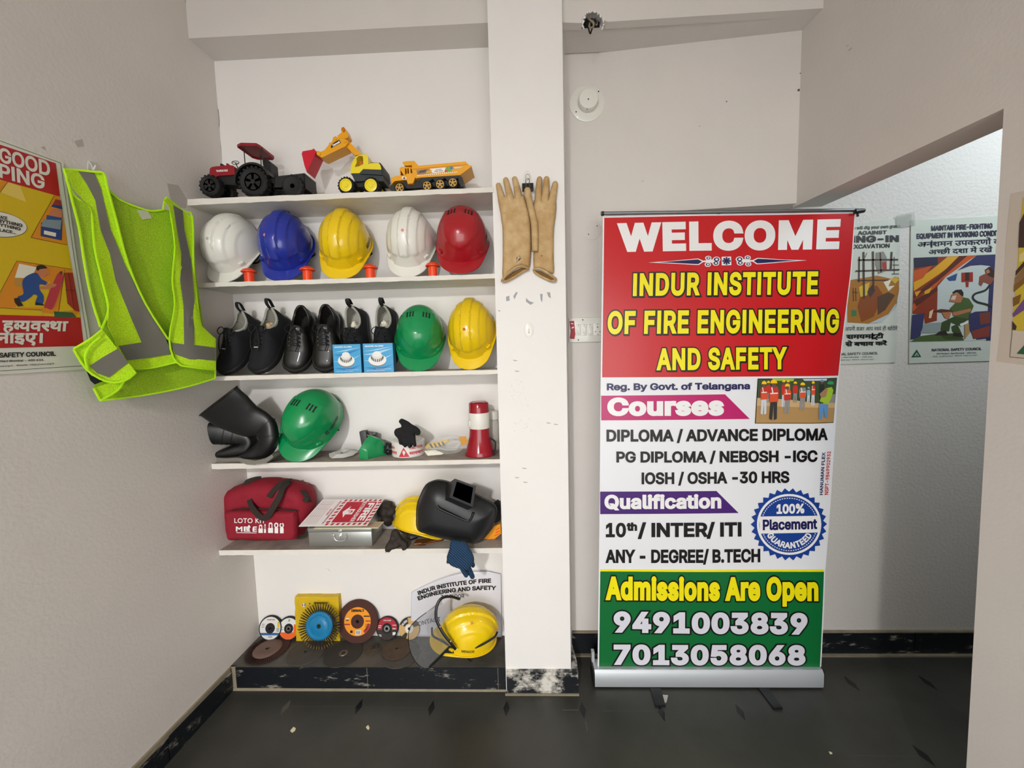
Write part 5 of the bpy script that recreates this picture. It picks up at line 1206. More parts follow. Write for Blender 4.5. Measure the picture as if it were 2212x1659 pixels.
# green case, packet behind, black foil pouch
t = thing('plastic_case', 'small green rounded plastic case near the middle of the boot shelf', 'case', (at(803, 985, 1.58).x, 1.6, z4))
m = MB(); f0 = Z([(420, 702), (418, 600), (440, 570), (520, 560), (700, 520), (712, 590), (705, 640), (545, 716)])
q = [at(x, y, 1.565) for x, y in Z([(422, 716), (418, 606), (432, 582), (505, 600), (524, 622), (528, 716)])]
zq = min(p.z for p in q); qq = lambda dx, dy, k, e=0: [V((sum(r_.x for r_ in q) / 6 + (p.x - sum(r_.x for r_ in q) / 6) * (1 - e) + dx, p.y + dy, zq + (p.z - zq) * k)) for p in q]
m.loft([qq(.002, -.002, .88, .12), qq(0, 0, 1), qq(.010, .014, 1.45), qq(.026, .034, 1.95), qq(.042, .052, 1.75), qq(.052, .064, 1.2), qq(.054, .068, .9, .15)], 'case_green'); m.build('body', t, smooth=32)
settle(t, None, z4)
m = MB(); m.box((at(788, 941, 1.66).x, 1.664, z4 + .05), (.030, .03, .10), 'pack_grey', roty(-.12), .004); o = m
a_ = at(*Z([(530, 450)])[0], 1.655); m.box((a_.x, 1.672, z4 + .05), (.05, .026, .085), 'foil_black', roty(.18), .003)
PS = PY(1.6565); 
for L in ([(478, 425), (600, 465), (596, 472), (478, 436)], [(478, 425), (486, 428), (500, 480), (490, 482)], [(500, 470), (600, 468), (600, 475), (500, 479)]): paint(m, PS, Z(L), 'amber', .0)
tag(m.build('packet', smooth=30), 'grey and black packet with amber trim standing behind the green case', 'packet')
m = MB(); c = at(*Z([(772, 575)])[0], 1.625); m.ball((0, 0, 0), (1, 1, 1), 'foil_black', nu=22, nv=14)
for v in m.bm.verts:
    n_ = v.co.normalized(); f = 1 + .3 * NZ.noise(n_ * 2.5) + .2 * NZ.noise(n_ * 6); v.co = V((n_.x * .026, n_.y * .02, n_.z * .024)) * f + V((c.x, 1.63, z4 + .024))
o = m.build('pouch', smooth=20, weld=True); tag(o, 'crinkled black plastic pouch between the green case and the tape roll', 'pouch'); 
mn = min((o.matrix_world @ v.co).z for v in o.data.vertices); o.location.z -= mn - z4
# roll of warning tape
c = at(880, 950, 1.625); r = 35 * pxm(1.60, 880, 960); hgt = .066; c = V((c.x, 1.635, z4))
t = thing('tape_roll', 'roll of white warning tape with red print, black glove on top', 'tape roll', c)
m = MB(); m.lathe([(r * .45, .0), (r - .002, 0), (r, .002), (r, hgt - .004), (r - .004, hgt), (r * .45, hgt), (r * .45, 0)], 'tape_white', c, n=48, caps=False)
def cyl(u0, u1, v0, v1, l=.0005): return lambda u, v: V((c.x + (r + l) * math.sin(u0 + (u1 - u0) * u), c.y - (r + l) * math.cos(u0 + (u1 - u0) * u), c.z + v0 + (v1 - v0) * v))
text(m, 'DANGER', cyl(-1.5, -.62, .036, .046), 'tape_red', 's', .03); text(m, 'CAUTION', cyl(.35, 1.25, .036, .047), 'tape_red', 's', .03)
text(m, 'खतरा', cyl(-1.35, -.45, .015, .026), 'tape_red', 'h', .02, cap=.62); text(m, 'सावधान', cyl(.32, 1.35, .013, .025), 'tape_red', 'h', .02, cap=.62)
f = cyl(-.32, .34, .005, .045); m.poly([[f(0, .0), f(.33, 0), f(.66, 0), f(1, 0), f(.75, .5), f(.5, 1), f(.25, .5)]], 'tape_red')
m.build('tape', t, smooth=40, recalc=True)
# black glove draped over the roll
PS = PY(1.551)
t = thing('work_glove', 'black knitted glove hanging over the roll of warning tape, fingers down', 'glove', at(880, 945, 1.60), None, None)
m = MB()
GL_ = Z([(930, 245), (1000, 275), (1040, 305), (1085, 330), (1130, 360), (1155, 400), (1140, 440), (1100, 445), (1090, 430), (1095, 480), (1100, 560), (1080, 580), (1055, 560), (1050, 585), (1020, 590), (1000, 575), (960, 580), (930, 560), (905, 545), (885, 490), (845, 440), (838, 400), (860, 365), (920, 345), (915, 315), (893, 285), (900, 262)])
pillow(m, PS, smoothpts(GL_, 3), 'glove_black', .014, .02, .004, disp=lambda x, y, q: .004 * NZ.noise(V((x * 60, y * 60, 1))))
for L in ([(1000, 575), (985, 500), (960, 430)], [(1050, 585), (1030, 500), (1000, 430)], [(930, 560), (930, 500), (905, 430)]): pass
m.build('hand', t, smooth=60)
for L, w in (([(1085, 565), (1070, 480), (1050, 400)], 20), ([(1025, 580), (1010, 500), (990, 410)], 20), ([(968, 572), (955, 500), (945, 420)], 20), ([(915, 540), (905, 480), (900, 420)], 19), ([(1120, 425), (1095, 390), (1040, 360)], 19)):
    m = MB(); S = [(at(*Z([(x, y)])[0], 1.543 + .004 * i), w / 5.53 * pxm(1.58, 880, 940) * (.85 if i == 0 else 1), .009) for i, (x, y) in enumerate(L)]; pathloft(m, S, 'glove_black', 12); m.ball(S[0][0], (S[0][1], .008, S[0][1]), 'glove_black', nu=12, nv=8); m.build('finger', t, smooth=60)
# bagged goggles
mat('clear_bag', '#e8e8e4', .08, bump=1.0, bscale=35, bdist=.01, alpha=.2, spec=.8); mat('stripe_yellow', '#d2a90e', .4); mat('goggle_clear', '#b9bdb6', .1, alpha=.6)
t = thing('bagged_goggles', 'clear plastic bag with goggles and yellow black striped card, left of the megaphone', 'goggles', (at(965, 975, 1.6).x, 1.6, z4))
PS = PY(1.60)
m = MB(); bag = Z([(1190, 590), (1210, 545), (1280, 490), (1380, 440), (1480, 418), (1600, 425), (1690, 450), (1690, 520), (1650, 600), (1560, 640), (1440, 655), (1250, 670), (1200, 640)])
pillow(m, PS, smoothpts(bag, 2), 'clear_bag', .03, .03, .006, disp=lambda x, y, q: .007 * NZ.noise(V((x * 45, y * 45, 3)))); m.build('bag', t, smooth=30)
m = MB(); L = smoothpts3([at(*Z([p])[0], y) for p, y in (((1250, 560), 1.59), ((1300, 520), 1.60), ((1420, 500), 1.60), ((1540, 470), 1.605), ((1640, 500), 1.6), ((1600, 580), 1.59), ((1480, 600), 1.585), ((1380, 580), 1.585), ((1290, 590), 1.585))]); m.tube(L, .004, 'goggle_clear', 8, True); m.build('goggle_frame', t, smooth=60)
m = MB(); PS2 = PY(1.5905); pillow(m, PS2, Z([(1205, 560), (1240, 525), (1330, 500), (1500, 470), (1490, 500), (1330, 580), (1210, 585)]), 'stripe_yellow', .003, .004, .004)
PS3 = PY(1.587)
for i in range(4): x = 1255 + i * 48; m.prism([[PS3.P(a, b) for a, b in Z([(x, 530 - i * 9), (x + 20, 524 - i * 9), (x + 52, 572 - i * 9), (x + 28, 578 - i * 9)])]], (0, .001, 0), 'print_black')
m.build('striped_card', t, smooth=40)
m = MB(); m.prism([[at(x, y, 1.572) for x, y in Z([(1195, 612), (1330, 600), (1430, 640), (1400, 655), (1240, 668)])]], (0, .002, 0), 'paper_offwhite'); m.build('paper_slip', t)
m = MB(); m.prism([[at(x, y, 1.566) for x, y in Z([(1605, 445), (1690, 435), (1725, 512), (1650, 548)])]], (0, .002, 0), 'amber'); m.build('amber_tag', t)
settle(t, None, z4)
# megaphone
c = at(1037, 980, 1.61); c.y = 1.615; k = pxm(1.615, 1037, 930); c.z = z4
t = thing('megaphone', 'dark red and white megaphone standing on its bell beside the pillar', 'megaphone', c)
zt = at(1037, 868, 1.615).z - z4; s_ = zt / .2
m = MB(); m.lathe([(32.5 * k, 0), (33 * k, .004), (30 * k, .02), (26 * k, .05), (22.5 * k, .08), (21.5 * k, .10), (21.3 * k, .115), (21.3 * k, .117)], 'horn_red', c, n=40); m.build('bell', t, smooth=50)
m = MB(); m.lathe([(21.8 * k, .112), (22.3 * k, .114), (22.8 * k, zt - .046), (22.2 * k, zt - .043)], 'horn_white', c, n=40); m.build('white_band', t, smooth=40, label='white band round the megaphone')
m = MB(); m.lathe([(21.3 * k, zt - .05), (21.8 * k, zt - .044), (21.2 * k, zt - .006), (19.5 * k, zt - .001), (18 * k, zt), (16 * k, zt - .003), (14 * k, zt - .003), (12 * k, zt), (0, zt)], 'horn_red', c, n=40); m.build('rear_cap', t, smooth=40)
m = MB(); m.tube(smoothpts3([c + V(p) for p in ((.043, -.012, .07), (.066, -.02, .055), (.064, -.026, .02), (.056, -.03, .006), (.057, -.02, .02))]), .0035, 'webbing_black', 8); m.build('strap', t, smooth=60)
m = MB(); m.box(c + V((-.0395, -.022, .135)), (.006, .014, .024), 'horn_white', rotz(.6), .001); m.build('switch', t)
# bottle behind
c = at(1066, 980, 1.68); c = V((at(1066, 930, 1.68).x, 1.692, z4)); k = pxm(1.68, 1066, 930); zt = at(1066, 888, 1.68).z - z4
t = thing('bottle', 'small white capped bottle half hidden behind the megaphone', 'bottle', c)
m = MB(); m.lathe([(11 * k, 0), (12 * k, .003), (12 * k, zt - .055), (10.5 * k, zt - .042), (9 * k, zt - .036)], 'bottle_clear', c, n=28); m.build('body', t, smooth=40)
m = MB(); m.lathe([(11.8 * k, zt - .036), (12 * k, zt - .034), (11.7 * k, zt - .002), (10.5 * k, zt), (0, zt)], 'bottle_white', c, n=28); m.build('cap', t, smooth=40)
# ------------------------------------------------------------------ lowest shelf: bag, toolbox, sign, masks, gloves
z5 = SZ[4] + .0006
mat('bag_red', '#8f0a24', .8, bump=.35, bscale=700, bdist=.0008, mottle=.12, mscale=30); mat('webbing_dark', '#2b231d', .9, bump=.5, bscale=900, bdist=.0006)
mat('tin', '#b4b6b2', .34, .8, bump=.06, bscale=60); mat('chrome', '#e6e6e2', .25, .8); mat('card_cream', '#d9d2ae', .6); mat('card_white', '#e6e4e2', .4); mat('sign_red', '#b71f33', .4)
mat('mask_black', '#17181a', .42, bump=.08, bscale=200); mat('lens_dark', '#5a4b46', .3, coat=.6); mat('part_orange', '#ee9a12', .35); mat('leather_dark', '#2a211b', .75, bump=.5, bscale=200, bdist=.001); mat('packet_brown', '#7a4a22', .25, bump=.6, bscale=70, bdist=.003, coat=.4)
Z = zz(400, 980, 3.16)
t = thing('tool_bag', 'red zipped bag with black handles and white LOTO KIT print', 'bag', (at(575, 1165, 1.6).x, 1.62, z5))
m = MB(); PS = PY(1.640)
wr = lambda x, y, q: .006 * q * NZ.noise(V((x * 22, y * 22, 2)))
pillow(m, PS, smoothpts(Z([(298, 300), (305, 245), (345, 222), (430, 190), (520, 170), (620, 172), (720, 188), (800, 212), (845, 240), (872, 310), (868, 420), (835, 500), (780, 560), (600, 575), (420, 570), (318, 550)]), 3), 'bag_red', .068, .05, .01, disp=wr, pw=.38); m.build('body', t, smooth=50)
m = MB(); PS = PY(1.566)
pillow(m, PS, smoothpts(Z([(284, 420), (300, 386), (500, 384), (740, 386), (764, 410), (770, 500), (766, 565), (735, 586), (520, 582), (330, 578), (300, 555)]), 3), 'bag_red', .022, .02, .008, disp=lambda x, y, q: .003 * NZ.noise(V((x * 30, y * 30, 5))), pw=.35); pk = m.build('front_pocket', t, smooth=50)
m = MB(); m.tube(smoothpts3([at(*Z([p])[0], 1.5555) for p in ((320, 384), (420, 377), (560, 379), (680, 382), (762, 392))]), .0032, 'webbing_dark', 6); m.build('zip', pk, smooth=60)
m = MB()
PB = PY(1.5425); fb = lambda L: quadfn(PB, tuple(Z(L)), 0)
text(m, 'LOTO KIT', fb([(336, 474), (548, 476), (548, 442), (336, 442)]), 'ink_white', 'b', .012, .03); text(m, 'MB E', fb([(346, 532), (490, 534), (490, 498), (346, 498)]), 'ink_white', 'b', .035, .05)
def pq(L): paint(m, PB, Z(L), 'ink_white', .0)
pq([(424, 500), (436, 486), (446, 500), (446, 506), (440, 506), (440, 528), (448, 534), (422, 534), (430, 528), (430, 506), (424, 506)]); pq([(350, 538), (488, 540), (488, 544), (350, 542)])
for x, y, w, h, b in ((500, 512, 30, 30, 18), (538, 516, 14, 26, 26), (566, 508, 34, 34, 28)):
    pq([(x, y), (x + w, y), (x + w, y + h), (x, y + h)])
    for L in ([(x + w * .12, y), (x + w * .12, y - b), (x + w * .32, y - b), (x + w * .32, y)], [(x + w * .68, y), (x + w * .68, y - b), (x + w * .88, y - b), (x + w * .88, y)], [(x + w * .12, y - b), (x + w * .3, y - b - 9), (x + w * .7, y - b - 9), (x + w * .88, y - b), (x + w * .7, y - b + 1), (x + w * .3, y - b + 1)]): pq(L)
for x in (608, 645):
    o = [(x + 14 + 15 * math.cos(a), 490 + 19 * math.sin(a)) for a in [i * PI / 8 for i in range(16)]]; n = [(x + 14 + 7 * math.cos(a), 490 + 10 * math.sin(a)) for a in [i * PI / 8 for i in range(16)]]
    m.poly([[PB.P(*p) for p in Z(o)], [PB.P(*p) for p in Z(n)]], 'ink_white'); pq([(x + 2, 508), (x + 27, 508), (x + 27, 544), (x + 2, 544)])
m.build('printed_logo', pk, smooth=0, recalc=False)
def strap(name, L, w, par, key='webbing_dark'):
    m = MB(); P_ = smoothpts3([at(*Z([(x, y)])[0], Y) for x, y, Y in L], 6); rings = []
    for i, p in enumerate(P_):
        tg = (P_[min(i + 1, len(P_) - 1)] - P_[max(i - 1, 0)]).normalized(); s_ = tg.cross(V((0, 1, 0))).normalized(); n_ = s_.cross(tg)
        rings.append([p + s_ * w + n_ * .0016, p - s_ * w + n_ * .0016, p - s_ * w - n_ * .0016, p + s_ * w - n_ * .0016])
    m.loft(rings, key); return m.build(name, par, smooth=40)
strap('handle', [(438, 268, 1.588), (442, 330, 1.566), (468, 385, 1.546), (520, 435, 1.534), (560, 430, 1.530), (600, 370, 1.536), (645, 290, 1.552), (668, 232, 1.575), (700, 195, 1.6)], .0125, t)
strap('handle', [(405, 232, 1.60), (425, 195, 1.612), (480, 176, 1.628), (520, 172, 1.64)], .011, t); strap('handle', [(570, 300, 1.556), (620, 235, 1.58), (680, 195, 1.6), (725, 186, 1.62)], .011, t)
strap('side_strap', [(800, 250, 1.585), (830, 290, 1.60), (852, 330, 1.62)], .011, t); strap('side_strap', [(812, 330, 1.590), (838, 300, 1.60)], .009, t)
settle(t, None, z5)
# steel toolbox
Z = zz(640, 1020, 4.809)
YT = 1.556; a = at(668, 1181, YT); b = at(804, 1179, YT); x0, x1 = a.x, b.x; zt = at(735, 1140, YT).z; dp = .118
t = thing('steel_box', 'small shiny steel box with a latch and wire handle, holding up sign cards', 'box', ((x0 + x1) / 2, YT + dp / 2, z5))
m = MB(); m.box(((x0 + x1) / 2, YT + dp / 2, (z5 + zt - .018) / 2), (x1 - x0, dp, zt - .018 - z5), 'tin', None, .002); m.build('body', t, smooth=30)
m = MB(); m.box(((x0 + x1) / 2, YT + dp / 2, zt - .0085), (x1 - x0 + .003, dp + .003, .017), 'tin', None, .002); m.build('lid', t, smooth=30)
m = MB(); c = at(*Z([(460, 690)])[0], YT - .003); m.box((c.x, YT - .0025, zt - .012), (.014, .003, .012), 'chrome', None, .001); m.box((c.x, YT - .003, zt - .032), (.015, .004, .024), 'chrome', None, .001); m.lathe([(.005, 0), (.005, -.003), (.003, -.004), (.002, -.002), (0, -.002)], 'chrome', (c.x, YT - .005, zt - .032), (0, 1, 0), 16); m.build('latch', t, smooth=40)
zh = zt - .028
m = MB(); hx = .026; m.tube(smoothpts3([V((c.x + s_, YT - .005, z)) for s_, z in ((-.036, zh), (-hx, zh), (-hx, zh - .010), (-.018, zh - .024), (0, zh - .026), (.018, zh - .024), (hx, zh - .010), (hx, zh), (.036, zh))], 3), .0024, 'chrome', 8); m.build('handle', t, smooth=60)
for s_ in (-1, 1):
    m = MB(); m.box((c.x + s_ * .031, YT - .003, zh), (.014, .004, .006), 'chrome', None, .001); m.build('handle_bracket', t)
# sign cards lying on the box
def card(name, label, Q, th, key, up=0.0):
    m = MB(); n = (Q[1] - Q[0]).cross(Q[3] - Q[0]).normalized(); n = n if n.z > 0 else -n; m.prism([[q - n * th for q in Q]], n * (th - .0002), key); return m, n
C_ = [at(645, 1136.5, 1.530), at(793, 1134.5, 1.530), at(829, 1078, 1.672), at(697, 1079, 1.672)]
ztop = zt + .0006; lo = min(p.z for p in C_[:2]); C_ = [p + V((0, 0, max(0, ztop + .006 - lo))) for p in C_]
u2 = [at(678, 1140, 1.542), at(817, 1137, 1.542), at(829, 1118, 1.600), at(690, 1122, 1.600)]
u2 = [V((p.x, p.y, ztop + .0015)) for p in u2]
m = MB(); m.prism([u2], (0, 0, .0028), 'card_cream')
for i in range(7): f = lambda s, k: u2[1].lerp(u2[2], k).lerp(u2[0].lerp(u2[3], k), 1 - s) + V((0, 0, .0032)); m.face([f(.72, .1 + i * .12), f(.98, .1 + i * .12), f(.98, .13 + i * .12), f(.72, .13 + i * .12)], 'sign_red')
tag(m.build('inspection_card', smooth=0, recalc=False), 'cream printed card lying under the FIRE EXTINGUISHER sign on the steel box', 'card', 'cards on the steel box')
m, n_ = card('', '', C_, .003, 'card_white')
F = lambda s, k, l=.0003: (C_[0].lerp(C_[1], s)).lerp(C_[3].lerp(C_[2], s), k) + n_ * l
def cp(L, key, l=.0004): m.poly([[F(s, k, l) for s, k in L]], key)
for i in range(8):
    s0 = .37 + i * .08; cp([(s0, .015), (s0 + .04, .015), (s0 + .055, .085), (s0 + .015, .085)], 'sign_red'); cp([(s0, .915), (s0 + .04, .915), (s0 + .055, .985), (s0 + .015, .985)], 'sign_red')
for i in range(7):
    k0 = .09 + i * .12
    for s0 in (.365, .945): cp([(s0, k0), (s0 + .05, k0 + .03), (s0 + .05, k0 + .09), (s0, k0 + .06)], 'sign_red')
cp([(.44, .11), (.925, .11), (.925, .89), (.44, .89)], 'sign_red', .0006)
text(m, 'FIRE', lambda u, v: F(.80 + .105 * v, .84 - .68 * u, .001), 'ink_white', 's', .04); text(m, 'EXTINGUISHER', lambda u, v: F(.705 + .06 * v, .87 - .74 * u, .001), 'ink_white', 's', .02)
cp([(.49, .5), (.56, .72), (.56, .60), (.66, .60), (.66, .40), (.56, .40), (.56, .28)], 'ink_white', .0009); cp([(.56, .545), (.64, .545), (.64, .47), (.60, .44), (.59, .455), (.62, .48), (.62, .52), (.56, .52)], 'sign_red', .0012)
text(m, 'FIRE EXTINGUISHER INSPECTION', lambda u, v: F(.31 + .028 * v, .93 - .86 * u, .0005), 'sign_red', 's', .02); text(m, 'RECORD', lambda u, v: F(.265 + .024 * v, .62 - .24 * u, .0005), 'sign_red', 's', .02)
for i in range(6): cp([(.04 + i * .035, .06), (.043 + i * .035, .06), (.043 + i * .035, .95), (.04 + i * .035, .95)], 'sign_red')
for k in (.35, .62, .8): cp([(.04, k), (.22, k), (.22, k + .004), (.04, k + .004)], 'sign_red')
tag(m.build('fire_sign', smooth=0, recalc=False), 'red and white FIRE EXTINGUISHER sign card lying on the steel box', 'sign', 'cards on the steel box')
# dark gloves behind the sign and at the shelf edge
m = MB(); PS = PY(1.69)
pillow(m, PS, smoothpts(Z([(845, 440), (830, 380), (870, 330), (920, 302), (990, 305), (1005, 345), (1035, 375), (1035, 420), (1000, 460), (1010, 520), (960, 560), (880, 500)]), 3), 'leather_dark', .022, .02, .005, disp=lambda x, y, q: .008 * NZ.noise(V((x * 50, y * 50, 7))))
o = m.build('leather_glove', smooth=50); tag(o, 'dark leather glove heaped behind the sign, against the back wall', 'glove', 'dark leather gloves on the lowest shelf')
m = MB(); PS = PY(1.545)
pillow(m, PS, smoothpts(Z([(915, 835), (928, 765), (972, 695), (990, 610), (1040, 590), (1075, 630), (1105, 690), (1160, 735), (1158, 805), (1102, 815), (1088, 765), (1042, 790), (968, 838)]), 2), 'leather_dark', .014, .014, .004, disp=lambda x, y, q: .005 * NZ.noise(V((x * 60, y * 60, 9))))
o = m.build('leather_glove', smooth=50); tag(o, 'dark leather glove drooping over the shelf edge below the yellow hard hat', 'glove', 'dark leather gloves on the lowest shelf')
m = MB(); L = [atz(x, y, z5 + .002) for x, y in Z([(1205, 775), (1245, 712), (1480, 690), (1560, 695), (1510, 725), (1330, 765)])]; m.prism([L], (0, 0, .010), 'packet_brown'); bmesh.ops.bevel(m.bm, geom=list(m.bm.edges), offset=.005, segments=2, affect='EDGES')
o = m.build('packet', smooth=40); tag(o, 'shiny brown packet lying flat under the black welding mask', 'packet')
# yellow hat behind the mask
h = hard_hat('yellow hard hat lying behind the black welding mask', 'hat_yellow', logo=('MENSOR', 1.2, 1.75, .10, .2, False))
Rh = rotx(-.06) @ roty(.20) @ rotz(math.radians(82)); put(h, Rh, 908, 1100, z5, sc=.84, ypl=1.63, yb=YN - .002)
# welding mask
t = thing('welding_mask', 'black welding mask with a square lens box, tilted before a yellow hard hat', 'mask', (at(980, 1165, 1.58).x, 1.58, z5))
OUT = Z([(1252, 480), (1258, 350), (1290, 250), (1350, 135), (1430, 92), (1500, 84), (1600, 108), (1760, 180), (1900, 250), (2035, 318), (2078, 370), (2078, 440), (2040, 540), (1990, 630), (1930, 695), (1860, 733), (1760, 722), (1550, 690), (1310, 620), (1258, 575)])
m = MB(); PS = PY(1.543); ol = smoothpts(OUT, 3); pillow(m, PS, ol, 'mask_black', .066, .088, .008, back=-.93, pw=.62); m.build('shell', t, smooth=60)
m = MB(); m.tube([PS.P(x, y, 0) for x, y in ol], .0035, 'mask_black', 8, True); m.build('rim', t, smooth=60)
m = MB(); m.tube(smoothpts3([at(*Z([p])[0], y) for p, y in (((1465, 350), 1.474), ((1500, 385), 1.472), ((1640, 450), 1.473), ((1770, 505), 1.478), ((1810, 490), 1.478), ((1840, 420), 1.478))]), .005, 'mask_black', 8); m.build('raised_ridge', t, smooth=60)
m = MB(); fr = [(1648, 66), (1868, 146), (1832, 362), (1592, 262)]; cxx, cyy = 1735, 209
inn = [(cxx + (x - cxx) * .78, cyy + (y - cyy) * .78) for x, y in fr]
f0 = [at(x, y, 1.440) for x, y in Z(fr)]; bk = [at(x, y, 1.505) for x, y in Z([(1560, 130), (1800, 235), (1760, 405), (1525, 300)])]; i0 = [at(x, y, 1.440) for x, y in Z(inn)]; i1 = [p + V((0, .006, 0)) for p in i0]
k = m.mi('mask_black')
def ringq(A, B):
    for i in range(4): j = (i + 1) % 4; m.face([A[i], A[j], B[j], B[i]], 'mask_black')
ringq(bk, f0); ringq(f0, i0); ringq(i0, i1); m.face(i1, 'mask_black'); m.build('lens_frame', t, smooth=20, weld=True)
m = MB(); m.face([p - V((0, .001, 0)) for p in i1], 'lens_dark'); m.prism([[p - V((0, .001, 0)) for p in i1]], (0, .0008, 0), 'lens_dark'); m.build('lens', t, smooth=0)
for px, py in ((1340, 605), (2028, 560)):
    m = MB(); m.ball(at(*Z([(px, py)])[0], 1.545), (.004, .004, .004), 'chrome' if px > 2000 else 'mask_black', nu=12, nv=8); m.build('rivet', t, smooth=60)
m = MB(); p = [at(*Z([q])[0], 1.63) for q in ((2050, 330), (2090, 300), (2118, 320), (2122, 500), (2060, 540))]; m.prism([p], (0, .02, 0), 'webbing_black'); m.build('headgear', t, smooth=30)
m = MB(); p = Z([(1925, 695), (2000, 640), (2060, 560), (2120, 535), (2127, 640), (2050, 702)]); ext(m, p, 1.612, 1.63, 'part_orange')
for a, b in (((2075, 600), (2110, 580)), ((2070, 630), (2112, 610)), ((2060, 660), (2112, 640))):
    L = Z([a, b]); pa, pb = at(*L[0], 1.6115), at(*L[1], 1.6115); m.tube([pa, pb], .0016, 'cap_orange', 6)
o = m.build('plastic_bracket', smooth=30); tag(o, 'bright orange slotted plastic bracket under the right side of the welding mask', 'bracket')
# blue knitted glove hanging over the edge
gm = mat('glove_blue', '#163a5a', .9); nt = gm.node_tree; w = nt.nodes.new('ShaderNodeTexWave'); w.bands_direction = 'DIAGONAL'; w.inputs['Scale'].default_value = 55; w.inputs['Distortion'].default_value = 1.5
tcn = nt.nodes.new('ShaderNodeTexCoord'); rp = nt.nodes.new('ShaderNodeValToRGB'); rp.color_ramp.elements[0].color = hexc('#081523'); rp.color_ramp.elements[1].color = hexc('#1d4a72'); bpn = nt.nodes.new('ShaderNodeBump'); bpn.inputs['Strength'].default_value = .6; bpn.inputs['Distance'].default_value = .002
nt.links.new(tcn.outputs['Object'], w.inputs['Vector']); nt.links.new(w.outputs['Fac'], rp.inputs['Fac']); nt.links.new(rp.outputs['Color'], nt.nodes['Principled BSDF'].inputs['Base Color']); nt.links.new(w.outputs['Fac'], bpn.inputs['Height']); nt.links.new(bpn.outputs['Normal'], nt.nodes['Principled BSDF'].inputs['Normal'])
t = thing('work_glove', 'blue knitted glove hanging down from the lowest shelf under the welding mask', 'glove', at(995, 1200, 1.52))
m = MB(); PS = PY(1.478); pillow(m, PS, smoothpts(Z([(1612, 705), (1690, 712), (1765, 725), (1800, 790), (1840, 860), (1846, 930), (1810, 985), (1780, 1015), (1700, 1000), (1620, 975), (1580, 935), (1562, 885), (1590, 800)]), 3), 'glove_blue', .016, .02, .005, disp=lambda x, y, q: .004 * NZ.noise(V((x * 40, y * 40, 4)))); m.build('hand', t, smooth=60)
for L, wd_, Y in (([(1830, 1085), (1800, 1020), (1770, 950)], 27, 1.508), ([(1765, 1070), (1730, 1010), (1700, 950)], 24, 1.474), ([(1836, 968), (1815, 920), (1780, 860)], 24, 1.518), ([(1578, 930), (1590, 880), (1620, 820)], 20, 1.52), ([(1800, 1050), (1770, 990), (1740, 930)], 24, 1.503)):
    m = MB(); S = [(at(*Z([(x, y)])[0], Y), wd_ / 4.809 * pxm(1.51, 1000, 1220) * (.9 if i == 0 else 1), .0105) for i, (x, y) in enumerate(L)]; pathloft(m, S, 'glove_blue', 12, e=1); m.ball(S[0][0], (S[0][1], .0100, S[0][1]), 'glove_blue', nu=12, nv=8); m.build('finger', t, smooth=60)
m = MB(); m.prism([[atz(x, y, z5 + .001) for x, y in Z([(1490, 700), (1540, 665), (1620, 690), (1580, 715)])]], (0, 0, .008), 'clear_bag'); o = m.build('plastic_wrap', smooth=20); tag(o, 'scrap of shiny clear plastic at the shelf edge beside the blue glove', 'wrap')
# ------------------------------------------------------------------ discs on the plinth
mat('disc_black', '#17161a', .85, bump=.5, bscale=500, bdist=.0008); mat('disc_brown', '#4a2a22', .9, bump=.6, bscale=500, bdist=.0008); mat('disc_grey', '#4a453d', .85, bump=.5, bscale=400, mottle=.2, mscale=20); mat('disc_dark', '#332f2b', .85, bump=.6, bscale=400); mat('disc_rust', '#51402f', .9, bump=.5, bscale=300, mottle=.25, mscale=25)
mat('flap_brown', '#3b1f19', .9, bump=.4, bscale=300); mat('backing', '#6b5449', .8); mat('metal_rust', '#77706a', .5, .6); mat('label_white', '#d9dad6', .45); mat('label_blue', '#2d5d92', .45); mat('label_yellow', '#d9b52a', .45); mat('label_orange', '#e8641f', .45); mat('label_amber', '#eb9414', .45); mat('label_red', '#a31f2e', .45); mat('label_tan', '#c6a367', .45); mat('steel_ring', '#9fa09e', .35, .9); mat('wheel_blue', '#1678a8', .3, coat=.3); mat('bristle', '#1d1811', .6, .3); mat('bristle_tip', '#8c7430', .6, .2)
zp = ZP + .0006
def disc_thing(label, px, py, rpx, tilt, Y, cat, group, name='grinding_disc', lean_back=True, dx=0, yaw=0):
    r = rpx * pxm(Y, px, py); c = at(px, py, Y); tl = math.radians(tilt); th = .006
    R = rotz(yaw) @ rotx(-tl)
    c = V((c.x + dx, YN - .002 - th * math.cos(tl) - r * math.sin(tl), zp + r * math.cos(tl) + th * .5 * math.sin(tl)))
    if not lean_back: c.y = Y
    t = thing(name, label, cat, c, R, group); return t, r
def P2(r, a, k=1): return (r * math.cos(a), r * math.sin(a))
def faceon(m, L, key, y): m.poly([[V((x, y, z)) for x, z in L]], key)
def circ(r, n=40, x=0, z=0): return [(x + r * math.cos(2 * PI * i / n), z + r * math.sin(2 * PI * i / n)) for i in range(n)]
def annulus(m, r0, r1, key, y, n=40): m.poly([[V((x, y, z)) for x, z in circ(r1, n)], [V((x, y, z)) for x, z in circ(r0, n)]], key)
def chord(m, R, z0, z1, key, y, x0=-9, x1=9, n=8):
    L = []
    for i in range(n + 1): z = z0 + (z1 - z0) * i / n; L.append((min(x1, math.sqrt(max(R * R - z * z, 0))), z))
    for i in range(n + 1): z = z1 + (z0 - z1) * i / n; L.append((max(x0, -math.sqrt(max(R * R - z * z, 0))), z))
    faceon(m, L, key, y)
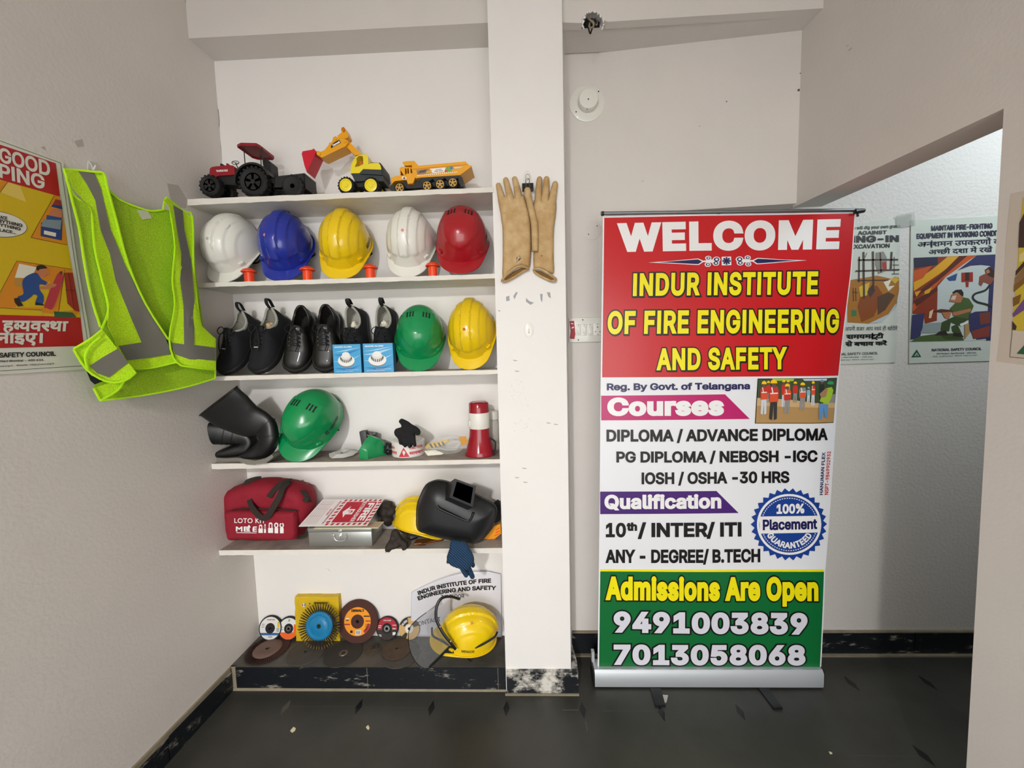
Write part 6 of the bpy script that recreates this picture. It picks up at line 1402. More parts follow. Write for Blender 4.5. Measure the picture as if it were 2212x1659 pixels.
def disc_body(t, r, key, hole=.1, th=.006, dish=0):
    m = MB(); m.lathe([(r * hole, -th / 2 + dish), (r * .35, -th / 2 + dish), (r * .42, -th / 2), (r * .985, -th / 2), (r, -th / 2 + .001), (r, th / 2), (r * hole, th / 2), (r * hole, -th / 2 + dish)], key, (0, 0, 0), (0, 1, 0), 48, caps=False); return m.build('disc', t, smooth=30, world=False)
def dtext(m, s, x0, x1, z, h, key, y, bold=.03): text(m, s, lambda u, v: V((x0 + (x1 - x0) * u, y, z + h * v)), key, 's', bold)
GD = 'small grinding discs leaning on the wall'
t, r = disc_thing('small white and blue labelled grinding disc at the far left of the row', 580.4, 1347, 25, 14, 1.69, 'grinding disc', GD); disc_body(t, r, 'disc_black'); y = -.0034
m = MB(); annulus(m, .40 * r, .9 * r, 'label_white', y); chord(m, .9 * r, -.55 * r, -.36 * r, 'label_blue', y - .0002); chord(m, .88 * r, .05 * r, .52 * r, 'label_yellow', y - .0002, .62 * r, .8 * r); dtext(m, 'NORTON', -.3 * r, .35 * r, .62 * r, .1 * r, 'label_red', y - .0003)
for i in range(3): chord(m, .85 * r, (-.05 - .1 * i) * r, (-.01 - .1 * i) * r, 'ink_black', y - .0003, .55 * r, .8 * r); chord(m, .85 * r, (.3 - .12 * i) * r, (.34 - .12 * i) * r, 'metal_rust', y - .0003, -.75 * r, -.5 * r)
for i in range(6): chord(m, .8 * r, -.74 * r, -.60 * r, 'label_blue', y - .0003, (-.1 + .06 * i) * r, (-.07 + .06 * i) * r)
m.build('paper_label', t, smooth=0, world=False, recalc=False)
m = MB(); m.lathe([(.13 * r, -.0048), (.4 * r, -.0048), (.42 * r, -.003)], 'disc_black', (0, 0, 0), (0, 1, 0), 32, caps=False); m.build('hub', t, smooth=40, world=False)
t, r = disc_thing('small white and orange labelled grinding disc tucked beside the yellow carton', 620.5, 1348, 24, 14, 1.69, 'grinding disc', GD); disc_body(t, r, 'disc_black')
m = MB(); annulus(m, .40 * r, .88 * r, 'label_white', y); chord(m, .88 * r, -.88 * r, -.30 * r, 'label_orange', y - .0002); chord(m, .88 * r, -.30 * r, .35 * r, 'label_orange', y - .0002, .45 * r, .9 * r); dtext(m, '2', -.08 * r, .08 * r, .6 * r, .16 * r, 'ink_black', y - .0003)
for i in range(2): chord(m, .85 * r, (.1 - .2 * i) * r, (.15 - .2 * i) * r, 'metal_rust', y - .0003, -.75 * r, -.5 * r)
m.build('paper_label', t, smooth=0, world=False, recalc=False)
m = MB(); m.lathe([(.13 * r, -.0048), (.4 * r, -.0048), (.42 * r, -.003)], 'disc_black', (0, 0, 0), (0, 1, 0), 32, caps=False); m.lathe([(.12 * r, -.0055), (.2 * r, -.0055), (.22 * r, -.004)], 'steel_ring', (0, 0, 0), (0, 1, 0), 24, caps=False); m.build('hub', t, smooth=40, world=False)
# yellow carton with the wire wheel in front
a, b = at(641, 1372, 1.69), at(735, 1372, 1.69); zt = at(690, 1288, 1.70).z
mat('carton_yellow', '#d9b416', .5, bump=.8, bscale=30, bdist=.004, mottle=.15, mscale=15)
t = thing('carton', 'crumpled yellow carton standing behind the blue wire wheel', 'box', ((a.x + b.x) / 2, 1.70, zp), rotx(-.05))
m = MB(); w, hh = b.x - a.x, zt - zp
nx, nz = 8, 8; k = m.mi('carton_yellow')
G = [[V((-w / 2 + w * i / nx + .003 * NZ.noise(V((i, j, 0)) * .9), -.016 + .003 * NZ.noise(V((i, j, 4)) * .8), .0005 + hh * j / nz + (.004 * NZ.noise(V((i * .7, 9, 0))) if j == nz else 0))) for i in range(nx + 1)] for j in range(nz + 1)]
B_ = [[p + V((0, .026, 0)) for p in r_] for r_ in G]
def gridf(G, flip):
    VS = [[m.bm.verts.new(p) for p in r_] for r_ in G]
    for j in range(len(G) - 1):
        for i in range(len(G[0]) - 1): f = m.bm.faces.new((VS[j][i], VS[j][i + 1], VS[j + 1][i + 1], VS[j + 1][i])); f.material_index = k
gridf(G, 0); gridf(B_, 1); gridf([G[-1], B_[-1]], 0); gridf([G[0], B_[0]], 0); gridf([[r_[0] for r_ in G], [r_[0] for r_ in B_]], 0); gridf([[r_[-1] for r_ in G], [r_[-1] for r_ in B_]], 0)
m.build('box', t, smooth=20, world=False, weld=True)
m = MB(); fy = -.0205; dtext(m, 'A', -.034, -.029, hh * .84, .009, 'ink_black', fy); dtext(m, 'GERMAN PRODUCT', -.012, .055, hh * .86, .007, 'ink_black', fy); faceon(m, circ(.009, 16, -.058, hh * .83), 'label_white', fy + .0002); faceon(m, [(-.065, hh * .80), (-.059, hh * .83), (-.066, hh * .87)], 'label_red', fy); faceon(m, [(-.056, hh * .80), (-.05, hh * .82), (-.053, hh * .88)], 'ink_navy', fy)
m.build('print', t, smooth=0, world=False, recalc=False)
r = 46 * pxm(1.66, 688, 1340); c = at(687.7, 1339.6, 1.648); tl = math.radians(12)
t = thing('wire_brush_disc', 'round wire brush wheel with a blue metal hub leaning on the yellow carton', 'brush wheel', V((c.x, 1.655, zp + r * math.cos(tl) + .002)), rotx(-tl))
m = MB(); m.lathe([(.10 * r, -.008), (.30 * r, -.009), (.34 * r, -.007), (.46 * r, -.007), (.50 * r, -.010), (.56 * r, -.010), (.63 * r, -.005), (.64 * r, .004), (.1 * r, .004), (.10 * r, -.008)], 'wheel_blue', (0, 0, 0), (0, 1, 0), 48, caps=False)
for i in range(10):
    a_ = 2 * PI * i / 10; q = .40 * r if i % 2 else .24 * r; m.ball((q * math.cos(a_), -.0078, q * math.sin(a_)), (.0028, .0018, .0028), 'wheel_blue', nu=10, nv=6)
m.build('hub', t, smooth=35, world=False)
m = MB(); rr = random.Random(11)
for ring_i in range(2):
    n = 46
    for i in range(n):
        a_ = 2 * PI * (i + .33 * ring_i) / n + rr.uniform(-.01, .01); e = V((math.cos(a_), 0, math.sin(a_))); tg = V((-e.z, 0, e.x)); y0 = -.006 + .005 * ring_i
        p0, p1 = e * .6 * r + V((0, y0, 0)), e * r * rr.uniform(.95, 1.0) + V((0, y0 - .002 + rr.uniform(-.002, .002), 0)); hw = .0011
        m.prism([[p0 - tg * hw, p1 - tg * hw * 1.7, p1 + tg * hw * 1.7, p0 + tg * hw]], (0, .0022, 0), 'bristle')
        if ring_i == 0: m.prism([[p1.lerp(p0, .32) - tg * hw * .8 + V((0, -.0006, 0)), p1 - tg * hw + V((0, -.0006, 0)), p1 + tg * hw + V((0, -.0006, 0)), p1.lerp(p0, .32) + tg * hw * .8 + V((0, -.0006, 0))]], (0, .0004, 0), 'bristle_tip')
o = m.build('bristles', t, smooth=0, world=False); o['kind'] = 'stuff'
# large brown disc
t, r = disc_thing('large dark brown grinding disc with an orange label, right of the yellow carton', 772, 1334, 43.5, 13, 1.69, 'grinding disc', None); disc_body(t, r, 'disc_brown', .08, .008); y = -.0044
m = MB(); annulus(m, .32 * r, .66 * r, 'label_amber', y, 48); dtext(m, 'DEWALT', -.32 * r, .32 * r, .44 * r, .12 * r, 'ink_black', y - .0003, .06)
for z0, z1, x0, x1, k_ in ((.22, .27, .3, .62, 'ink_black'), (.0, .05, .40, .65, 'label_red'), (-.16, -.10, -.65, -.36, 'label_red'), (-.42, -.36, .34, .55, 'label_red'), (.1, .16, -.58, -.42, 'label_white'), (.04, .09, -.56, -.44, 'ink_black'), (-.52, -.40, -.34, -.22, 'ink_black')): chord(m, .65 * r, z0 * r, z1 * r, k_, y - .0002, x0 * r, x1 * r)
for i in range(6): chord(m, .62 * r, (-.14 - .05 * i) * r, (-.12 - .05 * i) * r, 'ink_black', y - .00025, .40 * r, .52 * r)
faceon(m, [(-.08 * r, -.60 * r), (.2 * r, -.58 * r), (.2 * r, -.38 * r), (-.08 * r, -.40 * r)], 'label_white', y - .0003)
for i in range(8): x = (-.05 + .028 * i) * r; faceon(m, [(x, -.56 * r), (x + .013 * r, -.56 * r), (x + .013 * r, -.42 * r), (x, -.42 * r)], 'ink_black', y - .0005)
for i in range(6): a_ = -.95 + .13 * i; q = [P2(.52 * r, a_), P2(.65 * r, a_), P2(.65 * r, a_ + .135), P2(.52 * r, a_ + .135)]; faceon(m, q, 'label_red', y - .00015)
m.build('paper_label', t, smooth=0, world=False, recalc=False)
m = MB(); m.lathe([(.08 * r, -.0055), (.3 * r, -.006), (.33 * r, -.004)], 'disc_brown', (0, 0, 0), (0, 1, 0), 32, caps=False); m.build('hub', t, smooth=40, world=False)
t, r = disc_thing('small red and black labelled grinding disc right of the big brown disc', 834, 1352, 24, 13, 1.69, 'grinding disc', GD); disc_body(t, r, 'disc_black'); y = -.0034
m = MB(); annulus(m, .40 * r, .92 * r, 'label_red', y); chord(m, .92 * r, -.92 * r, -.12 * r, 'disc_dark', y - .0002); dtext(m, 'XTRA POWER', -.35 * r, .35 * r, .62 * r, .09 * r, 'label_white', y - .0003)
for i, (x0, x1, z0, z1) in enumerate(((-.8, -.5, .2, .26), (-.8, -.55, .05, .11), (.5, .8, -.05, .02), (.5, .85, .25, .3), (.52, .8, -.55, -.3), (-.8, -.5, -.55, -.5), (-.75, -.45, -.65, -.6))): chord(m, .9 * r, z0 * r, z1 * r, 'label_white', y - .0004, x0 * r, x1 * r)
m.build('paper_label', t, smooth=0, world=False, recalc=False)
m = MB(); m.lathe([(.13 * r, -.0048), (.42 * r, -.0048), (.45 * r, -.003)], 'disc_black', (0, 0, 0), (0, 1, 0), 32, caps=False); m.lathe([(.14 * r, -.0056), (.26 * r, -.0056), (.28 * r, -.004)], 'steel_ring', (0, 0, 0), (0, 1, 0), 24, caps=False); m.build('hub', t, smooth=40, world=False)
t, r = disc_thing('small tan and black labelled disc with a white centre, beside the paper notice', 882, 1350, 23, 13, 1.69, 'grinding disc', GD); disc_body(t, r, 'disc_dark', .1, .004); y = -.0024
m = MB(); annulus(m, .30 * r, .97 * r, 'label_tan', y)
for a0, a1 in ((1.75, 2.75), (3.9, 4.4), (.3, .9)):
    n = 6
    for i in range(n): u0, u1 = a0 + (a1 - a0) * i / n, a0 + (a1 - a0) * (i + 1) / n; faceon(m, [P2(.45 * r, u0), P2(.97 * r, u0), P2(.97 * r, u1), P2(.45 * r, u1)], 'disc_dark', y - .0002)
def arct(u, v): a_ = 2.72 - .92 * u; q = (.62 + .2 * v) * r; return V((q * math.cos(a_), y - .0005, q * math.sin(a_)))
text(m, 'SLEEK', arct, 'label_white', 's', .04); annulus(m, .13 * r, .38 * r, 'label_white', y - .0003); m.build('paper_label', t, smooth=0, world=False, recalc=False)
# discs lying flat on the plinth
LY = 'worn discs lying flat on the plinth'
def flat(label, px, py, r, z, name='grinding_disc', cat='grinding disc', ry=0):
    c = atz(px, py, zp); c.z = z; c.y = max(c.y, 1.54); return thing(name, label, cat, c, rotz(ry), LY)
c0 = zp
t = flat('worn brown flap disc lying flat at the left end of the plinth', 578.6, 1404, .09, c0, 'flap_disc', 'flap disc'); r = .088
m = MB()
for i in range(64):
    a_ = 2 * PI * i / 64; e = V((math.cos(a_), math.sin(a_), 0)); tg = V((-e.y, e.x, 0)); q0, q1 = e * .55 * r, e * r * (1 + .02 * math.sin(i * 2.3)); hw = .0052
    m.prism([[q0 - tg * hw * .6 + V((0, 0, .001)), q1 - tg * hw + V((0, 0, .001)), q1 + tg * hw + V((0, 0, .006)), q0 + tg * hw * .6 + V((0, 0, .006))]], (0, 0, .0014), 'flap_brown')
m.build('flaps', t, smooth=0, world=False)
m = MB(); m.lathe([(.10 * r, .004), (.10 * r, .009), (.3 * r, .009), (.34 * r, .0105), (.62 * r, .0105), (.66 * r, .008), (.66 * r, .004), (.1 * r, .004)], 'backing', n=40, caps=False); m.build('backing_plate', t, smooth=40, world=False)
def flatdisc(label, px, py, r, key, ring=None, th=.004, z=c0, hole=.11, dents=0):
    t = flat(label, px, py, r, z); m = MB(); m.lathe([(r * hole, 0), (r * hole, th), (r * .99, th), (r, th - .0007), (r, 0), (r * hole, 0)], key, n=56, caps=False); m.build('disc', t, smooth=30, world=False)
    m = MB(); m.lathe([(r * hole, th), (r * hole, th + .0012), (r * (ring or .3), th + .0012), (r * (ring or .3) + .001, th)], 'steel_ring' if ring and ring < .25 else key, n=36, caps=False); m.build('arbor_ring', t, smooth=30, world=False); return t
flatdisc('worn grey-brown cutting disc lying flat, second from the left', 662, 1409, .079, 'disc_grey', .34)
flatdisc('worn dark cutting disc with a steel centre ring, lying flat in the middle', 742, 1412, .080, 'disc_dark', .22)
t = flat('small broken disc piece lying flat between two large worn discs', 806, 1402, .03, c0, 'disc_fragment', 'disc piece'); m = MB(); L = [(.034 * math.cos(a_) * (1 if math.sin(a_) < .5 else .8), .032 * math.sin(a_)) for a_ in [2 * PI * i / 24 for i in range(24)]]
m.prism([[V((x, y_, 0)) for x, y_ in L]], (0, 0, .003), 'disc_rust'); m.build('disc', t, smooth=20, world=False); m = MB(); m.lathe([(.006, .003), (.006, .008), (.016, .008), (.018, .003)], 'disc_dark', (.006, .004, 0), n=24, caps=False); m.build('arbor_ring', t, smooth=30, world=False)
flatdisc('large worn grey disc lying lowest, under a brown disc beside the face shield', 866, 1413, .082, 'disc_grey', .34)
flatdisc('worn brown disc lying on top of a larger grey one', 858, 1405, .064, 'disc_rust', .3, z=c0 + .006)
# ------------------------------------------------------------------ paper notice leaning in the corner
class Notice(Plane):
    def __init__(s): Plane.__init__(s, (0, 1.712, 0), (0, -1, 0))
    def P(s, px, py, lift=0.0):
        p = Plane.P(s, px, py, 0); u = (p.x + .47) / .34; d = .008 * math.sin(max(0, min(1, u)) * PI) ** 2 + .004; return V((p.x, p.y - d - lift, p.z))
NT_ = Notice(); mat('notice_paper', '#dcdbe2', .5)
m = MB(); ol = [(889, 1374), (888, 1320), (889, 1279), (905, 1271)] + [(905 + (1030 - 905) * i / 8, 1271 - 39 * math.sin(i / 8 * PI / 2)) for i in range(1, 9)] + [(1055, 1233), (1082, 1239), (1083, 1300), (1084, 1375)]
paintd(m, NT_, ol, 'notice_paper', .0, 6)
for f in list(m.bm.faces): pass
def curve3(p0, pm, p1):
    def B(u): return (p0[0] * (1 - u) * (1 - 2 * u) + pm[0] * 4 * u * (1 - u) + p1[0] * u * (2 * u - 1), p0[1] * (1 - u) * (1 - 2 * u) + pm[1] * 4 * u * (1 - u) + p1[1] * u * (2 * u - 1))
    return B
def ctext(s, p0, pm, p1, cap, key, bold, P_=NT_):
    B = curve3(p0, pm, p1)
    def fn(u, v):
        q = B(u); d = V(B(u + .01)) - V(B(u - .01)); d.normalize(); return P_.P(q[0] + d.y * cap * v, q[1] - d.x * cap * v, .0028)
    text(m, s, fn, key, 's', bold)
ctext('INDUR INSTITUTE OF FIRE', (905, 1284), (981, 1263), (1061, 1256.5), 9, 'ink_black', .035); ctext('ENGINEERING AND SAFETY', (905, 1295.5), (986, 1275), (1071.5, 1273), 9, 'ink_black', .035)
ctext('3', (954, 1291), (957, 1290.5), (960, 1290), 8, 'ink_black', .01); ctext('RD', (962, 1286.5), (966, 1286), (970, 1285.7), 4, 'ink_black', .01); ctext('FLOOR', (973, 1289), (988, 1288), (1004, 1287), 8, 'ink_black', .01); ctext('CONTACT', (897, 1353), (925, 1345), (953, 1339), 9, '#6b6b72', .01)
o = m.build('paper_notice', smooth=60, recalc=False)
sd = o.modifiers.new('thickness', 'SOLIDIFY'); sd.thickness = .0006; sd.offset = -1; sd.use_quality_normals = False
tag(o, 'white printed paper notice curling against the niche wall behind the face shield helmet', 'notice')
# ------------------------------------------------------------------ helmet with face shield
h = hard_hat('yellow ridged hard hat with a clear face shield, sitting on the plinth beside the pillar', 'hat_yellow', group=None, sticker=(1.5, 1.15, '#c98a4a'), logo=('MENSOR', 1.25, 1.7, .14, .22, False))
Rh = rotz(math.radians(-12)) @ rotx(.12) @ roty(.22) @ rotz(math.radians(-66)); put(h, Rh, 1004, 1350, zp + .030, sc=.95, ypl=1.60, yf=1.492)
Z = zz(480, 1200, 2.836)
m = MB(); L = smoothpts3([at(*Z([p])[0], y) for p, y in (((1285, 440), 1.542), ((1290, 490), 1.527), ((1340, 520), 1.515), ((1450, 578), 1.507), ((1560, 560), 1.509), ((1660, 505), 1.527), ((1685, 470), 1.557))]); m.tube(L, .0042, 'webbing_black', 8); m.build('elastic_band', h, smooth=60)
mat('shield_clear', '#6e7072', .3, alpha=.42, spec=.4)
AR = [((1455, 268), 1.567), ((1400, 252), 1.542), ((1345, 262), 1.519), ((1315, 310), 1.503), ((1312, 390), 1.489), ((1350, 470), 1.477), ((1395, 530), 1.472), ((1430, 575), 1.477)]
m = MB(); L = smoothpts3([at(*Z([p])[0], y) for p, y in AR]); m.tube(L, .0062, 'plastic_black', 10, flat=.55, up=(0, -1, 0)); m.build('shield_frame', h, smooth=60)
m = MB(); lo = [((1350, 300), 1.522), ((1250, 350), 1.512), ((1160, 425), 1.497), ((1141, 490), 1.483), ((1150, 580), 1.471), ((1185, 650), 1.465), ((1235, 689), 1.463), ((1290, 672), 1.467), ((1395, 560), 1.472)]
A_ = smoothpts3([at(*Z([p])[0], y) for p, y in AR[2:7]], 6); B_ = smoothpts3([at(*Z([p])[0], y) for p, y in lo], 3)
n = 24; k = m.mi('shield_clear')
def samp(L, u): x = u * (len(L) - 1); i = min(int(x), len(L) - 2); return L[i].lerp(L[i + 1], x - i)
rows = [[samp(A_, i / n).lerp(samp(B_, i / n), j / 8) for i in range(n + 1)] for j in range(9)]
VS = [[m.bm.verts.new(p) for p in r_] for r_ in rows]
for j in range(8):
    for i in range(n): f = m.bm.faces.new((VS[j][i], VS[j][i + 1], VS[j + 1][i + 1], VS[j + 1][i])); f.material_index = k
o = m.build('face_shield', h, smooth=60)
m = MB(); m.tube(B_[3:-1], .0016, 'plastic_black', 6); m.build('shield_edge', h, smooth=60)
m = MB(); m.tube([at(*Z([(1268, 682)])[0], 1.466), at(*Z([(1395, 556)])[0], 1.471)], .004, 'plastic_black', 8); m.build('shield_side_bar', h, smooth=60)
for p, y in (((1400, 525), 1.465), ((1437, 575), 1.470), ((1335, 437), 1.475)):
    m = MB(); m.ball(at(*Z([p])[0], y), (.0028, .0028, .0028), 'chrome', nu=10, nv=8); m.build('rivet', h, smooth=60)
m = MB(); m.prism([[at(*Z([p])[0], 1.502) for p in ((1395, 560), (1440, 545), (1470, 580), (1440, 600), (1400, 600), (1360, 600))]], (0, .03, 0), 'plastic_black'); m.build('hinge', h, smooth=30)
# ------------------------------------------------------------------ rubber gloves on the pillar
gm = mat('latex_tan', '#c6a97b', .7, bump=.3, bscale=120, bdist=.001, mottle=.22, mscale=22, col2='#ae8a55')
Z = zz(1040, 360, 4.146)
def rglove(label, palm, fingers, cuff, inside_, extra=()):
    t = thing('rubber_glove', label, 'glove', at(1140, 600, YF - .01), None, 'insulating gloves on the pillar')
    PS = PY(YF - .0155)
    m = MB(); pillow(m, PS, smoothpts(Z(palm), 3), 'latex_tan', .0125, .018, .0055, disp=lambda x, y, q: .0025 * NZ.noise(V((x * 35, y * 35, len(label))))); m.build('hand', t, smooth=60)
    for L in fingers:
        m = MB(); S = [(at(*Z([(x, y)])[0], YF - .0155 - .001 * i - (.021 if len(L) > 4 else 0)), w * 1.12 / 4.146 * pxm(YF, 1140, 480), min(.0105, w / 4.146 * pxm(YF, 1140, 480))) for i, (x, y, w) in enumerate(L)]
        n = len(S); P_ = smoothpts3([s[0] for s in S], 4); S2 = []
        for i, p in enumerate(P_): u = i / 4; k = min(int(u), n - 2); f = u - k; S2.append((p, S[k][1] * (1 - f) + S[k + 1][1] * f, S[k][2] * (1 - f) + S[k + 1][2] * f))
        pathloft(m, S2, 'latex_tan', 14, e=1); m.ball(S2[0][0], (S2[0][1], S2[0][2], S2[0][1]), 'latex_tan', nu=14, nv=10); m.build('finger', t, smooth=70)
    m = MB(); m.tube(smoothpts3([at(*Z([(x, y)])[0], YF - .014 - d) for x, y, d in cuff]), .0042, 'latex_tan', 8, True); m.build('cuff_rim', t, smooth=60)
    m = MB(); pillow(m, PY(YF - .012), Z(inside_), 'boot_lining_tan', .004, .01, .005); m.build('cuff_inside', t, smooth=60)
    return t
mat('boot_lining_tan', '#7a5726', .85)
rglove('tan rubber glove hanging on the pillar, left one of the pair, fingers up', [(168, 330), (215, 260), (260, 300), (300, 270), (350, 270), (372, 240), (395, 300), (430, 420), (446, 560), (444, 760), (432, 895), (400, 898), (350, 890), (280, 930), (215, 1000), (188, 990), (190, 800), (188, 560), (176, 470)],
       [[(152, 168, 20), (170, 240, 26), (190, 330, 32), (215, 420, 38)], [(218, 120, 21), (238, 200, 25), (262, 300, 30), (285, 400, 36)], [(298, 112, 21), (315, 180, 25), (330, 270, 31), (335, 370, 36)]],
       [(424, 915, .004), (398, 902, .014), (350, 890, .017), (290, 915, .017), (230, 965, .015), (185, 1015, .008), (195, 1030, .002), (235, 1020, 0), (300, 985, 0), (375, 937, 0)], [(412, 915), (360, 905), (280, 945), (205, 1012), (225, 1020), (300, 980), (380, 935)])
rglove('tan rubber glove hanging on the pillar, right one of the pair, thumb in the clip', [(470, 300), (520, 300), (600, 300), (640, 260), (672, 330), (660, 470), (648, 580), (646, 800), (648, 950), (600, 950), (530, 920), (484, 915), (466, 895), (466, 700), (466, 560), (462, 420)],
       [[(520, 112, 21), (512, 190, 24), (508, 290, 29), (512, 390, 34)], [(583, 112, 22), (578, 190, 26), (568, 290, 30), (560, 390, 34)], [(660, 155, 22), (646, 230, 27), (628, 330, 32), (605, 430, 38)], [(412, 215, 26), (425, 300, 24), (450, 400, 26), (474, 520, 27), (478, 640, 27), (480, 760, 24)]],
       [(466, 925, .004), (484, 914, .014), (530, 918, .017), (590, 950, .016), (640, 985, .012), (668, 1010, .004), (640, 1028, 0), (590, 1010, 0), (520, 975, 0), (482, 950, 0)], [(480, 932), (530, 938), (600, 975), (650, 1010), (620, 1015), (540, 975), (488, 948)])
m = MB(); PS = PY(YF - .027); paint(m, PS, Z([(258, 800), (310, 795), (325, 810), (320, 832), (262, 842)]), '#8a4a1c', 0); paint(m, PS, Z([(268, 806), (305, 803), (312, 815), (308, 826), (270, 832)]), '#c9a873', .0003)
for L in ([(330, 800), (370, 770), (372, 780), (340, 815)], [(335, 820), (380, 790), (378, 805), (330, 845)], [(285, 860), (350, 820), (352, 830), (290, 880)]): paint(m, PS, Z(L), '#8a7a5c', .0002)
for L in ([(512, 795), (548, 793), (545, 832), (536, 832), (538, 803), (512, 805)], [(515, 850), (575, 842), (578, 852), (515, 862)], [(535, 868), (572, 862), (572, 872), (535, 880)], [(545, 890), (572, 885), (572, 895), (545, 902)]): paint(m, PS, Z(L), '#6e5430', .0002)
gl = [o for o in bpy.data.objects if o.name.startswith('rubber_glove') and o.parent is None]
m.build('stamped_print', gl[1], smooth=0, recalc=False)
# binder clip on its adhesive hook, second hook below
mat('hook_white', '#e6e4dd', .3, coat=.3); mat('wire_steel', '#8e8a80', .3, .9)
def hook(label, px, py, w, h):
    c = at(px, py, YF); k = pxm(YF, px, py); t = thing('adhesive_hook', label, 'hook', c, None, 'adhesive hooks on the pillar')
    m = MB(); m.lathe([(1, 0), (1, .0015), (.85, .003), (0, .0035)], 'hook_white', (0, 0, 0), (0, 0, 1), 28)
    for v in m.bm.verts: v.co = V((c.x + v.co.x * w * k, c.y - .0003 - v.co.z, c.z + v.co.y * h * k))
    m.build('base_plate', t, smooth=40)
    m = MB(); m.tube(smoothpts3([c + V(p) for p in ((0, -.003, .004), (0, -.006, -.006), (0, -.010, -.012), (0, -.015, -.009))]), .0022, 'hook_white', 8); m.build('hook_arm', t, smooth=60); return t
hook('white adhesive hook on the pillar behind the black binder clip', 1139, 384, 9, 15); hook('empty white adhesive hook on the pillar below the rubber gloves', 1142, 712, 11, 17)
c = at(1140, 401, YF - .030); k = pxm(YF - .03, 1140, 400); w = 12.2 * k; zt_, zb_ = at(1140, 394, YF - .03).z, at(1140, 409.5, YF - .03).z
t = thing('binder_clip', 'black binder clip with wire handles holding the glove thumb on the pillar', 'clip', c)
m = MB(); m.prism([[V((c.x - w, YF - .024, zt_)), V((c.x - w, YF - .038, zb_)), V((c.x - w, YF - .010, zb_))]], (2 * w, 0, 0), 'plastic_black'); m.build('clip_body', t, smooth=15)
for y in (YF - .0385, YF - .009):
    m = MB(); m.tube(smoothpts3([V((c.x + x, y - (.003 if y < YF - .02 else -.002), z)) for x, z in ((-.008, zb_ + .001), (-.0055, zt_ - .006), (-.0075, zt_ + .012), (-.006, zt_ + .021), (0, zt_ + .024), (.006, zt_ + .021), (.0075, zt_ + .012), (.0055, zt_ - .006), (.008, zb_ + .001))]), .0009, 'wire_steel', 6); m.build('wire_handle', t, smooth=60)
# ------------------------------------------------------------------ bay wall: detector, wires, switchboard, cover plate
mat('abs_white', '#e3e1d8', .3, coat=.2); mat('hole_dark', '#0a0908', .9)
yv = lambda x: YW - .0005 + (1.68 - YW) * max(0, x - .33) / (xr(1.68) - .33)
c = at(1269, 220, 1.735); c.y = yv(c.x) + .001; k = pxm(c.y, 1269, 220)
t = thing('smoke_detector', 'round white smoke detector fixed high on the bay wall', 'smoke detector', c)
m = MB(); m.lathe([(38.5 * k, 0), (38.5 * k, .004), (37 * k, .006), (22 * k, .007)], 'abs_white', c, (0, -1, 0), 48); m.build('base_plate', t, smooth=40)
c2 = c + V((.001, 0, -.001))
m = MB(); m.lathe([(21 * k, .006), (21.3 * k, .022), (20.6 * k, .034), (19.6 * k, .037), (18 * k, .0375), (0, .0375)], 'abs_white', c2, (0, -1, 0), 40); m.build('sensor_dome', t, smooth=35)
for px, py, r, d in ((1271, 214, .0024, .0385), (1293, 197.5, .0024, .0066), (1244.5, 241.5, .0024, .0066), (1268, 236, .0016, .034)):
    m = MB(); p = at(px, py, c.y - d - .0012); m.lathe([(r, -.001), (r, .0012), (0, .0012)], 'hole_dark', p, (0, -1, 0), 14); m.build('screw_hole', t)
m = MB(); p = at(1276, 52, 1.60); m.box((p.x, 1.6135, 2.672), (.072, .004, .07), 'hole_dark'); m.box((p.x, 1.598, 2.6378), (.05, .03, .0012), 'hole_dark')  # dark plates paint in the shade inside the beam's broken hole
rr = random.Random(8)
for i in range(26):                              # broken plaster round the hole
    a_ = PI * (-.15 + 1.3 * i / 25); q = at(1281 + 23 * math.cos(a_) + rr.uniform(-2, 2), 50 - 25 * math.sin(a_) + rr.uniform(-2, 2), 1.579); s_ = rr.uniform(.003, .0075); m.ball(q, (s_, .003, s_ * .8), 'plaster_bright', rotz(rr.uniform(0, 3)) @ roty(rr.uniform(0, 3)), 6, 4)
struct(m, 'trim_5', smooth=0)
Z = zz(1000, 0, 2.765)
t = thing('wire_bundle', 'loose coiled wires sticking out of the broken hole in the beam', 'wires', at(1278, 55, 1.59))
for i, (L, r, kk) in enumerate(([[(745, 110, 1.60), (760, 120, 1.575), (780, 140, 1.57), (775, 165, 1.572), (755, 160, 1.58), (760, 130, 1.59)], .0035, 'cement'], [[(735, 115, 1.6), (745, 150, 1.585), (760, 200, 1.58), (770, 175, 1.575), (795, 130, 1.58)], .0026, 'hole_dark'], [[(790, 110, 1.60), (802, 130, 1.578), (796, 150, 1.574), (775, 120, 1.585)], .0026, 'wire_steel'])):
    m = MB(); m.tube(smoothpts3([at(*Z([(x, y)])[0], Y) for x, y, Y in L]), r, kk, 8); m.build('wire', t, smooth=60)
Z = zz(1040, 360, 4.146)
t = thing('switchboard', 'white switch and socket plate beside the banner, red tape on its left end', 'switchboard', at(1265, 715, YW))
a, b = at(1229.5, 740, YW - .012), at(1318, 684.5, YW - .012)
m = MB(); m.box(((a.x + b.x) / 2, YW - .006, (a.z + b.z) / 2), (b.x - a.x, .012, b.z - a.z), 'abs_white', None, .002); m.build('plate', t, smooth=30)
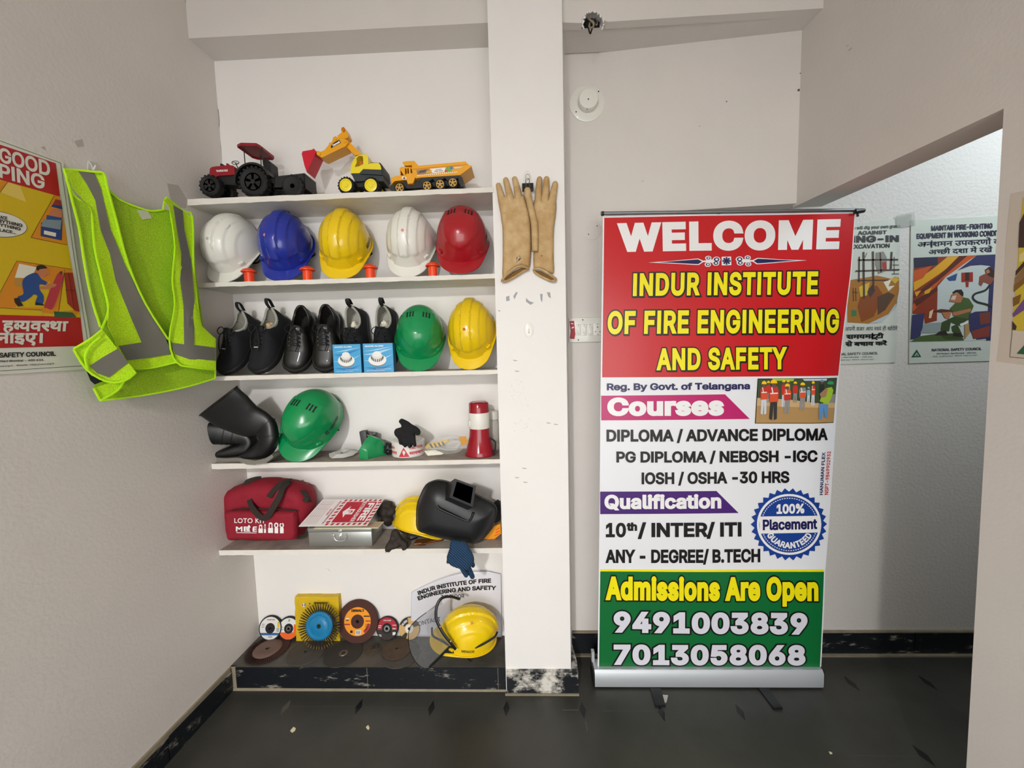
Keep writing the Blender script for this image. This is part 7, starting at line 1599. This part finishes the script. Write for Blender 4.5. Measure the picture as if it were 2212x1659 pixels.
for i, x in enumerate((848, 900, 952)):
    p, q = at(*Z([(x, 1512)])[0], YW - .0125), at(*Z([(x + 44, 1410)])[0], YW - .0125); cx, cz = (p.x + q.x) / 2, (p.z + q.z) / 2
    m = MB(); m.box((cx, YW - .013, cz), (q.x - p.x, .004, q.z - p.z), 'abs_white', None, .0008); o = m.build('switch_module', t, smooth=30)
    m = MB(); m.box((cx, YW - .0165, cz - .002), ((q.x - p.x) * .72, .006, (q.z - p.z) * .6), 'abs_white', rotx(.12 if i < 2 else -.12), .001); m.build('rocker', o, smooth=30)
    for zz_ in (p.z + .003, q.z - .003): m = MB(); m.lathe([(.0014, -.001), (.0014, .0006), (0, .0006)], 'hole_dark', (cx, YW - .0148, zz_), (0, -1, 0), 10); m.build('screw', o)
p, q = at(*Z([(1004, 1512)])[0], YW - .0125), at(*Z([(1090, 1400)])[0], YW - .0125)
m = MB(); m.box(((p.x + q.x) / 2, YW - .013, (p.z + q.z) / 2), (q.x - p.x, .004, q.z - p.z), 'abs_white', None, .0008); o = m.build('socket_module', t, smooth=30)
for x, y, r in ((1042, 1410, .0016), (1040, 1437, .0024), (1022, 1478, .002), (1061, 1478, .002), (1042, 1503, .0016)):
    m = MB(); m.lathe([(r, -.001), (r, .0006), (0, .0006)], 'hole_dark', at(*Z([(x, y)])[0], YW - .0148), (0, -1, 0), 12); m.build('socket_hole', o)
for x, y in ((908, 1372), (868, 1552)):
    m = MB(); m.lathe([(.0026, -.001), (.0026, .0008), (0, .0008)], 'hole_dark', at(*Z([(x, y)])[0], YW - .012), (0, -1, 0), 14); m.build('screw', t)
mat('tape_crimson', '#a3152c', .5, bump=.6, bscale=60, bdist=.002)
m = MB(); m.prism([[at(x, y, YW - .014) for x, y in Z([(788, 1385), (830, 1380), (836, 1440), (842, 1500), (832, 1545), (792, 1540), (800, 1470)])]], (0, .003, 0), 'tape_crimson'); o = m.build('red_tape', t, smooth=20, label='red tape stuck over the left end')
for L in ([(800, 1400), (824, 1404), (824, 1412), (800, 1408)], [(806, 1440), (826, 1432), (830, 1442), (808, 1452)]): m = MB(); m.prism([[at(x, y, YW - .0146) for x, y in Z(L)]], (0, .0005, 0), 'label_white'); m.build('tape_mark', o)
c = at(1279, 497.5, YW); k = pxm(YW, 1279, 497)
t = thing('cover_plate', 'round blank wall cover plate painted over, beside the top left corner of the banner', 'cover plate', c)
m = MB(); m.lathe([(20.5 * k, -.001), (20.5 * k, .002), (19.3 * k, .003), (0, .003)], 'plaster', c, (0, -1, 0), 40); m.build('plate', t, smooth=30)
for px, py in ((1289.5, 488.5), (1271, 506.5)): m = MB(); m.lathe([(.0028, .002), (.0028, .0042), (0, .0042)], 'metal_rust', at(px, py, YW), (0, -1, 0), 12); m.build('screw', t)
# peeled tape marks on the pillar, cracks in the corners, stains
m = MB(); mat('mark_grey', '#9c9da0', .6); mat('mark_dark', '#4f4a44', .8); mat('mark_soft', '#b9b3aa', .8)
for L in ([(220, 1165), (250, 1155), (252, 1200), (222, 1205)], [(285, 1160), (310, 1122), (325, 1128), (295, 1190)], [(398, 1175), (430, 1205), (470, 1218), (440, 1238), (400, 1210)], [(525, 1140), (548, 1140), (545, 1215), (530, 1195)], [(585, 1125), (615, 1125), (622, 1180), (600, 1165)], [(145, 1285), (172, 1290), (160, 1298)]): paint(m, PF, Z(L), 'mark_grey', .0006)
rr = random.Random(3)
for i in range(60):
    u, v = rr.random(), rr.random(); x, y, s_ = 1092 + 40 * u + 20 * v, 820 + 110 * v + rr.uniform(-8, 8), rr.uniform(.5, 1.6); paint(m, PF, [(x, y), (x + s_, y + s_ * .5), (x + s_ * .6, y + s_ * 1.6)], 'mark_soft', .0005)
for x, y in ((1180, 912), (1196, 915), (1128, 1010), (1112, 1030), (1130, 1040), (1108, 777), (1112, 800)): paint(m, PF, [(x, y), (x + 10, y + 1.5), (x + 9, y + 3), (x + 2, y + 3)], 'mark_soft', .0006)
struct(m, 'trim_6', smooth=0, recalc=False)
m = MB()
def crack(P_, L, w=1.0, key='mark_dark'):
    for (x0, y0), (x1, y1) in zip(L, L[1:]): paint(m, P_, [(x0 - w / 2, y0), (x0 + w / 2, y0), (x1 + w / 2, y1), (x1 - w / 2, y1)], key, .0008)
PB2 = PY(1.60); crack(PB2, [(402, 52), (404, 62), (403, 70), (406, 80)], 2.0); crack(PB2, [(401, 0), (400, 25), (402, 52)], .8)
crack(NW, [(471, 236), (474, 262), (473, 285), (477, 318), (479, 350)], 1.0); crack(NW, [(700, 1227), (708, 1229), (714, 1234)], 1.2, 'mark_soft')
VB = Plane((.33, YW - .0005, 0), (-(YW - .0005 - 1.68), -(xr(1.68) - .33), 0))
for x, y, s_ in ((1568, 219, 3), (1510, 272, 2), (1727, 158, 3), (1722, 194, 6), (1387, 391, 2)): paint(m, VB, [(x, y), (x + s_ * .8, y - s_ * .5), (x + s_, y + s_ * .4), (x + s_ * .3, y + s_ * .6)], 'mark_dark', .0008)
for x, y, s_ in ((1832, 108, 8), (1828, 100, 5)): paint(m, RW, [(x, y), (x + s_, y - s_ * .8), (x + s_ * 1.1, y - s_ * .5), (x + s_ * .3, y + s_ * .3)], 'mark_soft', .0008)
paint(m, RW, [(2173, 233), (2198, 212), (2199, 240), (2180, 232)], 'backing', .0008)
for L in ([(160, 305), (178, 300), (182, 316), (168, 318)], [(361, 396), (385, 400), (405, 432), (402, 450), (372, 446)], [(88, 318), (96, 316), (100, 326)]): paint(m, LW, L, 'mark_soft', .0006)
struct(m, 'trim_7', smooth=0, recalc=False)
# scraps on the floor
for i, (L, lab) in enumerate(([[(-4, 2), (3, -6), (8, -3), (6, 2), (0, 6)], 'pale yellow scrap on the floor, larger one at the left'], [[(-4, -1), (1, -5), (4, 1), (2, 5), (-2, 3)], 'pale yellow scrap on the floor below the middle of the niche'], [[(-3, -2), (4, 0), (5, 3), (0, 3)], 'tiny pale scrap on the floor at the right, before the opening'])):
    cx, cy = ((631, 1577), (794.5, 1572), (1793, 1626))[i]; m = MB(); m.prism([[atz(cx + x, cy + y, .0004) for x, y in L]], (0, 0, .002), 'card_cream'); tag(m.build('floor_scrap', smooth=0), lab, 'scrap', 'scraps on the floor')
# ------------------------------------------------------------------ hi-vis vest on the left wall
def mesh_mat(key, c, a, sc):
    m_ = mat(key, c, .75); nt = m_.node_tree; N, L = nt.nodes, nt.links; tc = N.new('ShaderNodeTexCoord'); v = N.new('ShaderNodeTexVoronoi'); v.inputs['Scale'].default_value = sc
    r = N.new('ShaderNodeMapRange'); r.inputs[1].default_value = .25; r.inputs[2].default_value = .45; r.inputs[3].default_value = a; r.inputs[4].default_value = 1
    L.new(tc.outputs['Object'], v.inputs['Vector']); L.new(v.outputs['Distance'], r.inputs[0]); L.new(r.outputs[0], N['Principled BSDF'].inputs['Alpha'])
    b = N['Principled BSDF']; b.inputs['Subsurface Weight'].default_value = 0
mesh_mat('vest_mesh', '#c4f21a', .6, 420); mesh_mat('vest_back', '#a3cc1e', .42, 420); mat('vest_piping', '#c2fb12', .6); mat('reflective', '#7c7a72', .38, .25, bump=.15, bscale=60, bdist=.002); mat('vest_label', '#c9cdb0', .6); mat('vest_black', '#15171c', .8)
Z = zz(0, 280, 2.7646)
VA, VB_ = V((xl(1.10) + .004, 1.10, 0)), V((xl(1.48) + .075, 1.48, 0)); VW = Plane(VA, ((VB_ - VA).y, -(VB_ - VA).x, 0))    # the vest hangs a little away from the wall on its right
t = thing('safety_vest', 'lime yellow mesh safety vest with grey reflective strips hanging on the left wall', 'vest', VW.P(310, 600, .03))
e1, e2 = frame_of(VW)
def fr(x, y): return .030 + .010 * math.sin(x * 21 + y * 5) + .007 * NZ.noise(V((x * 14, y * 9, 1)))
def fb_(x, y): return .008 + .003 * math.sin(x * 17 + 1) + .003 * NZ.noise(V((x * 10, y * 8, 6)))
def fl_(x, y): return .050 + .008 * math.sin(x * 25 + y * 8)
BACK = [(640, 345), (700, 405), (755, 438), (810, 460), (900, 486), (985, 478), (1060, 490), (1150, 700), (1190, 1000), (1215, 1190), (1285, 1250), (1286, 1485), (1100, 1540), (850, 1588), (600, 1618), (560, 1540), (620, 1400), (600, 1100), (570, 700), (600, 450)]
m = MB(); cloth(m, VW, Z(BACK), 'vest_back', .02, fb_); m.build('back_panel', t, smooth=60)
SIDE = [(380, 235), (430, 375), (500, 430), (550, 490), (562, 620), (580, 760), (610, 900), (640, 1040), (632, 1120), (605, 1190), (560, 1090), (535, 900), (505, 740), (490, 640), (455, 480), (420, 380), (398, 300)]
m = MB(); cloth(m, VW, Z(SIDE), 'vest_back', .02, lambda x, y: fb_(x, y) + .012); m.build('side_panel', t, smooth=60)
LEFT = [(380, 235), (462, 240), (560, 250), (620, 262), (640, 340), (700, 540), (765, 800), (870, 1040), (1005, 1250), (1050, 1390), (900, 1425), (782, 1430), (740, 1385), (705, 1305), (640, 1170), (648, 1040), (605, 880), (575, 740), (555, 560), (545, 490), (480, 400), (430, 350)]
m = MB(); cloth(m, VW, Z(LEFT), 'vest_mesh', .02, fr); m.build('front_panel', t, smooth=60)
RIGHT = [(975, 420), (1005, 412), (1050, 450), (1095, 485), (1150, 522), (1156, 800), (1170, 960), (1200, 1170), (1285, 1250), (1287, 1435), (1150, 1420), (1056, 1392), (1012, 1255), (1045, 1050), (1030, 900), (1045, 700), (1025, 540), (1005, 460)]
m = MB(); cloth(m, VW, Z(RIGHT), 'vest_mesh', .02, fr); m.build('front_panel', t, smooth=60)
m = MB(); cloth(m, VW, Z([(462, 241), (558, 251), (600, 350), (660, 600), (755, 830), (850, 1010), (935, 1150), (1003, 1255), (1030, 1340), (900, 1362), (760, 1378), (708, 1292), (845, 1270), (780, 1120), (690, 900), (655, 740), (600, 600), (568, 420), (515, 320)]), 'reflective', .02, lambda x, y: fr(x, y) + .0022); m.build('reflective_strip', t, smooth=60)
m = MB(); cloth(m, VW, Z([(1032, 452), (1090, 484), (1100, 600), (1140, 780), (1160, 1000), (1158, 1285), (1286, 1303), (1286, 1380), (1130, 1372), (1046, 1342), (1020, 1272), (1098, 1282), (1095, 1050), (1075, 900), (1080, 740), (1055, 600)]), 'reflective', .02, lambda x, y: fr(x, y) + .0022); m.build('reflective_strip', t, smooth=60)
m = MB(); cloth(m, VW, Z([(990, 1252), (1020, 1262), (1030, 1335), (1010, 1300)]), 'vest_black', .02, lambda x, y: fr(x, y) + .003); m.build('fastener', t, smooth=60)
FLAP = [(440, 1310), (540, 1250), (610, 1195), (700, 1310), (765, 1392), (812, 1450), (745, 1500), (640, 1505), (520, 1435), (470, 1370)]
m = MB(); cloth(m, VW, Z(FLAP), 'vest_mesh', .018, fl_); m.build('side_flap', t, smooth=60)
m = MB(); cloth(m, VW, Z([(535, 1410), (620, 1355), (702, 1308), (766, 1392), (700, 1440), (650, 1480), (580, 1455)]), 'reflective', .018, lambda x, y: fl_(x, y) + .0022); m.build('reflective_strip', t, smooth=60)
m = MB(); cloth(m, VW, Z([(515, 1440), (545, 1470), (640, 1492), (565, 1522), (540, 1500)]), 'vest_black', .02, lambda x, y: .028); m.build('inner_strip', t, smooth=60)
m = MB(); cloth(m, VW, Z([(560, 1545), (640, 1515), (742, 1500), (715, 1550), (660, 1590), (600, 1618)]), 'vest_mesh', .018, lambda x, y: .034); m.build('hem_flap', t, smooth=60)
m = MB(); cloth(m, VW, Z([(818, 480), (880, 480), (906, 530), (850, 538)]), 'vest_label', .03, lambda x, y: fb_(x, y) + .002); m.build('care_label', t, smooth=60)
def pipe(L, f, r=.0032):
    P_ = []
    for q in smoothpts([tuple(p) for p in Z(L)], 3, False):
        p2 = plane2d(VW, [q])[0]; P_.append(VW.P(q[0], q[1], f(*p2) + .004))
    m = MB(); m.tube(P_, r, 'vest_piping', 6, flat=.5, up=VW.n); m.build('piping', t, smooth=60)
pipe([(385, 238), (430, 420), (475, 600), (505, 800), (545, 1000), (600, 1180)], lambda x, y: fb_(x, y) + .014); pipe([(398, 300), (440, 390), (500, 440), (546, 495), (565, 700), (605, 880), (645, 1045), (640, 1110), (608, 1190)], fr)
pipe([(380, 237), (462, 242), (560, 252), (620, 262), (642, 345), (700, 560), (765, 800), (870, 1040), (1005, 1252)], fr); pipe([(640, 350), (700, 408), (755, 438), (812, 460), (900, 486), (975, 478)], fb_)
pipe([(975, 478), (985, 420), (1005, 412), (1025, 540), (1045, 700), (1030, 900), (1045, 1050), (1012, 1255), (1054, 1390), (1150, 1420), (1286, 1436)], fr); pipe([(1005, 412), (1095, 485), (1150, 522), (1156, 800), (1170, 960), (1200, 1170), (1285, 1250)], fr)
pipe([(780, 1430), (900, 1424), (1052, 1390)], fr); pipe([(600, 1618), (850, 1588), (1100, 1540), (1286, 1485)], fb_); pipe([(440, 1310), (540, 1250), (610, 1195)], fl_); pipe([(440, 1312), (520, 1435), (640, 1505), (745, 1500), (812, 1450)], fl_); pipe([(600, 1240), (540, 1290), (510, 1360), (525, 1430)], fl_); pipe([(600, 1618), (700, 1560), (742, 1502)], lambda x, y: .036); pipe([(640, 1120), (705, 1305)], fr, .003); pipe([(1286, 1250), (1286, 1485)], fb_, .003); pipe([(560, 1545), (600, 1618)], lambda x, y: .035)
mat('hook_clear', '#e9e9e4', .1, alpha=.6)
m = MB(); p = LW.P(*Z([(552, 235)])[0], .0); m.tube(smoothpts3([LW.P(*Z([q])[0], d) for q, d in (((535, 195), .003), ((548, 215), .02), ((556, 240), .036), ((570, 215), .04))]), .0022, 'hook_clear', 8); q = [LW.P(*Z([a])[0], .001) for a in ((525, 185), (572, 195), (566, 250), (520, 240))]; m.prism([q], LW.n * .002, 'hook_clear')
tag(m.build('adhesive_hook', smooth=40), 'small clear adhesive hook on the left wall carrying the hi-vis vest', 'hook')
